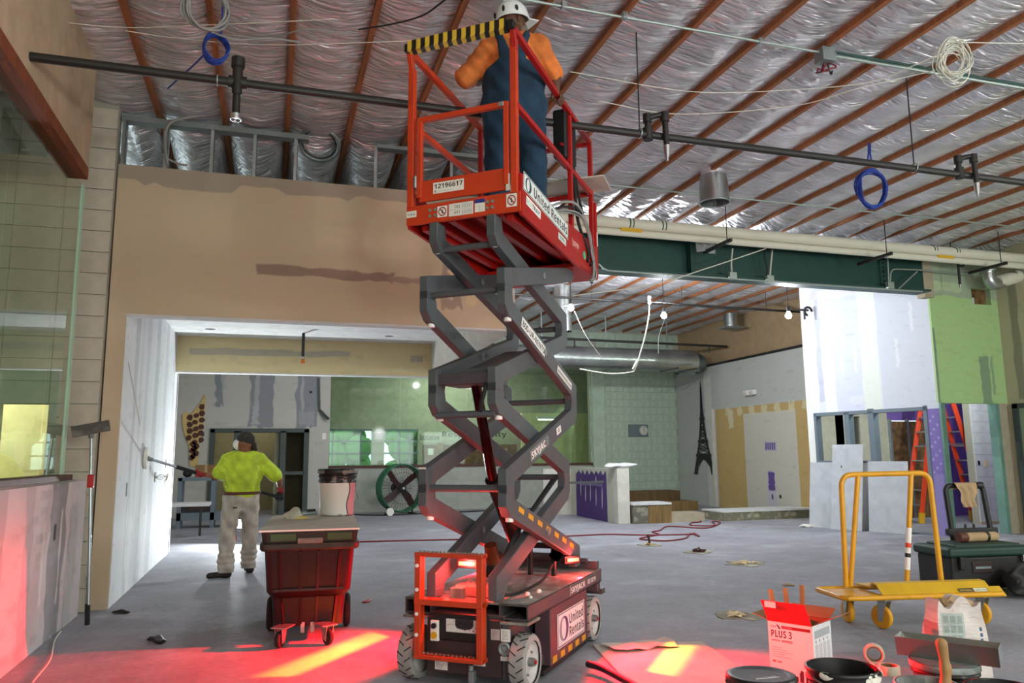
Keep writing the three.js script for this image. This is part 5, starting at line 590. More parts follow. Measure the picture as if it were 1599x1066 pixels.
// ---- worker on the lift: orange shirt, blue overalls, white helmet, back turned ----
{
  const base = V(1.62, 2.965, -5.12), ang = Math.atan2(0.34, 0.94), ca = Math.cos(ang), sa = Math.sin(ang);   // right = (ca,0,sa)
  const J = (r, y, f) => V(r * ca + f * sa, y, r * sa - f * ca);       // right, up, forward
  const t = thing('person', 'person in orange shirt, blue overalls and white helmet standing on the lift platform', 'person', base.toArray());
  const nk = J(0.015, 1.475, 0.02), hd = J(0.0, 1.632, 0.05), shL = J(-0.185, 1.375, 0), shR = J(0.20, 1.395, 0), elL = V(-0.335, 1.155, -0.10), wrL = V(-0.17, 1.27, -0.36), elR = V(0.325, 1.19, 0.02);
  const railG = lw(0.86, 4.0, 0.375).sub(base), axR = lw(1, 3.99, 0.375).sub(lw(0.5, 4.025, 0.375)), wrR = railG.clone().add(V(-0.035, 0.055, 0.045));
  const hipL = J(-0.105, 0.92, 0), hipR = J(0.115, 0.93, 0), knL = J(-0.115, 0.5, 0.03), knR = J(0.14, 0.5, 0.05), anL = J(-0.13, 0.10, -0.01), anR = J(0.15, 0.10, 0.01);
  const torso = (p, g) => { let d = ellA(p, J(0.005, 1.27, 0), 0.195 + g, 0.25 + g, 0.125 + g, ca, sa); d = smin(d, ellA(p, J(0.005, 1.04, 0.01), 0.20 + g, 0.24 + g, 0.155 + g, ca, sa), 0.08); return smin(d, ellA(p, J(0.005, 0.90, 0), 0.185 + g, 0.15 + g, 0.14 + g, ca, sa), 0.08); };
  const body = (p) => { let d = torso(p, -0.02); d = smin(d, limbs([[shL, elL, 0.05, 0.042], [elL, wrL, 0.042, 0.03], [shR, elR, 0.05, 0.044], [elR, wrR, 0.044, 0.031], [hipL, knL, 0.085, 0.06], [knL, anL, 0.055, 0.04], [hipR, knR, 0.085, 0.06], [knR, anR, 0.055, 0.04], [nk, hd, 0.062, 0.058], [J(-0.05, 1.43, 0), nk, 0.05, 0.06], [J(0.07, 1.43, 0), nk, 0.05, 0.06]], 0.03)(p), 0.04); return d; };
  const bm = nets(body, V(-0.5, 0.03, -0.5), V(0.55, 1.62, 0.32), 0.014);
  const face = (p) => { const fA = 0.95, c2 = Math.cos(ang + fA), s2 = Math.sin(ang + fA); const fw = V(s2, 0.22, -c2).normalize(), rt = V(c2, 0, s2); const at = (r, u, f) => hd.clone().addScaledVector(rt, r).add(V(0, u, 0)).addScaledVector(fw, f); let d = ellA(p, hd, 0.078, 0.115, 0.098, c2, s2); d = smin(d, ell(p, at(0, -0.07, 0.045), 0.055, 0.055, 0.055), 0.03); d = smin(d, cap(p, at(0, 0.0, 0.09), at(0, -0.035, 0.112), 0.012, 0.018), 0.015); d = smin(d, ell(p, at(0.078, -0.01, 0), 0.014, 0.033, 0.022), 0.01); d = smin(d, ell(p, at(-0.078, -0.01, 0), 0.014, 0.033, 0.022), 0.01); for (const q of [-1, 1]) d = Math.max(d, -(p.distanceTo(at(q * 0.032, 0.012, 0.105)) - 0.014)); return smin(d, cap(p, at(-0.02, -0.062, 0.1), at(0.02, -0.062, 0.1), 0.01, 0.01), 0.008); };
  const hm = nets(face, hd.clone().add(V(-0.16, -0.16, -0.16)), hd.clone().add(V(0.17, 0.16, 0.16)), 0.006);
  const hr = nets(bones(grip(wrR, railG, axR, 0.022, 1), 0.012), railG.clone().addScalar(-0.12), railG.clone().addScalar(0.14), 0.0048);
  const fl = [], pal = wrL.clone().add(V(0.035, 0.06, -0.05)); for (let i = 0; i < 4; i++) { const o = V(0.022 * (i - 1.5), 0.006 * (i - 1.5), 0), a = pal.clone().add(o), b = a.clone().add(V(0.012, 0.035, -0.018)), c = b.clone().add(V(0.012, 0.022, -0.004)); fl.push([wrL, a, 0.022, 0.014], [a, b, 0.011, 0.0095], [b, c, 0.0095, 0.008]); } fl.push([wrL.clone().add(V(0.02, 0.02, 0)), pal.clone().add(V(0.055, 0.0, 0.02)), 0.014, 0.011], [pal.clone().add(V(0.055, 0, 0.02)), pal.clone().add(V(0.06, 0.03, 0.01)), 0.011, 0.009]);
  const hl = nets(bones(fl, 0.012), wrL.clone().add(V(-0.08, -0.05, -0.17)), wrL.clone().add(V(0.15, 0.17, 0.08)), 0.0048);
  mk('body', [bm, hm, hr, hl], M.skinA, t);
  const fA = 0.95, c2 = Math.cos(ang + fA), s2 = Math.sin(ang + fA), fw = V(s2, 0.22, -c2).normalize(); const chin = hd.clone().add(V(0, -0.085, 0)).addScaledVector(fw, 0.06);
  sk('beard', (p) => { let d = ell(p, chin, 0.072, 0.07, 0.065); d = smin(d, ell(p, chin.clone().addScaledVector(fw, 0.015).add(V(0, -0.04, 0)), 0.05, 0.05, 0.05), 0.03); return d + 0.006 * Math.sin(p.x * 190) * Math.sin(p.y * 150) * Math.sin(p.z * 170); }, chin.clone().addScalar(-0.13), chin.clone().addScalar(0.13), 0.008, M.beard, t);
  const shirt = (p) => { let d = torso(p, 0.004); d = smin(d, limbs([[shL, elL, 0.078, 0.076], [shR, elR.clone().lerp(shR, 0.12), 0.078, 0.072], [elL, elL.clone().lerp(wrL, 0.25), 0.07, 0.066], [J(-0.09, 1.42, 0), shL, 0.066, 0.076], [J(0.10, 1.43, 0), shR, 0.066, 0.076], [J(-0.04, 1.44, 0.01), J(0.06, 1.45, 0.01), 0.07, 0.07]], 0.03)(p), 0.05); d += 0.007 * Math.sin(p.y * 46 + p.x * 38) * Math.sin(p.x * 26 + p.z * 30); d = Math.max(d, p.y - 1.475 - 0.25 * Math.abs(p.x)); return Math.max(d, 0.93 - p.y); };
  sk('shirt', shirt, V(-0.52, 0.9, -0.32), V(0.52, 1.56, 0.28), 0.011, M.shirtOrange, t, 'orange work shirt');
  const legs = (p) => { let d = limbs([[hipL, knL, 0.122, 0.098], [knL, anL, 0.098, 0.092], [hipR, knR, 0.122, 0.098], [knR, anR, 0.098, 0.092]], 0.03)(p); d = smin(d, torso(p, 0.024), 0.05); return d + 0.006 * Math.sin(p.y * 34 + p.x * 20) * Math.sin(p.x * 24 + p.z * 22); };
  const lx = (p) => p.x * ca + p.z * sa - 0.005;
  const over = (p) => { const x = lx(p), y = p.y, d0 = legs(p); const w = y < 1.06 ? 0.4 : y < 1.24 ? 0.4 - (y - 1.06) / 0.18 * 0.305 : 0.095 + Math.max(0, y - 1.24) * 0.12; let m = Math.abs(x) - w; if (y > 1.3) m = Math.max(m, 0.035 + (y - 1.3) * 0.38 - Math.abs(x) - 0.015); return Math.max(d0, m, 0.085 - y, y - 1.5); };
  const strap = (p) => { let d = Math.abs(torso(p, 0.018)) - 0.007; const x = lx(p), y = p.y; const c = 0.05 + Math.max(0, y - 1.28) * 0.36; return Math.max(d, Math.abs(Math.abs(x) - c) - 0.024, 1.2 - y); };
  sk('overalls', (p) => Math.min(over(p), strap(p)), V(-0.33, 0.05, -0.28), V(0.36, 1.55, 0.26), 0.011, M.denim, t, 'dark blue denim overalls');
  mk('back_buckle', [rod(J(0.0, 1.26, -0.15), J(0.0, 1.26, -0.158), 0.012, 0.012, 8)], M.galv, t); mk('side_button', [rod(J(0.215, 1.0, -0.02), J(0.222, 1.0, -0.02), 0.01)], M.galv, t);
  for (const [a, s] of [[anL, -1], [anR, 1]]) sk('boot', bones([[a.clone().add(V(0, 0.02, 0)), a.clone().add(V(0, -0.055, 0)), 0.05, 0.045], [a.clone().add(V(0, -0.055, 0)), a.clone().add(V(0, -0.06, 0)).add(J(s * 0.02, 0, 0.17)), 0.042, 0.038]], 0.04), a.clone().add(V(-0.15, -0.12, -0.26)), a.clone().add(V(0.2, 0.1, 0.15)), 0.01, M.boot, t);
  const hg = new THREE.Group(); hg.name = 'helmet'; hg.userData.label = 'white hard hat with side slots'; hg.position.copy(hd).add(V(0, 0.032, 0)); hg.rotation.set(0.12, -(ang + fA), 0, 'YXZ'); t.add(hg);
  mk('shell', [lathe([[0.001, 0.128], [0.04, 0.122], [0.08, 0.10], [0.107, 0.062], [0.118, 0.015], [0.122, -0.02], [0.118, -0.022], [0.112, 0.01]], 36).scale(0.93, 1, 1.1)], M.helmet, hg); mk('brim', [new THREE.TorusGeometry(0.119, 0.008, 8, 36).rotateX(Math.PI / 2).scale(0.93, 1, 1.1).translate(0, -0.02, 0), rbx(-0.075, 0.075, -0.028, -0.018, -0.19, -0.11, 0.004)], M.helmet, hg); mk('crown_ridge', [rbx(-0.012, 0.012, 0.08, 0.135, -0.07, 0.07, 0.01)], M.helmet, hg);
  for (const [x, z] of [[-0.108, 0.03], [0.108, 0.03], [-0.06, 0.118], [0.06, 0.118]]) mk('slot', new THREE.SphereGeometry(0.016, 12, 8).scale(Math.abs(z) > 0.1 ? 0.9 : 0.4, 1.5, Math.abs(z) > 0.1 ? 0.45 : 0.9).translate(x, 0.022, z), M.iron, hg);
}
// ---- worker sanding the white wall: lime shirt, pale trousers ----
const SANDW = atX(229, 715, -1.345), SANDE = atZ(442, 778, -10.36);
{
  const base = V(-0.32, 0, -9.9), t = thing('person', 'person in lime shirt and pale trousers sanding the white wall with a long pole', 'person', base.toArray());
  const pl = (f) => SANDW.clone().lerp(SANDE, f).sub(base), ax = SANDE.clone().sub(SANDW);
  const gL = pl((-0.79 - SANDW.x) / ax.x), gR = pl((SANDE.x - 0.045 - SANDW.x) / ax.x);
  const ang = -0.35, ca = Math.cos(ang), sa = Math.sin(ang), J = (r, y, f) => V(r * ca + f * sa, y, r * sa - f * ca);
  const nk = J(0.04, 1.42, 0.01), hd = J(0.045, 1.545, 0.03), shL = J(-0.165, 1.335, 0), shR = J(0.215, 1.33, 0), elL = V(-0.28, 1.145, -0.06), wrL = gL.clone().add(V(0.075, -0.012, 0.02)), elR = V(0.43, 1.10, -0.12), wrR = gR.clone().add(V(0.012, 0.075, -0.01));
  const hipL = J(-0.09, 0.87, 0), hipR = J(0.11, 0.87, 0), knL = V(-0.13, 0.47, 0.06), knR = V(0.115, 0.47, -0.08), anL = V(-0.125, 0.09, 0.16), anR = V(0.115, 0.09, -0.14);
  const torso = (p, g) => { let d = ellA(p, J(0.025, 1.22, 0), 0.205 + g, 0.24 + g, 0.125 + g, ca, sa); d = smin(d, ellA(p, J(0.015, 1.02, 0.01), 0.185 + g, 0.22 + g, 0.14 + g, ca, sa), 0.08); return smin(d, ellA(p, J(0.01, 0.86, 0), 0.17 + g, 0.13 + g, 0.125 + g, ca, sa), 0.07); };
  const body = (p) => smin(torso(p, -0.02), limbs([[shL, elL, 0.048, 0.042], [elL, wrL, 0.042, 0.028], [shR, elR, 0.048, 0.042], [elR, wrR, 0.042, 0.028], [hipL, knL, 0.08, 0.055], [knL, anL, 0.05, 0.036], [hipR, knR, 0.08, 0.055], [knR, anR, 0.05, 0.036], [nk, hd, 0.056, 0.052]], 0.03)(p), 0.04);
  const fy = -1.25, c2 = Math.cos(fy), s2 = Math.sin(fy), fw = V(s2, 0.12, -c2).normalize(), rt = V(c2, 0, s2), at = (r, u, f) => hd.clone().addScaledVector(rt, r).add(V(0, u, 0)).addScaledVector(fw, f);
  const face = (p) => { let d = ellA(p, hd, 0.074, 0.11, 0.094, c2, s2); d = smin(d, ell(p, at(0, -0.065, 0.045), 0.05, 0.05, 0.05), 0.03); d = smin(d, cap(p, at(0, 0, 0.086), at(0, -0.032, 0.105), 0.011, 0.016), 0.015); for (const q of [-1, 1]) { d = smin(d, ell(p, at(q * 0.074, -0.01, 0), 0.013, 0.03, 0.02), 0.01); d = Math.max(d, -(p.distanceTo(at(q * 0.03, 0.012, 0.1)) - 0.013)); } return d; };
  mk('body', [nets(body, V(-0.62, 0.02, -0.3), V(0.56, 1.56, 0.32), 0.014), nets(face, hd.clone().addScalar(-0.15), hd.clone().addScalar(0.16), 0.007)], M.skinB, t);
  const hgl = [[gL, wrL, M.gloveRed, 'red glove', 1], [gR, wrR, M.gloveBlack, 'black and red glove', -1]]; for (const [g, w, m, lab, s] of hgl) sk('glove', bones(grip(w, g, ax, 0.018, s).map(([a, b, r, q]) => [a, b, r * 1.25, q * 1.2]), 0.012), g.clone().addScalar(-0.13), g.clone().addScalar(0.14), 0.0055, m, t, lab);
  mk('glove_cuff', [rod(wrR.clone().add(V(0.004, 0.0, 0)), wrR.clone().lerp(elR, 0.22), 0.036, 0.04, 14)], M.gloveRed, t);
  const shirt = (p) => { let d = torso(p, 0.012); d = smin(d, limbs([[J(-0.08, 1.37, 0), shL, 0.07, 0.076], [J(0.12, 1.37, 0), shR, 0.07, 0.076], [shL, shL.clone().lerp(elL, 0.78), 0.078, 0.082], [shR, shR.clone().lerp(elR, 0.8), 0.078, 0.086], [J(0, 1.40, 0), J(0.07, 1.40, 0), 0.066, 0.066]], 0.03)(p), 0.05); d += 0.006 * Math.sin(p.y * 40 + p.x * 30) * Math.sin(p.x * 28 + p.z * 24); d = Math.max(d, p.y - 1.425 - 0.2 * Math.abs(p.x - 0.03)); return Math.max(d, 0.945 - p.y - 0.05 * Math.sin(p.x * 9 + 1)); };
  sk('shirt', shirt, V(-0.46, 0.86, -0.28), V(0.5, 1.5, 0.26), 0.011, M.lime, t, 'bright lime work shirt');
  const pants = (p) => { let d = limbs([[hipL, knL, 0.112, 0.092], [knL, anL.clone().add(V(0, -0.01, 0)), 0.09, 0.092], [hipR, knR, 0.112, 0.092], [knR, anR.clone().add(V(0, -0.01, 0)), 0.09, 0.088]], 0.03)(p); d = smin(d, torso(p, 0.006), 0.04); d += 0.009 * Math.sin(p.y * 30 + p.x * 18) * Math.sin(p.x * 24 + p.z * 26) + (p.y < 0.3 ? 0.006 * Math.sin(p.y * 95) : 0); return Math.max(d, p.y - 0.95, 0.06 - p.y); };
  sk('trousers', pants, V(-0.32, 0.03, -0.32), V(0.32, 1.0, 0.34), 0.011, M.pants, t, 'baggy off-white trousers');
  sk('belt', (p) => Math.max(Math.abs(torso(p, 0.016)) - 0.008, Math.abs(p.y - 0.945) - 0.018), V(-0.28, 0.9, -0.25), V(0.3, 0.99, 0.25), 0.008, M.belt, t); mk('pocket_tag', bx(-0.075, -0.03, 0.775, 0.79, 0.148, 0.152), M.black, t);
  for (const [a, toe] of [[anL, V(-0.17, -0.055, 0.05)], [anR, V(-0.02, -0.055, -0.14)]]) sk('boot', bones([[a.clone().add(V(0.02, 0.03, 0)), a.clone().add(V(0.02, -0.05, 0)), 0.048, 0.04], [a.clone().add(V(0.02, -0.05, 0)), a.clone().add(toe), 0.038, 0.034]], 0.04), a.clone().add(V(-0.28, -0.12, -0.26)), a.clone().add(V(0.14, 0.12, 0.18)), 0.01, M.boot, t);
  sk('bandana', (p) => { const q = hd.clone().add(V(0, 0.03, 0)); let d = ellA(p, q, 0.087, 0.098, 0.107, c2, s2); d = Math.max(d, -(p.y - hd.y - 0.0 - 0.3 * (p.clone().sub(hd).dot(fw)))); const kn = at(0, -0.035, -0.10); return smin(d, ell(p, kn, 0.035, 0.05, 0.03), 0.02); }, hd.clone().addScalar(-0.18), hd.clone().addScalar(0.18), 0.008, M.bandana, t, 'patterned dark bandana'); mk('hair_bun', new THREE.IcosahedronGeometry(0.038, 2).translate(...at(0.02, -0.07, -0.1).toArray()), M.black, t);
  sk('dust_mask', (p) => { const d = ell(p, at(0, -0.035, 0.088), 0.06, 0.062, 0.058); return Math.max(Math.abs(d) - 0.004, -(p.clone().sub(hd).dot(fw) - 0.065)); }, hd.clone().addScalar(-0.18), hd.clone().addScalar(0.18), 0.006, M.maskWhite, t, 'white dust mask'); mk('mask_strap', tube([at(0.06, -0.03, 0.075), at(0.085, -0.03, 0.0), at(0.06, -0.055, -0.085)], 0.004, 16, 5), M.maskWhite, t);
}
{
  const t = thing('pole_sander', 'round drywall sander on a long pole held by the lime-shirted person', 'tool'); const d = SANDE.clone().sub(SANDW).normalize(), s = SANDW.clone().addScaledVector(d, 0.07);
  mk('sanding_disc', [rod(SANDW.clone().add(V(-0.018, 0, 0)), SANDW.clone().add(V(0.012, 0, 0)), 0.125, 0.12, 28)], M.pad, t); mk('disc_hub', rod(SANDW, s, 0.03, 0.02), M.galvDull, t); mk('pole', rod(s, SANDE, 0.0145), M.alum, t); const a = SANDW.clone().lerp(SANDE, 0.2), b = SANDW.clone().lerp(SANDE, 0.36); mk('grip_sleeve', rod(a, b, 0.022), M.rubber, t); mk('end_grip', rod(SANDW.clone().lerp(SANDE, 0.82), SANDE, 0.02), M.rubber, t);
}
// ================= THINGS IN THE HALL =================
const slab = (P, h) => { const [a, b, c] = P, d = a.clone().add(c).sub(b); const v = [a, b, c, d], g = new THREE.BufferGeometry(), pos = []; const T3 = (...q) => q.forEach((p) => pos.push(p.x, p.y, p.z)); const u = v.map((p) => p.clone().add(V(0, h, 0))); T3(u[0], u[1], u[2], u[0], u[2], u[3], v[0], v[2], v[1], v[0], v[3], v[2]); for (let i = 0; i < 4; i++) { const j = (i + 1) % 4; T3(v[i], v[j], u[j], v[i], u[j], u[i]); } g.setAttribute('position', new THREE.Float32BufferAttribute(pos, 3)); g.computeVertexNormals(); return g; };
function crumple(g, amp, f, seed, keepBase) { g = mergeVertices(g.index ? g : g); const p = g.attributes.position; for (let i = 0; i < p.count; i++) { const x = p.getX(i), y = p.getY(i), z = p.getZ(i), k = keepBase && y < 0.02 ? 0 : 1; p.setXYZ(i, x + k * amp * (vn(y * f + 9 + z * f, z * f + 31, 512, seed) - 0.5) * 2, y + k * amp * (vn(x * f + 19, z * f + 7, 512, seed + 1) - 0.5) * 1.4, z + k * amp * (vn(x * f + 5, y * f + 13, 512, seed + 2) - 0.5) * 2); } g.deleteAttribute('normal'); g.computeVertexNormals(); return g; }
// ---- rolling refuse bin with board, bucket and rag ----
{
  const a = -0.06, t = thing('rolling_bin', 'dark red rolling refuse bin with a moulded rim standing on casters', 'bin', [0.345, 0, -6.72], a);
  const ring = (w, d, y, r = 0.05) => { const P = [], n = 6; for (const [sx, sz, a0] of [[1, 1, 0], [-1, 1, 1], [-1, -1, 2], [1, -1, 3]]) for (let i = 0; i <= n; i++) { const q = (a0 + i / n) * Math.PI / 2; P.push(V(sx * (w / 2 - r) + Math.cos(q) * r, y, sz * (d / 2 - r) + Math.sin(q) * r)); } return P; };
  const loft = (rings, capB, capT) => { const pos = [], n = rings[0].length, tri = (a, b, c) => pos.push(...a.toArray(), ...b.toArray(), ...c.toArray()); for (let k = 0; k < rings.length - 1; k++) for (let i = 0; i < n; i++) { const j = (i + 1) % n, A = rings[k][i], B = rings[k][j], C = rings[k + 1][j], D = rings[k + 1][i]; tri(A, C, B); tri(A, D, C); } const capf = (R, fl) => { const c = V(0, 0, 0); R.forEach((p) => c.add(p)); c.multiplyScalar(1 / n); for (let i = 0; i < n; i++) { const j = (i + 1) % n; fl ? tri(c, R[i], R[j]) : tri(c, R[j], R[i]); } }; if (capB) capf(rings[0], true); if (capT) capf(rings[rings.length - 1], false); const g = new THREE.BufferGeometry(); g.setAttribute('position', new THREE.Float32BufferAttribute(pos, 3)); g.computeVertexNormals(); return g; };
  mk('tub', loft([ring(0.50, 1.12, 0.12), ring(0.53, 1.2, 0.33), ring(0.545, 1.24, 0.345), ring(0.60, 1.34, 0.385), ring(0.64, 1.46, 0.69)], true, false), M.bin, t);
  mk('rim', [loft([ring(0.68, 1.50, 0.685), ring(0.705, 1.53, 0.70), ring(0.705, 1.53, 0.735), ring(0.67, 1.5, 0.745), ring(0.69, 1.52, 0.815), ring(0.69, 1.52, 0.822)], true, true)], M.binRim, t); mk('handle_recess', rbx(-0.09, 0.09, 0.735, 0.775, 0.745, 0.768, 0.008), M.dusty, t); mk('green_patch', [rbx(-0.28, -0.1, 0.755, 0.808, 0.75, 0.764, 0.006)], mat('#3c5a34', 0.7, { map: T.grain }), t); mk('green_patch', [rbx(0.12, 0.30, 0.755, 0.808, 0.75, 0.764, 0.006)], mat('#3c5a34', 0.7, { map: T.grain }), t);
  for (const x of [-0.2, -0.06, 0.06, 0.2]) mk('moulded_rib', [bar(V(x * 0.9, 0.14, 0.57), V(x, 0.34, 0.612), 0.02, 0.02), bar(V(x, 0.39, 0.678), V(x * 1.08, 0.68, 0.735), 0.02, 0.02)], M.bin, t); mk('waist_band', bar(V(-0.25, 0.40, 0.684), V(0.25, 0.40, 0.684), 0.012, 0.014), M.bin, t);
  for (const x of [-0.185, 0.135]) { const g = new THREE.Group(); g.name = 'caster'; g.position.set(x, 0, 0.66); g.rotation.y = x > 0 ? 0.5 : -0.4; t.add(g); mk('caster_plate', rbx(-0.06, 0.06, 0.135, 0.145, -0.1, 0.05, 0.003), M.galv, g); mk('fork', [prism([[-0.05, 0.135], [0.04, 0.135], [0.0, 0.04], [-0.035, 0.03]], 0.004).rotateY(Math.PI / 2).translate(0.026, 0, 0), prism([[-0.05, 0.135], [0.04, 0.135], [0.0, 0.04], [-0.035, 0.03]], 0.004).rotateY(Math.PI / 2).translate(-0.026, 0, 0)], M.galv, g); mk('caster_wheel', [lathe([[0.012, -0.016], [0.052, -0.018], [0.058, -0.008], [0.058, 0.008], [0.052, 0.018], [0.012, 0.016]], 24).rotateZ(Math.PI / 2).translate(0, 0.058, 0.02)], M.rubber, g); mk('axle', rod(V(-0.03, 0.058, 0.02), V(0.03, 0.058, 0.02), 0.008), M.galv, g); }
  for (const s of [-1, 1]) { const w = mk('side_wheel', [lathe([[0.03, -0.025], [0.11, -0.028], [0.13, -0.012], [0.13, 0.012], [0.11, 0.028], [0.03, 0.025]], 30).rotateZ(Math.PI / 2).translate(s * 0.295, 0.13, 0.05)], M.rubber, t); mk('wheel_hub', rod(V(s * 0.26, 0.13, 0.05), V(s * 0.325, 0.13, 0.05), 0.04), M.galvDull, w); }
  for (const x of [-0.04, 0.03]) mk('bottom_bracket', rbx(x - 0.015, x + 0.015, 0.075, 0.15, 0.5, 0.58, 0.004), M.galvDull, t);
  const b = thing('board_sheet', 'pale drywall board lying as a lid on the refuse bin', 'board', [0.345, 0.824, -6.72], a - 0.01); mk('core', bx(-0.35, 0.36, 0, 0.012, -0.76, 0.775), M.boardCore, b); mk('face_paper', bx(-0.351, 0.361, 0.012, 0.0135, -0.761, 0.776), M.board, b);
  const p = atY(526, 804, 0.84), bt = canvasTex(1024, 512, (g, w, h) => { g.fillStyle = '#dfe0d6'; g.fillRect(0, 0, w, h); g.fillStyle = '#e58f93'; g.beginPath(); g.moveTo(640, 0); for (let y = 0; y <= h; y += 8) g.lineTo(640 + Math.sin(y / 26) * 14, y); g.lineTo(w, h); g.lineTo(w, 0); g.closePath(); g.fill(); g.strokeStyle = '#151515'; g.lineWidth = 11; g.beginPath(); for (let y = 0; y <= h; y += 6) g[y ? 'lineTo' : 'moveTo'](640 + Math.sin(y / 26) * 14, y); g.stroke(); g.fillStyle = '#8f928c'; for (let i = 0; i < 20; i++) g.fillRect(360, 190 + i * 13, 70 + (i * 37) % 40, 5); for (let i = 0; i < 5; i++) { g.fillRect(540, 170 + i * 62, 46, 34); } g.fillStyle = '#5c1115'; g.font = 'bold 88px sans-serif'; g.fillText('Pro', 742, 170); g.fillStyle = '#1b1517'; g.fillRect(738, 220, 200, 96); g.fillStyle = '#e7dcd8'; g.font = 'bold 70px sans-serif'; g.fillText('ALL', 756, 292); });
  const k = thing('bucket', 'white and pink printed compound bucket with black lid on the bin board', 'bucket', [p.x, 0.8385, p.z]); const bd = new THREE.LatheGeometry([[0.001, 0], [0.14, 0], [0.148, 0.02], [0.162, 0.30]].map(([r, y]) => new THREE.Vector2(r, y)), 48).rotateY(-3.35); mk('bucket_body', bd, mat('#ffffff', 0.5, { map: bt }), k, true); mk('collar', lathe([[0.163, 0.29], [0.172, 0.295], [0.172, 0.31], [0.165, 0.315], [0.165, 0.335], [0.172, 0.34], [0.172, 0.352], [0.166, 0.36]], 40), mat('#8a8a86', 0.5, { map: T.splat }), k); mk('lid', lathe([[0.001, 0.405], [0.155, 0.405], [0.173, 0.412], [0.178, 0.40], [0.178, 0.365], [0.166, 0.36]], 40), mat('#7a7a76', 0.45, { map: T.splat }), k); mk('bail_handle', tube([V(0.165, 0.31, 0.05), V(0.15, 0.24, 0.11), V(0.168, 0.18, 0.08), V(0.18, 0.14, 0.02)], 0.004), M.galvDull, k);
  const q = atY(459, 809, 0.84), r = thing('rag', 'crumpled white and yellow rag on the bin board', 'rag', [q.x, 0.8385, q.z]); mk('cloth', crumple(new THREE.SphereGeometry(0.07, 18, 10, 0, 7, 0, 1.57).scale(1.2, 1.1, 0.8), 0.03, 22, 5, true), M.ragWhite, r); mk('yellow_fold', crumple(new THREE.SphereGeometry(0.06, 14, 8, 0, 7, 0, 1.57).scale(1.2, 0.35, 0.8).translate(0.05, 0, 0.02), 0.02, 26, 9, true), mat('#d6c36a', 0.9), r);
  const s = atY(484, 803, 0.84), m = thing('taping_block', 'small grey tool block beside the bucket on the bin board', 'tool', [s.x, 0.8385, s.z], 0.2); mk('block', rbx(-0.08, 0.06, 0, 0.03, -0.04, 0.04, 0.006), M.galvDull, m); mk('handle', rbx(-0.03, 0.05, 0.03, 0.05, -0.015, 0.015, 0.006), M.iron, m);
}
// ---- pole sander leaning at the left wall ----
{
  const A = V(-1.40, 0.0, -7.42), H = atZ(143, 672, -7.5), t = thing('pole_sander', 'dusty flat-headed pole tool leaning upright against the low left wall', 'tool', A.toArray()), top = H.clone().sub(A);
  mk('pole', rod(V(0, 0.16, 0).lerp(top, 0.0), top, 0.0135), M.galv, t); mk('rubber_grip', rod(V(0, 0, 0), top.clone().multiplyScalar(0.105), 0.02), M.rubber, t); mk('collar', rod(top.clone().multiplyScalar(0.18), top.clone().multiplyScalar(0.24), 0.018), M.galvDull, t); const c = top.clone().multiplyScalar(0.735); mk('red_clamp', [rbx(c.x - 0.02, c.x + 0.03, c.y - 0.06, c.y + 0.05, c.z - 0.02, c.z + 0.03, 0.008)], M.red, t); mk('flat_head', bar(top.clone().add(V(-0.145, -0.015, 0.03)), top.clone().add(V(0.145, 0.045, 0.03)), 0.025, 0.095, undefined, 0.004), mat('#70716b', 0.8, { map: T.dust }), t); mk('swivel', rod(top.clone().add(V(0, -0.06, 0.0)), top.clone().add(V(0, -0.01, 0.02)), 0.022), M.galvDull, t);
}
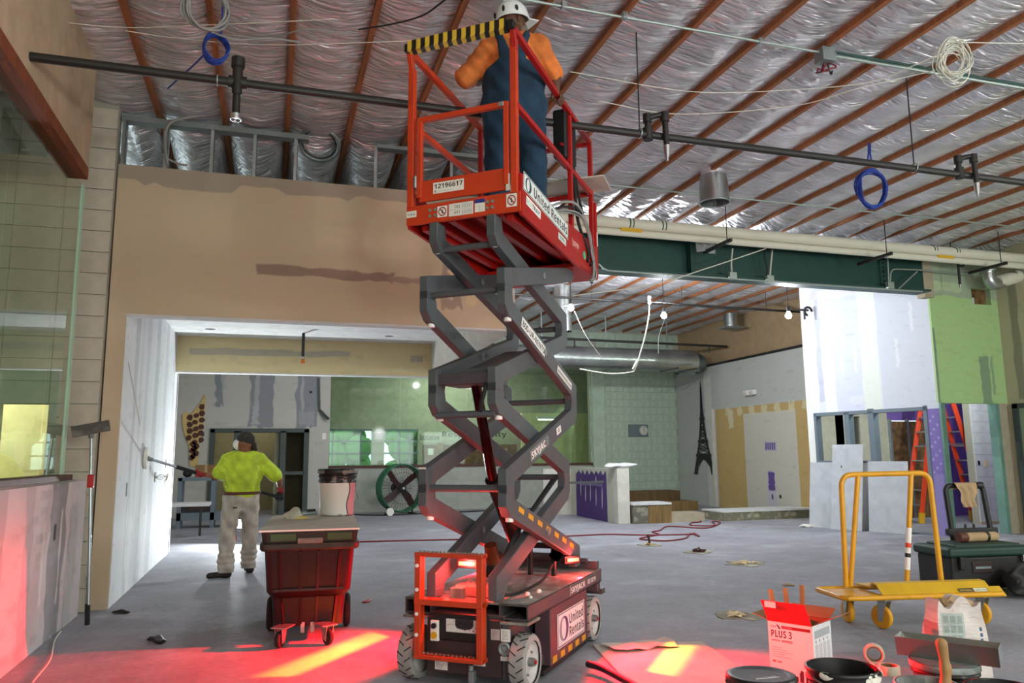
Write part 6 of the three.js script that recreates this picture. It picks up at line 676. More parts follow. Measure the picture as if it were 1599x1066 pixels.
// ---- yellow drywall cart ----
{
  const t = thing('drywall_cart', 'yellow drywall cart with a tall tube handle frame on swivel casters', 'cart', [4.22, 0, -5.08], -10.7 * DEG), e = V(0.983, 0, 0.186), n = V(-0.186, 0, 0.983); const loc = (p) => { const d = p.clone().sub(V(4.22, 0, -5.08)); return V(d.dot(e), d.y, d.dot(n)); };
  const y = 0.25, Lx = 1.32, D = -0.46; mk('base_frame', bentTube([V(0.5, y, 0), V(Lx, y, 0), V(Lx, y, D), V(0, y, D), V(0.0, y, -0.02), V(0.08, y, 0), V(0.51, y, 0)], 0.02, 0.06), M.yellow, t);
  mk('deck_plate', [prism([[0.0, 0.232], [0.11, 0.325], [0.17, 0.33], [0.21, 0.29], [0.42, 0.285], [0.42, 0.275], [0.20, 0.28], [0.165, 0.318], [0.115, 0.313], [0.0, 0.222]], 0.92, 0).rotateY(Math.PI / 2).translate(0.78, 0.01, 0.0)], M.yellowFlat, t); mk('deck_wing', [prism([[0.0, 0.232], [0.07, 0.29], [0.07, 0.28], [0.0, 0.222]], 0.1, 0).rotateY(Math.PI / 2).translate(1.28, 0.01, 0)], M.yellowFlat, t); mk('end_plate', bx(0.03, 0.33, 0.255, 0.262, -0.36, -0.04), M.yellow, t);
  const lb = decal('cart_label', 0.24, 0.035, textTex(256, 40, '#3a3424', '#d8b84a', [['DRYWALL', 8, 21, 26, 118, 'bold', '#caa93c'], ['carts.com', 142, 21, 24, 106, 'bold', '#2f6a4a']], (g) => { g.fillStyle = '#d9d5bf'; g.fillRect(134, 2, 118, 36); }), t); lb.position.set(1.08, 0.281, -0.036); lb.rotation.x = -0.87;
  const q = [[1330, 908, -5.72], [1310, 741, -5.74], [1455, 738, -5.53], [1487, 905, -5.50]].map(([a, b, z], i) => i === 0 || i === 3 ? loc(atY(a, b, 0.33)) : loc(atZ(a, b, z + 0.32))); q[0].z = q[1].z = q[2].z = q[3].z = -0.36; q[0].y = q[3].y = 0.28; mk('handle_frame', bentTube(q, 0.0215, 0.10, 12), M.yellow, t);
  const p1 = [loc(atY(1341, 909, 0.33)), loc(atZ(1338, 738, -5.38))], p2 = [loc(atY(1425, 905, 0.33)), loc(atZ(1422, 737, -5.28))]; for (const p of [p1, p2]) { p[0].z = p[1].z = -0.36; p[0].y = 0.28; mk('upright', rod(p[0], p[1], 0.0205), M.yellow, t); } const L2 = (f) => p2[0].clone().lerp(p2[1], f); for (const [f, h, m] of [[0.13, 0.5, M.pad], [0.24, 0.275, M.black], [0.325, 0.365, M.ladderRed]]) mk('tape_band', rod(L2(f), L2(h), m === M.pad ? 0.0215 : 0.0225), m, t);
  const caster = (x, z, r) => { const g = new THREE.Group(); g.name = 'caster'; g.position.set(x, 0, z); g.rotation.y = r; t.add(g); mk('caster_plate', rbx(-0.05, 0.05, 0.215, 0.228, -0.05, 0.05, 0.003), M.galv, g); mk('fork', [prism([[-0.04, 0.215], [0.04, 0.215], [0.045, 0.06], [0.01, 0.055]], 0.005).rotateY(Math.PI / 2).translate(0.028, 0, 0), prism([[-0.04, 0.215], [0.04, 0.215], [0.045, 0.06], [0.01, 0.055]], 0.005).rotateY(Math.PI / 2).translate(-0.028, 0, 0)], M.galv, g); mk('caster_wheel', [lathe([[0.02, -0.02], [0.06, -0.018], [0.072, -0.02], [0.078, -0.01], [0.078, 0.01], [0.072, 0.02], [0.06, 0.018], [0.02, 0.02]], 28).scale(1.15, 1, 1.15).rotateZ(Math.PI / 2).translate(0, 0.09, -0.03)], M.wheelYellow, g); mk('axle', rod(V(-0.034, 0.09, -0.03), V(0.034, 0.09, -0.03), 0.012), M.galv, g); };
  caster(0.36, -0.08, 0.35); caster(0.21, -0.33, -0.1); caster(1.2, -0.1, 0.3); caster(1.2, -0.38, 0.6);
}
// ---- tool chest on wheels with rag on its handle ----
{
  const t = thing('tool_chest', 'black rolling tool chest with dark green lid and telescopic handle', 'tool chest', [6.68, 0, -6.2], -0.12);
  mk('body', [rbx(-0.42, 0.46, 0.05, 0.36, -0.24, 0.24, 0.03)], M.toolBlack, t); mk('lid', [rbx(-0.45, 0.49, 0.35, 0.44, -0.26, 0.27, 0.03), rbx(-0.33, 0.4, 0.43, 0.46, -0.2, 0.2, 0.012)], M.toolGreen, t); mk('front_recess', rbx(-0.2, 0.02, 0.2, 0.31, 0.235, 0.25, 0.01), M.toolMaroon, t); mk('label_strip', bx(-0.17, 0.0, 0.24, 0.262, 0.249, 0.253), M.galvDull, t); for (const x of [0.36, -0.33]) mk('latch', [rbx(x - 0.025, x + 0.025, 0.24, 0.36, 0.25, 0.285, 0.008)], x > 0 ? M.chrome : M.toolBlack, t); for (const x of [-0.36, 0.4]) { mk('foot_wheel', rod(V(x - 0.03, 0.06, -0.2), V(x + 0.03, 0.06, -0.2), 0.06, 0.06, 20), M.rubber, t); mk('foot', rbx(x - 0.04, x + 0.04, 0, 0.07, 0.14, 0.22, 0.01), M.toolBlack, t); }
  mk('handle', [bentTube([V(0.02, 0.4, -0.24), V(0.0, 1.0, -0.27), V(0.44, 1.0, -0.27), V(0.48, 0.4, -0.24)], 0.027, 0.06, 12)], M.black, t); mk('handle_bridge', [rbx(-0.04, 0.54, 0.50, 0.57, -0.28, -0.22, 0.01)], M.black, t); for (const x of [0.18, 0.28]) mk('bridge_peg', rbx(x - 0.008, x + 0.008, 0.57, 0.61, -0.26, -0.24, 0.003), M.black, t); mk('grip_end', rod(V(0.36, 1.0, -0.27), V(0.44, 1.0, -0.27), 0.036), M.black, t);
  const base = V(6.68, 0, -6.2), W = (x, y, z) => V(x, y, z).applyAxisAngle(V(0, 1, 0), -0.12).add(base).toArray();
  const r = thing('rag', 'tan cloth hanging over the tool chest handle', 'rag', W(0.21, 1.03, -0.24), -0.12); { const g = new THREE.PlaneGeometry(0.26, 0.36, 14, 16), p = g.attributes.position; for (let i = 0; i < p.count; i++) { const x = p.getX(i), v = (p.getY(i) + 0.18) / 0.36, s = (v - 0.75) * 0.36; const ang = Math.max(-1.57, Math.min(1.57, s / 0.034)); let yy = Math.cos(ang) * 0.034 - 0.03, zz = Math.sin(ang) * -0.034; if (s < -0.0534) yy -= (-s - 0.0534); if (s > 0.0534) yy -= (s - 0.0534); const ta = s < 0 ? 1 + s * 1.6 : 1; p.setXYZ(i, x * ta + 0.012 * Math.sin(s * 40), yy, zz + 0.012 * Math.sin(x * 60 + s * 20) * (s < -0.05 ? 1 : 0.2) + (s < 0 ? 0.004 : 0)); } g.computeVertexNormals(); mk('cloth', g, M.rag, r); }
  const k = thing('tool_bag', 'tan and brown rolled bag lying on the green tool chest lid', 'bag', W(0.13, 0.461, -0.02), -0.05); mk('roll', [along(new THREE.CapsuleGeometry(0.045, 0.36, 6, 14).rotateX(Math.PI / 2), V(-0.2, 0.045, 0), V(0.22, 0.045, 0))], M.rag, k); mk('leather_end', [rod(V(-0.25, 0.046, 0), V(-0.16, 0.046, 0), 0.047)], M.belt, k); mk('strap', [rod(V(0.07, 0.046, 0), V(0.1, 0.046, 0), 0.048)], M.black, k);
  const sp = thing('sack', 'black sack slumped in front of the tool chest', 'bag', W(0.2, 0, 0.47), 0.2); mk('sack_body', crumple(new THREE.SphereGeometry(0.2, 36, 24).scale(1.2, 0.7, 0.6).translate(0, 0.15, 0), 0.085, 11, 3), M.toolBlack, sp);
}
// ---- carton with open flaps ----
{
  const h = 0.33, A = atY(1199, 968, h), Bc = atY(1268, 978, h), C = atY(1311, 968, h), g0 = (p) => V(p.x, 0, p.z), e1 = Bc.clone().sub(A), e2 = C.clone().sub(Bc); e2.y = 0; e1.y = 0; const l1 = e1.length(), ln2 = Math.min(e2.length(), 0.24), d1 = e1.clone().normalize(), d2 = V(d1.z, 0, -d1.x); const rot = -Math.atan2(d1.z, d1.x);
  const t = thing('carton', 'open red and white joint compound carton printed PLUS 3', 'box', [A.x, 0, A.z], rot); const W = l1, D = 0.27;   // local x along the front, -z into depth
  const th = 0.004; mk('back_wall', bx(0, W, 0, h, -D, -D + th), M.cardboard, t); mk('inner_left', bx(0, th, 0, h, -D, 0), M.cardboard, t); mk('bottom', bx(0, W, 0, th, -D, 0), M.cardboard, t); mk('front_wall', bx(0, W, 0, h, -th * 1.5, -th * 0.5), M.cardboard, t); mk('right_wall', bx(W - th * 1.5, W - th * 0.5, 0, h, -D, 0), M.cardboard, t);
  const ft = canvasTex(512, 640, (g, w, hh) => { g.fillStyle = '#ece7e2'; g.fillRect(0, 0, w, hh); g.fillStyle = '#7c1218'; g.fillRect(160, 40, 330, 34); g.fillStyle = '#2a1416'; g.font = 'bold 34px sans-serif'; g.fillText('USG', 28, 70); g.beginPath(); g.moveTo(98, 34); g.lineTo(118, 34); g.lineTo(150, 78); g.lineTo(130, 84); g.closePath(); g.fill(); g.fillStyle = '#c9b8b8'; g.font = '20px sans-serif'; g.fillText('SHEETROCK', 172, 64); g.fillStyle = '#1e1214'; g.font = 'bold 112px sans-serif'; const m = g.measureText('PLUS 3').width || 350; g.save(); g.translate(26, 178); g.scale(252 / m, 1); g.fillText('PLUS 3', 0, 0); g.restore(); g.fillStyle = '#a88'; g.fillRect(34, 205, 100, 18); g.fillStyle = '#644'; g.fillRect(150, 205, 130, 12); g.fillRect(150, 224, 130, 6); g.fillStyle = '#b99'; for (let i = 0; i < 5; i++) g.fillRect(34, 290 + i * 26, 120 + (i * 61) % 150, 6); g.fillStyle = '#866'; g.fillRect(34, 440, 44, 24); g.fillRect(92, 446, 50, 16); g.fillStyle = '#4a2233'; const r = rng(5); for (let i = 0; i < 26; i++) { const x = 300 + r() * 190; g.fillRect(x, 640 - (x - 290) * 1.4 * r() - 40, 22, 40 + r() * 120); } });
  const st = canvasTex(320, 512, (g, w, hh) => { g.fillStyle = '#d9e3e4'; g.fillRect(0, 0, w, hh); g.fillStyle = '#9fb0b3'; g.fillRect(24, 50, 272, 70); g.fillStyle = '#596a6c'; for (let i = 0; i < 4; i++) g.fillRect(40 + i * 66, 134, 14, 26); g.fillStyle = '#a6b4b6'; for (let c = 0; c < 4; c++) for (let i = 0; i < 12; i++) g.fillRect(28 + c * 68, 176 + i * 14, 50 + (i * 7) % 10, 9); for (let i = 0; i < 8; i++) g.fillRect(28, 370 + i * 14, 240, 8); });
  const f1 = decal('front_print', W, h, ft, t); f1.position.set(W / 2, h / 2, 0.0005); const f2 = decal('side_print', D, h, st, t); f2.rotation.y = Math.PI / 2; f2.position.set(W + 0.0005, h / 2, -D / 2);
  const flap = (p, q, out, hh, m) => { const a = p.clone(), b = q.clone(), c = b.clone().add(out), d = a.clone().add(out); return slabQuad(a, b, c, d, 0.004); }; function slabQuad(a, b, c, d, th2) { const n = b.clone().sub(a).cross(d.clone().sub(a)).normalize().multiplyScalar(th2), P = [a, b, c, d], Q = P.map((p) => p.clone().add(n)), pos = []; const T3 = (...x) => x.forEach((p) => pos.push(p.x, p.y, p.z)); T3(P[0], P[2], P[1], P[0], P[3], P[2], Q[0], Q[1], Q[2], Q[0], Q[2], Q[3]); for (let i = 0; i < 4; i++) { const j = (i + 1) % 4; T3(P[i], P[j], Q[j], P[i], Q[j], Q[i]); } const g = new THREE.BufferGeometry(); g.setAttribute('position', new THREE.Float32BufferAttribute(pos, 3)); g.computeVertexNormals(); return g; }
  mk('front_flap', flap(V(0, h, 0), V(W, h, 0), V(-0.025, 0.125, 0.03)), M.cartonRed, t); mk('flap_sticker', bx(0.0, 0.07, h + 0.085, h + 0.12, 0.03, 0.034), M.cartonWhite, t); mk('back_flap', flap(V(0, h, -D), V(W, h, -D), V(0.0, 0.05, -0.1)), M.cardboard, t); mk('right_flap', flap(V(W, h, -D), V(W, h, 0), V(0.13, 0.06, 0)), M.cardboard, t); mk('left_flap', flap(V(0, h, 0), V(0, h, -D), V(-0.10, 0.03, 0)), M.cardboard, t);
  const b0 = V(A.x, 0, A.z); for (let i = 0; i < 3; i++) { const s = thing('stir_stick', ['wooden stir stick leaning steepest out of the carton', 'wooden stir stick standing beside the red carton flap', 'wooden stir stick behind the other two in the carton'][i], 'stick', V(0.05 + i * 0.035, 0.005, -0.1 - i * 0.05).applyAxisAngle(V(0, 1, 0), rot).add(b0).toArray(), rot); const o = V([-0.085, -0.045, 0.01][i], [0.49, 0.50, 0.52][i], -0.03); mk('stick_blade', bar(V(0, 0, 0), o, 0.03, 0.006, V(0.2, 0, 1)), M.woodHandle, s); }
}
// ---- buckets, pan, brush, tape ----
function bucket(name, label, p, R, H, m, parts) { const t = thing(name, label, 'bucket', [p.x, 0, p.z]); const r0 = R * 0.86; mk('bucket_body', lathe([[0.001, 0], [r0 - 0.006, 0], [r0, 0.008], [R - 0.004, H], [R - 0.008, H], [r0 - 0.006, 0.012], [0.001, 0.012]], 44), m, t); mk('rim', [lathe([[R - 0.008, H - 0.055], [R + 0.004, H - 0.055], [R + 0.004, H - 0.045], [R - 0.002, H - 0.042], [R - 0.002, H - 0.018], [R + 0.006, H - 0.015], [R + 0.006, H], [R - 0.008, H]], 44)], parts && parts.rim || m, t); return t; }
{
  const l = bucket('bucket', 'closed black bucket with a dusty lid in front of the carton', atY(1188, 1052, 0.37), 0.142, 0.36, M.bucketBlack); mk('lid', lathe([[0.001, 0.364], [0.11, 0.366], [0.12, 0.372], [0.14, 0.372], [0.152, 0.368], [0.156, 0.35], [0.154, 0.335], [0.146, 0.335]], 44), M.bucketBlack, l); for (let i = 0; i < 10; i++) mk('lid_tab', rbx(-0.012, 0.012, 0.335, 0.352, 0.148, 0.16, 0.003).rotateY(i / 10 * 6.283), M.bucketBlack, l);
  const em = decal('lid_emboss', 0.12, 0.03, textTex(256, 64, '#17181a', '#aab0b0', [['WALLBOARD', 12, 34, 40, 230]]), l); em.rotation.x = -Math.PI / 2; em.position.set(0, 0.366, 0.035);
  const o = bucket('bucket', 'open empty black bucket with compound smeared on its rim', atY(1314, 1040, 0.37), 0.157, 0.37, M.bucketBlack); const r = rng(6); for (let i = 0; i < 7; i++) { const a = -1.2 + r() * 2.6; mk('compound_smear', [crumple(new THREE.SphereGeometry(0.03, 10, 8).scale(1 + r() * 1.6, 0.35 + r() * 0.5, 0.2), 0.006, 40, i).translate(0, 0.33 + r() * 0.03, 0.158).rotateY(a)], M.smear, o); } mk('bail_handle', new THREE.TorusGeometry(0.162, 0.004, 6, 30, Math.PI).rotateX(Math.PI / 2 + 0.25).translate(0, 0.335, 0.0), M.galvDull, o);
  const bc = atY(1474, 1030, 0.30), b3 = bucket('bucket', 'dirty black bucket under the long steel mud pan', bc, 0.155, 0.30, mat('#5a5452', 0.6, { map: T.splat })); mk('lid', lathe([[0.001, 0.302], [0.15, 0.302], [0.162, 0.298], [0.164, 0.27], [0.156, 0.265]], 40), M.bucketGrey, b3);
  const pn = thing('mud_pan', 'long steel mud pan resting on the dirty black bucket', 'mud pan', [bc.x + 0.03, 0.303, bc.z], -0.95); const pr = [[-0.05, 0], [0.05, 0], [0.075, 0.095], [0.072, 0.095], [0.048, 0.003], [-0.048, 0.003], [-0.072, 0.095], [-0.075, 0.095]]; mk('pan_shell', [prism(pr, 0.46).rotateY(Math.PI / 2)], M.steel, pn); for (const s of [-1, 1]) mk('pan_end', [prism([[-0.05, 0], [0.05, 0], [0.075, 0.095], [-0.075, 0.095]], 0.003).rotateY(Math.PI / 2).translate(s * 0.23, 0, 0)], M.galv, pn);
  const gc = atY(1447, 1066, 0.30), b4 = bucket('bucket', 'grey smeared bucket holding a wooden-handled brush', gc, 0.135, 0.30, M.bucketGrey, { rim: mat('#a7b7b4', 0.5, { map: T.dust }) });
  const br = thing('brush', 'wooden-handled brush standing in the grey bucket', 'brush', [gc.x + 0.085, 0.2, gc.z + 0.02]); mk('handle', [nets(bones([[V(0.0, 0.06, 0), V(0.012, 0.16, 0), 0.03, 0.019], [V(0.012, 0.16, 0), V(0.0, 0.27, 0), 0.018, 0.026]], 0.03), V(-0.05, 0.02, -0.05), V(0.06, 0.3, 0.05), 0.006)], M.woodHandle, br); mk('ferrule', rbx(-0.05, 0.05, 0.02, 0.07, -0.018, 0.018, 0.006), M.galv, br); mk('bristles', rbx(-0.05, 0.05, -0.08, 0.02, -0.022, 0.022, 0.008), M.rag, br);
  const b5 = bucket('bucket', 'black compound-caked bucket beside the grey bucket', atY(1566, 1070, 0.29), 0.155, 0.28, mat('#6a6a66', 0.7, { map: T.splat })); mk('compound_fill', new THREE.CylinderGeometry(0.145, 0.145, 0.02, 36).translate(0, 0.235, 0), mat('#2a2d2c', 0.8, { map: T.dust }), b5);
  const tp = (label, px, py, tilt) => { const q = atY(px, py, 0), k = thing('paper_tape_roll', label, 'tape', [q.x, 0.0, q.z]); const g = lathe([[0.045, -0.026], [0.062, -0.026], [0.062, 0.026], [0.045, 0.026], [0.045, -0.026]], 36); if (tilt) g.rotateX(1.57).rotateY(-0.7).translate(0, 0.062, 0); else g.translate(0, 0.026, 0); mk('tape_ring', g, mat('#d9cdb2', 0.8, { map: T.grain }), k); mk('core', tilt ? lathe([[0.041, -0.026], [0.045, -0.026], [0.045, 0.026], [0.041, 0.026], [0.041, -0.026]], 30).rotateX(1.57).rotateY(-0.7).translate(0, 0.062, 0) : lathe([[0.041, 0], [0.045, 0], [0.045, 0.052], [0.041, 0.052], [0.041, 0]], 30), M.cardboard, k); };
  tp('cream paper tape roll standing on edge behind the open bucket', 1366, 1036, true); tp('cream paper tape roll lying flat beside the standing one', 1389, 1052, false);
}
{ // half-empty paper sack
  const q = atY(1493, 1052, 0), t = thing('compound_sack', 'crumpled open paper sack with faded print behind the mud pan', 'sack', [q.x, 0, q.z], -0.25); const g = new THREE.BoxGeometry(0.34, 0.43, 0.2, 16, 18, 10).translate(0, 0.215, 0), p = g.attributes.position; for (let i = 0; i < p.count; i++) { const v = p.getY(i) / 0.43; p.setX(i, p.getX(i) * (1 - 0.25 * v * v) + 0.03 * v); p.setZ(i, p.getZ(i) * (1 - 0.4 * v)); if (v > 0.9) p.setY(i, p.getY(i) + 0.035 * Math.sin(p.getX(i) * 40)); } const tx = canvasTex(256, 320, (c, w, h) => { c.fillStyle = '#cfc4bd'; c.fillRect(0, 0, w, h); c.fillStyle = '#a9b1ab'; c.fillRect(70, 60, 100, 220); c.fillStyle = '#8f9992'; for (let i = 0; i < 5; i++) for (let j = 0; j < 3; j++) c.fillRect(78 + j * 30, 70 + i * 40, 22, 28); c.fillStyle = '#3d5a78'; for (let i = 0; i < 6; i++) c.fillRect(236, 120 + i * 22, 12, 14); c.fillStyle = '#b58a86'; c.fillRect(10, 100, 44, 140); });
  const gg = crumple(g, 0.028, 9, 12, true); { const n = norm(gg), pp = n.attributes.position, uv = n.attributes.uv; for (let i = 0; i < pp.count; i++) uv.setXY(i, pp.getX(i) / 0.36 + 0.5 + pp.getZ(i), pp.getY(i) / 0.46); mk('paper', n, mat('#ffffff', 0.8, { map: tx, bumpMap: T.foil, bumpScale: 0.01 }), t, true); } mk('torn_top', crumple(new THREE.SphereGeometry(0.07, 14, 10).scale(1.6, 0.5, 0.6).translate(0.02, 0.42, 0), 0.03, 30, 8), M.rag, t);
}
// ---- sheets, patches and litter on the floor ----
{
  const P = [[926, 1006], [1095, 1001], [1215, 1080]].map(([a, b]) => atY(a, b, 0.012)); const s = mk('floor_sheet', slab(P, 0.012), M.board); s.position.y = -0.011; tag(s, 'flat board sheet lying on the floor beside the lift wheels', 'board');
  const r = mk('rolled_edge', tube([[918, 1036], [940, 1043], [962, 1054], [1000, 1075]].map(([a, b]) => atY(a, b, 0.05)), 0.022, 20, 8), mat('#3a1f33', 0.6, { map: T.dust })); tag(r, 'dark rolled strip of cloth along the floor board', 'strip');
  const w = crumple(new THREE.PlaneGeometry(0.5, 0.22, 12, 8).rotateX(-Math.PI / 2), 0.02, 12, 3), q = atY(1000, 1005, 0.03), f = mk('paper_scrap', w, M.board); f.position.copy(q).setY(0.03); tag(f, 'creased paper scrap beside the rear lift wheel', 'paper');
  [[1015, 851, 'pale chipped floor patch with a stub of pipe nearest the red cord', 1, 0.19], [1090, 862, 'pale chipped floor patch with a splintered dark hole', 2, 0.21], [1163, 880, 'wide pale chipped floor patch without a hole', 3, 0.26], [1152, 961, 'broken floor patch of pale chips behind the carton', 4, 0.2]].forEach(([px, py, lab, sd, R]) => { const c = atY(px, py, 0), t = thing('floor_patch', lab, 'floor patch', [c.x, 0, c.z]), rr = rng(40 + sd), P = []; for (let i = 0; i < 16; i++) { const a = i / 16 * 6.283, r = R * (0.7 + rr() * 0.45); P.push([Math.cos(a) * r, Math.sin(a) * r]); } mk('patch_skin', prism(P, 0.008).rotateX(-Math.PI / 2).translate(0, 0.004, 0), mat('#c6c1ae', 0.9, { map: T.dust }), t); if (sd !== 3) mk('dark_hole', [crumple(new THREE.CylinderGeometry(R * 0.4, R * 0.4, 0.004, 14), 0.012, 8, sd).translate(0, 0.011, 0)], M.darkWood, t); for (let i = 0; i < 7; i++) { const a = rr() * 6.28, d = R * 0.5 * rr(), s = 0.03 + rr() * 0.03; mk('chip', new THREE.TetrahedronGeometry(s).rotateX(rr() * 3).rotateY(rr() * 3).scale(1.4, sd === 2 ? 1.2 : 0.5, 1).translate(Math.cos(a) * d, 0.018, Math.sin(a) * d), sd === 2 ? M.darkWood : M.paper, t); } if (sd === 1) mk('pipe_stub', rod(V(0, 0.005, 0), V(-0.03, 0.16, 0), 0.018), M.darkWood, t); });
  const rr = rng(90); [[572, 940, 'small red wood scrap on the floor beside the bin', M.red, 0.05], [524, 846, 'pale paper scrap on the cord behind the bin', M.ragWhite, 0.07], [245, 1002, 'thin dark offcut on the floor before the white wall', M.iron, 0.09], [190, 958, 'dark splinter at the foot of the white wall', M.iron, 0.06], [1178, 806, 'dark scrap beyond the yellow cart', M.iron, 0.05], [1445, 898, 'dark lump on the floor behind the yellow cart', M.iron, 0.04], [1232, 915, 'small tan chip on the open floor', M.rag, 0.05], [1262, 823, 'white crumbs of drywall at the partition corner', M.pad, 0.12]].forEach(([px, py, lab, m, s]) => { const c = atY(px, py, 0), o = mk('scrap', crumple(new THREE.IcosahedronGeometry(s, 2).scale(1.3, 0.22, 0.6), s * 0.35, 20, Math.floor(rr() * 99)).rotateY(rr() * 3), m); o.position.set(c.x, s * 0.2, c.z); tag(o, lab, 'scrap'); });
  const cord = (lab, px, m = M.cableRed, r = 0.012) => tag(mk('extension_cord', tube(px.map(([a, b]) => atY(a, b, 0.012)), r, 160, 6), m), lab, 'cord');
  cord('long dark red extension cord running straight across the floor', [[545, 846], [620, 844], [720, 842], [800, 841], [900, 836], [950, 834], [1010, 835], [1075, 834], [1083, 832], [1092, 837]]); cord('tangled dark red extension cord looped near the raised curb', [[1092, 837], [1078, 833], [1070, 840], [1040, 844], [1005, 842], [1000, 840], [1020, 836], [1030, 834], [1018, 830], [1030, 828], [1040, 822], [1060, 822], [1090, 824], [1110, 823], [1122, 818], [1124, 815], [1112, 814], [1115, 820], [1080, 820], [1080, 816], [1095, 814], [1088, 809]]); cord('thin dark cord at the back by the fan', [[545, 803], [600, 804], [700, 800], [760, 797], [830, 794]], M.cableBlack, 0.014); cord('thin white wire on the floor along the low left wall', [[95, 985], [85, 1000], [78, 1030], [50, 1066]], M.string, 0.006);
}
// ---- drywall sheets leaning on the partition ----
[['wide grey-white drywall sheet leaning under the small framed bay', 0.02, 0.66, 1.18, 0.18], ['tall grey-white drywall sheet leaning between the two shorter ones', 0.52, 1.13, 1.50, 0.26], ['short grey-white drywall sheet leaning next to the open bay', 1.2, 1.92, 1.20, 0.15]].forEach(([lab, a, b, h, off], i) => {
  const u = PB.clone().sub(PA).normalize(), n = V(-u.z, 0, u.x); if (n.x > 0) n.negate(); const t = thing('drywall_sheet', lab, 'drywall sheet', [0, 0, 0]), p = (s, y, o) => PA.clone().addScaledVector(u, s).add(V(0, y, 0)).addScaledVector(n, o);
  const c = p((a + b) / 2, 0, off), d = p((a + b) / 2, h, 0.03); t.position.copy(c); t.rotation.set(0, PROT, 0, 'YXZ'); t.rotateX(-Math.atan2(off - 0.03, h)); const w = (b - a) / 2, hh = Math.hypot(h, off - 0.03); mk('gypsum_core', bx(-w, w, 0.0, hh, -0.012, 0), M.boardCore, t); mk('face_paper', bx(-w, w, 0.0, hh, 0, 0.0015), M.gypsum, t); if (i === 1) mk('hole', bx(-0.12, -0.1, hh - 0.42, hh - 0.38, 0.0015, 0.003), M.iron, t);
});
// ---- tall red step ladder in the side room ----
{
  const a = V(12.04, 0, -12.61), b = V(13.40, 0, -12.3), wv = V(-0.105, 0, 0.49), t = thing('step_ladder', 'tall red fibreglass step ladder with yellow feet in the purple room', 'ladder'); const Ht = 3.15, top = V(12.72, Ht, -12.455);
  for (const p of [a, b]) { const rl = []; for (const q of [0, 1]) { const f = p.clone().addScaledVector(wv, q).add(V(0, 0.06, 0)), g = top.clone().addScaledVector(wv, 0.2 + q * 0.6); g.lerp(p.clone().setY(Ht), 0.06); mk('rail', bar(f, g, 0.035, 0.085), M.ladderRed, t); mk('foot', [bar(f.clone().add(V(0, -0.06, 0)), f.clone().lerp(g, 0.045), 0.05, 0.11)], M.footYellow, t); rl.push([f, g]); } for (let k = 1; k <= 10; k++) { const y = k / 11; mk('rung', bar(rl[0][0].clone().lerp(rl[0][1], y), rl[1][0].clone().lerp(rl[1][1], y), 0.07, 0.025), M.alum, t); } }
  const tc = top.clone().addScaledVector(wv, 0.5); mk('top_cap', rbx(tc.x - 0.14, tc.x + 0.14, Ht - 0.03, Ht + 0.04, tc.z - 0.2, tc.z + 0.2, 0.01), M.ladderRed, t); for (const q of [0.1, 0.9]) mk('spreader', bar(V(12.38, 1.5, -12.54).addScaledVector(wv, q), V(13.06, 1.5, -12.38).addScaledVector(wv, q), 0.008, 0.025), M.alum, t);
}
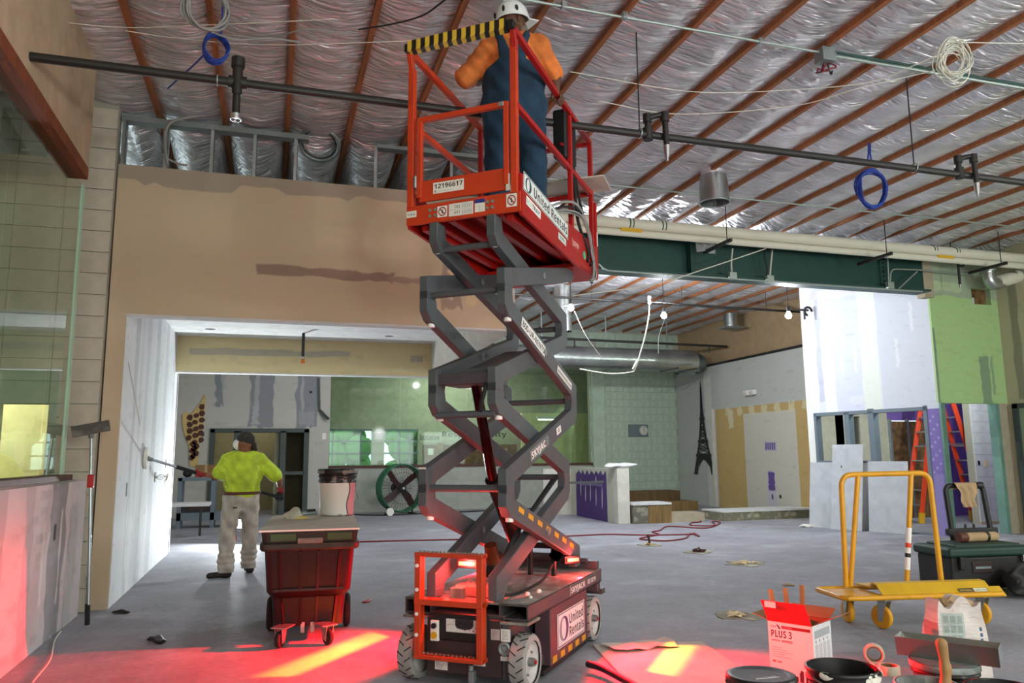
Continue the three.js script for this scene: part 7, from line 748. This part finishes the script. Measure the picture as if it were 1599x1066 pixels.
// ---- purple half wall, bench boards, curb ----
{
  const t = thing('half_wall', 'purple painted half wall with a white end post and a metal rail', 'half wall', [0, 0, 0]); const A = V(6.78, 0, -14.05), B = V(6.4, 0, -17.1), u = B.clone().sub(A).normalize(); const tex = canvasTex(512, 256, (g, w, h) => { g.fillStyle = '#b7b9a9'; g.fillRect(0, 0, w, h); g.fillStyle = '#4b2f70'; g.beginPath(); g.moveTo(70, h); g.lineTo(70, 14); for (let x = 70; x < 440; x += 6) g.lineTo(x, 12 + 16 * Math.abs(Math.sin(x / 17)) * (0.5 + h2(x, 3, 4))); g.lineTo(440, h); g.closePath(); g.fill(); g.fillStyle = '#b9b5c2'; for (const [x, a, b] of [[130, 60, 150], [190, 90, 175], [250, 70, 170], [315, 100, 190], [385, 90, 200], [318, 40, 80]]) { g.beginPath(); g.ellipse(x, (a + b) / 2, 6, (b - a) / 2, 0.05, 0, 7); g.fill(); } g.globalAlpha = 0.5; g.fillRect(130, 74, 260, 16); g.globalAlpha = 1; });
  const C = atY(897, 803, 0), Dq = atY(965, 817, 0), Ln = C.distanceTo(Dq), g = new THREE.BoxGeometry(Ln, 1.08, 0.14).translate(0, 0.54, 0); const mm = [M.offwhite, M.offwhite, M.offwhite, M.offwhite, mat('#ffffff', 0.8, { map: tex }), M.deepPurple]; const o = new THREE.Mesh(g, mm); o.name = 'wall_panel'; o.castShadow = o.receiveShadow = true; const mid = C.clone().add(Dq).multiplyScalar(0.5), dd = Dq.clone().sub(C).normalize(); o.position.copy(mid); o.rotation.y = -Math.atan2(dd.z, dd.x); t.add(o);
  const E = atY(976, 818, 0); mk('end_post', [rbx(E.x - 0.13, E.x + 0.13, 0, 1.09, E.z - 0.02, E.z - 0.3, 0.006)], M.offwhite, t); mk('rail', bar(atZ(878, 754, C.z + 0.15), Dq.clone().add(V(0.05, 0.83, 0.12)), 0.05, 0.05), M.galvDull, t); mk('left_stub', [bx(C.x - 0.75, C.x - 0.05, 0, 1.05, C.z, C.z - 0.12)], M.offwhite, t);
  const pb = thing('plastic_sheet', 'white plastic sheet crumpled on the half wall end post', 'plastic', [E.x + 0.02, 1.092, E.z - 0.18]); mk('film', crumple(new THREE.SphereGeometry(0.3, 24, 12).scale(1.2, 0.16, 0.6).translate(0, 0.05, 0), 0.04, 9, 4), M.helmet, pb);
  const q = atY(990, 818, 0), r = atY(1022, 818, 0), bn = thing('plinth', 'rough white-topped concrete plinth beside the half wall', 'plinth', [0, 0, 0]); mk('block', bx(q.x, r.x + 0.45, 0, 0.36, q.z, q.z - 0.55), mat('#8d8a7d', 0.95, { map: T.dust }), bn); mk('top_slab', bx(q.x - 0.02, r.x + 0.47, 0.36, 0.40, q.z + 0.02, q.z - 0.57), M.white, bn); mk('wood_end', bx(r.x - 0.05, r.x + 0.46, 0, 0.34, q.z + 0.012, q.z), M.rawWood, bn); mk('low_step', bx(r.x + 0.45, r.x + 1.25, 0, 0.17, q.z - 0.05, q.z - 0.6), M.beige, bn);
  const s = atY(1000, 800, 0), st = thing('timber_steps', 'two brown timber steps in front of the pale block wall', 'steps', [0, 0, 0]); mk('step', bx(7.8, 10.0, 0, 0.22, -17.0, -17.9), M.rawWood, st); mk('step', bx(7.6, 9.8, 0.22, 0.46, -17.5, -18.1), mat('#6a5230', 0.8, { map: T.wood }), st);
  const cb = thing('curb', 'raised white-topped concrete curb below the tan panel wall', 'curb', [0, 0, 0]); mk('curb_body', bx(8.83, 11.08, 0, 0.17, -14.06, -14.84), mat('#9d9883', 0.95, { map: T.dust }), cb); mk('curb_top', bx(8.82, 11.09, 0.17, 0.20, -14.05, -14.85), M.white, cb);
}
// ---- wall pieces far back ----
{
  const q = atZ(997, 672, ZB + 0.04), t = thing('clock_panel', 'grey wall panel with a round clock on the pale block wall', 'clock', [q.x, q.y, ZB + 0.025]); mk('panel', rbx(-0.3, 0.3, -0.17, 0.17, -0.01, 0.02, 0.006), mat('#5f6f70', 0.6), t); mk('clock_face', rod(V(0.15, 0, 0.02), V(0.15, 0, 0.045), 0.13, 0.13, 28), M.offwhite, t); mk('clock_hands', [bar(V(0.15, 0, 0.05), V(0.15, 0.09, 0.05), 0.014, 0.006), bar(V(0.15, 0, 0.05), V(0.14, -0.06, 0.05), 0.016, 0.006)], M.iron, t); const r = []; for (let i = 0; i < 12; i++) r.push(bx(-0.006, 0.006, 0.1, 0.12, 0.045, 0.048).rotateZ(i * 0.5236).translate(0.15, 0, 0)); mk('hour_marks', r, M.iron, t);
  const e = atX(1174, 613, XE), em = thing('emergency_light', 'small white twin emergency light above the tan panel', 'lamp', [XE - 0.005, e.y, e.z]); mk('housing', rbx(-0.09, 0, -0.06, 0.06, -0.22, 0.22, 0.015), M.pad, em); for (const z of [-0.12, 0.12]) mk('lamp_head', rod(V(-0.08, -0.01, z), V(-0.13, -0.03, z), 0.055), M.offwhite, em);
  // tower mural: flat dark cut-out lattice on the far right wall
  const tw = thing('tower_mural', 'black lattice tower cut-out on the far right wall', 'mural', [XE - 0.035, 0, -18.42]); const y0 = atX(1095, 740, XE).y, y1 = atX(1096, 604, XE).y, Hh = y1 - y0, half = (f) => 0.48 * Math.pow(1 - f, 2.6) + 0.045 * (1 - f) + 0.012; const lines = []; const pt = (s, f) => V(0, y0 + f * Hh, s * half(f)); const seg = (a, b, w) => lines.push(bar(a, b, 0.012, w, V(0, 0.3, 1)));
  for (let k = 0; k < 22; k++) { const f = 0.2 + 0.8 * Math.pow(k / 22, 0.9), g = 0.2 + 0.8 * Math.pow((k + 1) / 22, 0.9); for (const s of [-1, 1]) seg(pt(s, f), pt(s, g), 0.045 * (1 - f) + 0.03); seg(pt(-1, f), pt(1, g), 0.02); seg(pt(1, f), pt(-1, g), 0.02); if (k % 2 === 0) seg(pt(-1, f), pt(1, f), 0.02); } for (const f of [0.2, 0.36, 0.62]) lines.push(bx(-0.01, 0.006, y0 + f * Hh, y0 + f * Hh + 0.07, -half(f) - 0.05, half(f) + 0.05)); mk('lattice', lines, M.iron, tw);
  const legs = []; for (const s of [-1, 1]) { const A = [[s * 0.52, 0], [s * 0.36, 0], [s * 0.30, 0.2], [s * 0.1, 0.36], [0, 0.40], [0, 0.46], [s * 0.34, 0.46]]; legs.push(prism(s > 0 ? A : A.slice().reverse(), 0.012).rotateY(Math.PI / 2).translate(0, y0, 0)); } mk('legs', legs[0], M.iron, tw); mk('legs', legs[1], M.iron, tw); mk('spire', rod(V(0, y1, 0), V(0, y1 + 0.18, 0), 0.02, 0.004), M.iron, tw);
  // giraffe cut-out
  const gx = atZ(296, 700, ZB + 0.1), gf = thing('giraffe_mural', 'tan giraffe wall print with brown patches beside the door frame', 'mural', [gx.x, 0, ZB + 0.02]); const yb = atZ(296, 728, ZB).y, yt = atZ(296, 616, ZB).y, S = (yt - yb), out = [[0.02, 0], [0.2, 0], [0.2, 0.3], [0.27, 0.55], [0.3, 0.97], [0.26, 1], [0.2, 0.9], [0.08, 0.8], [-0.02, 0.72], [-0.12, 0.76], [-0.2, 0.72], [-0.2, 0.6], [-0.12, 0.42], [-0.02, 0.28]].map(([x, y]) => [x, yb + y * S]); mk('neck_shape', prism(out, 0.02), mat('#c9ac6e', 0.8), gf); const rr = rng(14); for (let i = 0; i < 26; i++) { const y = 0.12 + 0.8 * i / 26, x = 0.1 + (i % 3 - 1) * 0.10 * (y > 0.35 ? 1.3 : 0.5) + (rr() - 0.5) * 0.03, P = []; for (let k = 0; k < 6; k++) P.push([x + Math.cos(k * 1.05) * (0.055 + rr() * 0.03), yb + y * S + Math.sin(k * 1.05) * (0.055 + rr() * 0.03)]); if (y < 0.75 || x > 0.15) mk('patch', prism(P, 0.012).translate(0, 0, 0.012), M.darkWood, gf); }
  const sw = thing('wall_switch', 'small white wall switch between door frame and lobby window', 'switch', [atZ(506, 681, ZB).x, atZ(506, 681, ZB).y, ZB]); mk('plate', rbx(-0.05, 0.05, -0.08, 0.08, 0, 0.015, 0.004), M.pad, sw);
  const ch = mk('metal_channel', [bar(atZ(498, 590, ZB + 0.026), atZ(499, 641, ZB + 0.026), 0.05, 0.05), bar(atZ(499, 640, ZB + 0.026), atZ(513, 654, ZB + 0.14), 0.08, 0.05)], M.frameGreen); tag(ch, 'dark bent metal channel on the wall corner beside the lobby window', 'channel');
}
// ---- drum fan ----
{
  const p = atY(625, 803, 0), t = thing('drum_fan', 'large green drum fan with dark blades by the back wall', 'fan', [p.x, 0, p.z], 0.25), R = 0.56, cy = 0.62;
  mk('drum', [lathe([[R - 0.02, -0.17], [R, -0.17], [R + 0.012, -0.15], [R, -0.13], [R, 0.13], [R + 0.012, 0.15], [R, 0.17], [R - 0.02, 0.17], [R - 0.02, -0.17]], 48).rotateX(Math.PI / 2).translate(0, cy, 0)], mat('#1f6b47', 0.45), t); for (let i = 0; i < 4; i++) mk('blade', [prism([[0.04, -0.06], [0.5, -0.13], [0.52, 0.02], [0.3, 0.08], [0.05, 0.06]], 0.01).rotateX(0.4).rotateZ(i * Math.PI / 2 + 0.75).translate(0, cy, 0)], mat('#3c1512', 0.5), t); mk('hub', rod(V(0, cy, -0.1), V(0, cy, 0.12), 0.07), M.black, t); mk('hub_cap', rod(V(0, cy, 0.17), V(0, cy, 0.19), 0.03), M.galv, t);
  const gs = []; for (let i = 0; i < 40; i++) { const a = i / 40 * 6.283; gs.push(rod(V(Math.cos(a) * 0.04, cy + Math.sin(a) * 0.04, 0.175), V(Math.cos(a + 0.3) * (R - 0.01), cy + Math.sin(a + 0.3) * (R - 0.01), 0.165), 0.004, 0.004, 5)); } for (const q of [0.18, 0.37]) gs.push(new THREE.TorusGeometry(q, 0.004, 5, 40).translate(0, cy, 0.172)); const gu = mk('guard_wires', gs, M.iron, t); gu.userData.kind = 'stuff'; mk('motor', rod(V(0, cy, -0.3), V(0, cy, -0.12), 0.13), M.black, t);
  for (const s of [-1, 1]) mk('stand', [bar(V(s * 0.3, 0.02, -0.2), V(s * 0.3, 0.02, 0.25), 0.04, 0.04), bar(V(s * 0.3, 0.02, 0.0), V(s * (R * 0.6), 0.2, 0.0), 0.04, 0.04)], M.black, t); mk('wheel', rod(V(-0.36, 0.09, 0.22), V(-0.36, 0.09, 0.26), 0.09, 0.09, 22), M.pad, t); mk('wheel', rod(V(0.36, 0.09, -0.2), V(0.36, 0.09, -0.24), 0.09, 0.09, 22), M.pad, t);
}
// ---- work table, cabinet and boxes at the end of the alcove ----
{
  const p = atZ(296, 790, -15.2), t = thing('work_table', 'white board shelf on trestles at the end of the white wall', 'table', [p.x, 0, -15.2]); mk('top', rbx(-0.9, 0.35, 0.52, 0.58, -0.25, 0.25, 0.006), M.white, t); for (const x of [-0.7, 0.2]) mk('leg', bar(V(x, 0, 0.1), V(x, 0.52, 0.1), 0.04, 0.04), M.iron, t);
  const c = atZ(306, 800, -17), u = thing('equipment_rack', 'dark grey equipment rack behind the white board shelf', 'rack', [c.x, 0, -17]); for (const [x, z] of [[-0.3, 0.2], [0.32, 0.2], [-0.3, -0.2], [0.32, -0.2]]) mk('post', bx(x - 0.04, x + 0.04, 0, 0.98, z - 0.04, z + 0.04), M.frameGrey, u); mk('shelf', bx(-0.34, 0.36, 0.92, 0.99, -0.24, 0.24), M.frameGrey, u); mk('shelf', bx(-0.34, 0.8, 0.15, 0.3, -0.24, 0.24), M.frameGrey, u); mk('drawer', rbx(-0.25, 0.27, 0.3, 0.46, -0.2, 0.2, 0.01), M.iron, u); mk('red_gauge', bx(-0.1, 0.2, 0.36, 0.40, 0.2, 0.21), M.darkWood, u);
  const b = thing('cardboard_box', 'brown cardboard box on top of the grey equipment rack', 'box', [c.x + 0.16, 0.99, -17]); mk('box_body', rbx(-0.2, 0.2, 0, 0.24, -0.15, 0.15, 0.006), M.cardboard, b); mk('tape_strip', bx(-0.025, 0.025, 0.05, 0.242, 0.151, 0.154), M.rag, b);
  const d = thing('small_tool', 'dark power tool beside the cardboard box on the rack', 'tool', [c.x - 0.2, 0.99, -17]); mk('tool_body', crumple(new THREE.SphereGeometry(0.09, 16, 12).scale(1, 0.8, 0.8).translate(0, 0.075, 0), 0.02, 20, 4), M.iron, d);
  const w = thing('outlet_wires', 'loose wires sticking out of a box on the white wall', 'wires', [-1.368, 1.13, -10.7]); mk('box', rbx(-0.002, 0.006, -0.06, 0.06, -0.05, 0.05, 0.002), M.cableGrey, w); for (let i = 0; i < 3; i++) mk('wire', tube([V(0, 0, 0), V(0.08, 0.03 - i * 0.03, 0.05), V(0.14, -0.02 + i * 0.03, -0.03 - i * 0.03), V(0.11, -0.06, 0.02)], 0.005, 20, 5), M.cableWhite, w);
}
// ---- sprinkler drop below the alcove ceiling ----
{ const q = atY(474, 520, 3.16), t = thing('sprinkler_drop', 'black pipe drop with an orange cap below the alcove ceiling', 'pipe', [q.x, 3.16, q.z]); const y = atZ(474, 557, q.z).y - 3.16; mk('pipe', rod(V(0, 0, 0), V(0, y, 0), 0.022), M.blackPipe, t); mk('collar', rod(V(0, y, 0), V(0, y - 0.03, 0), 0.03), M.galv, t); mk('orange_cap', rod(V(0, y - 0.03, 0), V(0, y - 0.1, 0), 0.024, 0.03), mat('#c8691f', 0.5), t); }
// ---- floor work light behind the sanding worker ----
{
  const q = atY(374, 846, 0), t = thing('work_light', 'bright floor work light standing behind the sanding worker', 'lamp', [q.x, 0, q.z]); const aim = Math.atan2(-0.62, 1); t.rotation.y = aim; mk('stand', [bentTube([V(-0.13, 0.015, 0.1), V(-0.13, 0.015, -0.1), V(-0.13, 0.28, -0.02)], 0.012, 0.03), bentTube([V(0.13, 0.015, 0.1), V(0.13, 0.015, -0.1), V(0.13, 0.28, -0.02)], 0.012, 0.03)], M.red, t); mk('housing', rbx(-0.12, 0.12, 0.2, 0.38, -0.07, -0.005, 0.01), M.black, t); mk('lamp_glass', bx(-0.1, 0.1, 0.22, 0.36, -0.005, 0.0), mat('#fff', 0.4, { emissive: new THREE.Color(0.92, 0.97, 1), emissiveIntensity: 8 }), t);
  const l = new THREE.RectAreaLight(new THREE.Color(0.90, 0.96, 1), WORK, 0.2, 0.14); l.position.set(0, 0.29, 0.012); l.rotation.set(0.75, Math.PI, 0, 'YXZ'); t.add(l);
}
renderer.render(scene, camera);
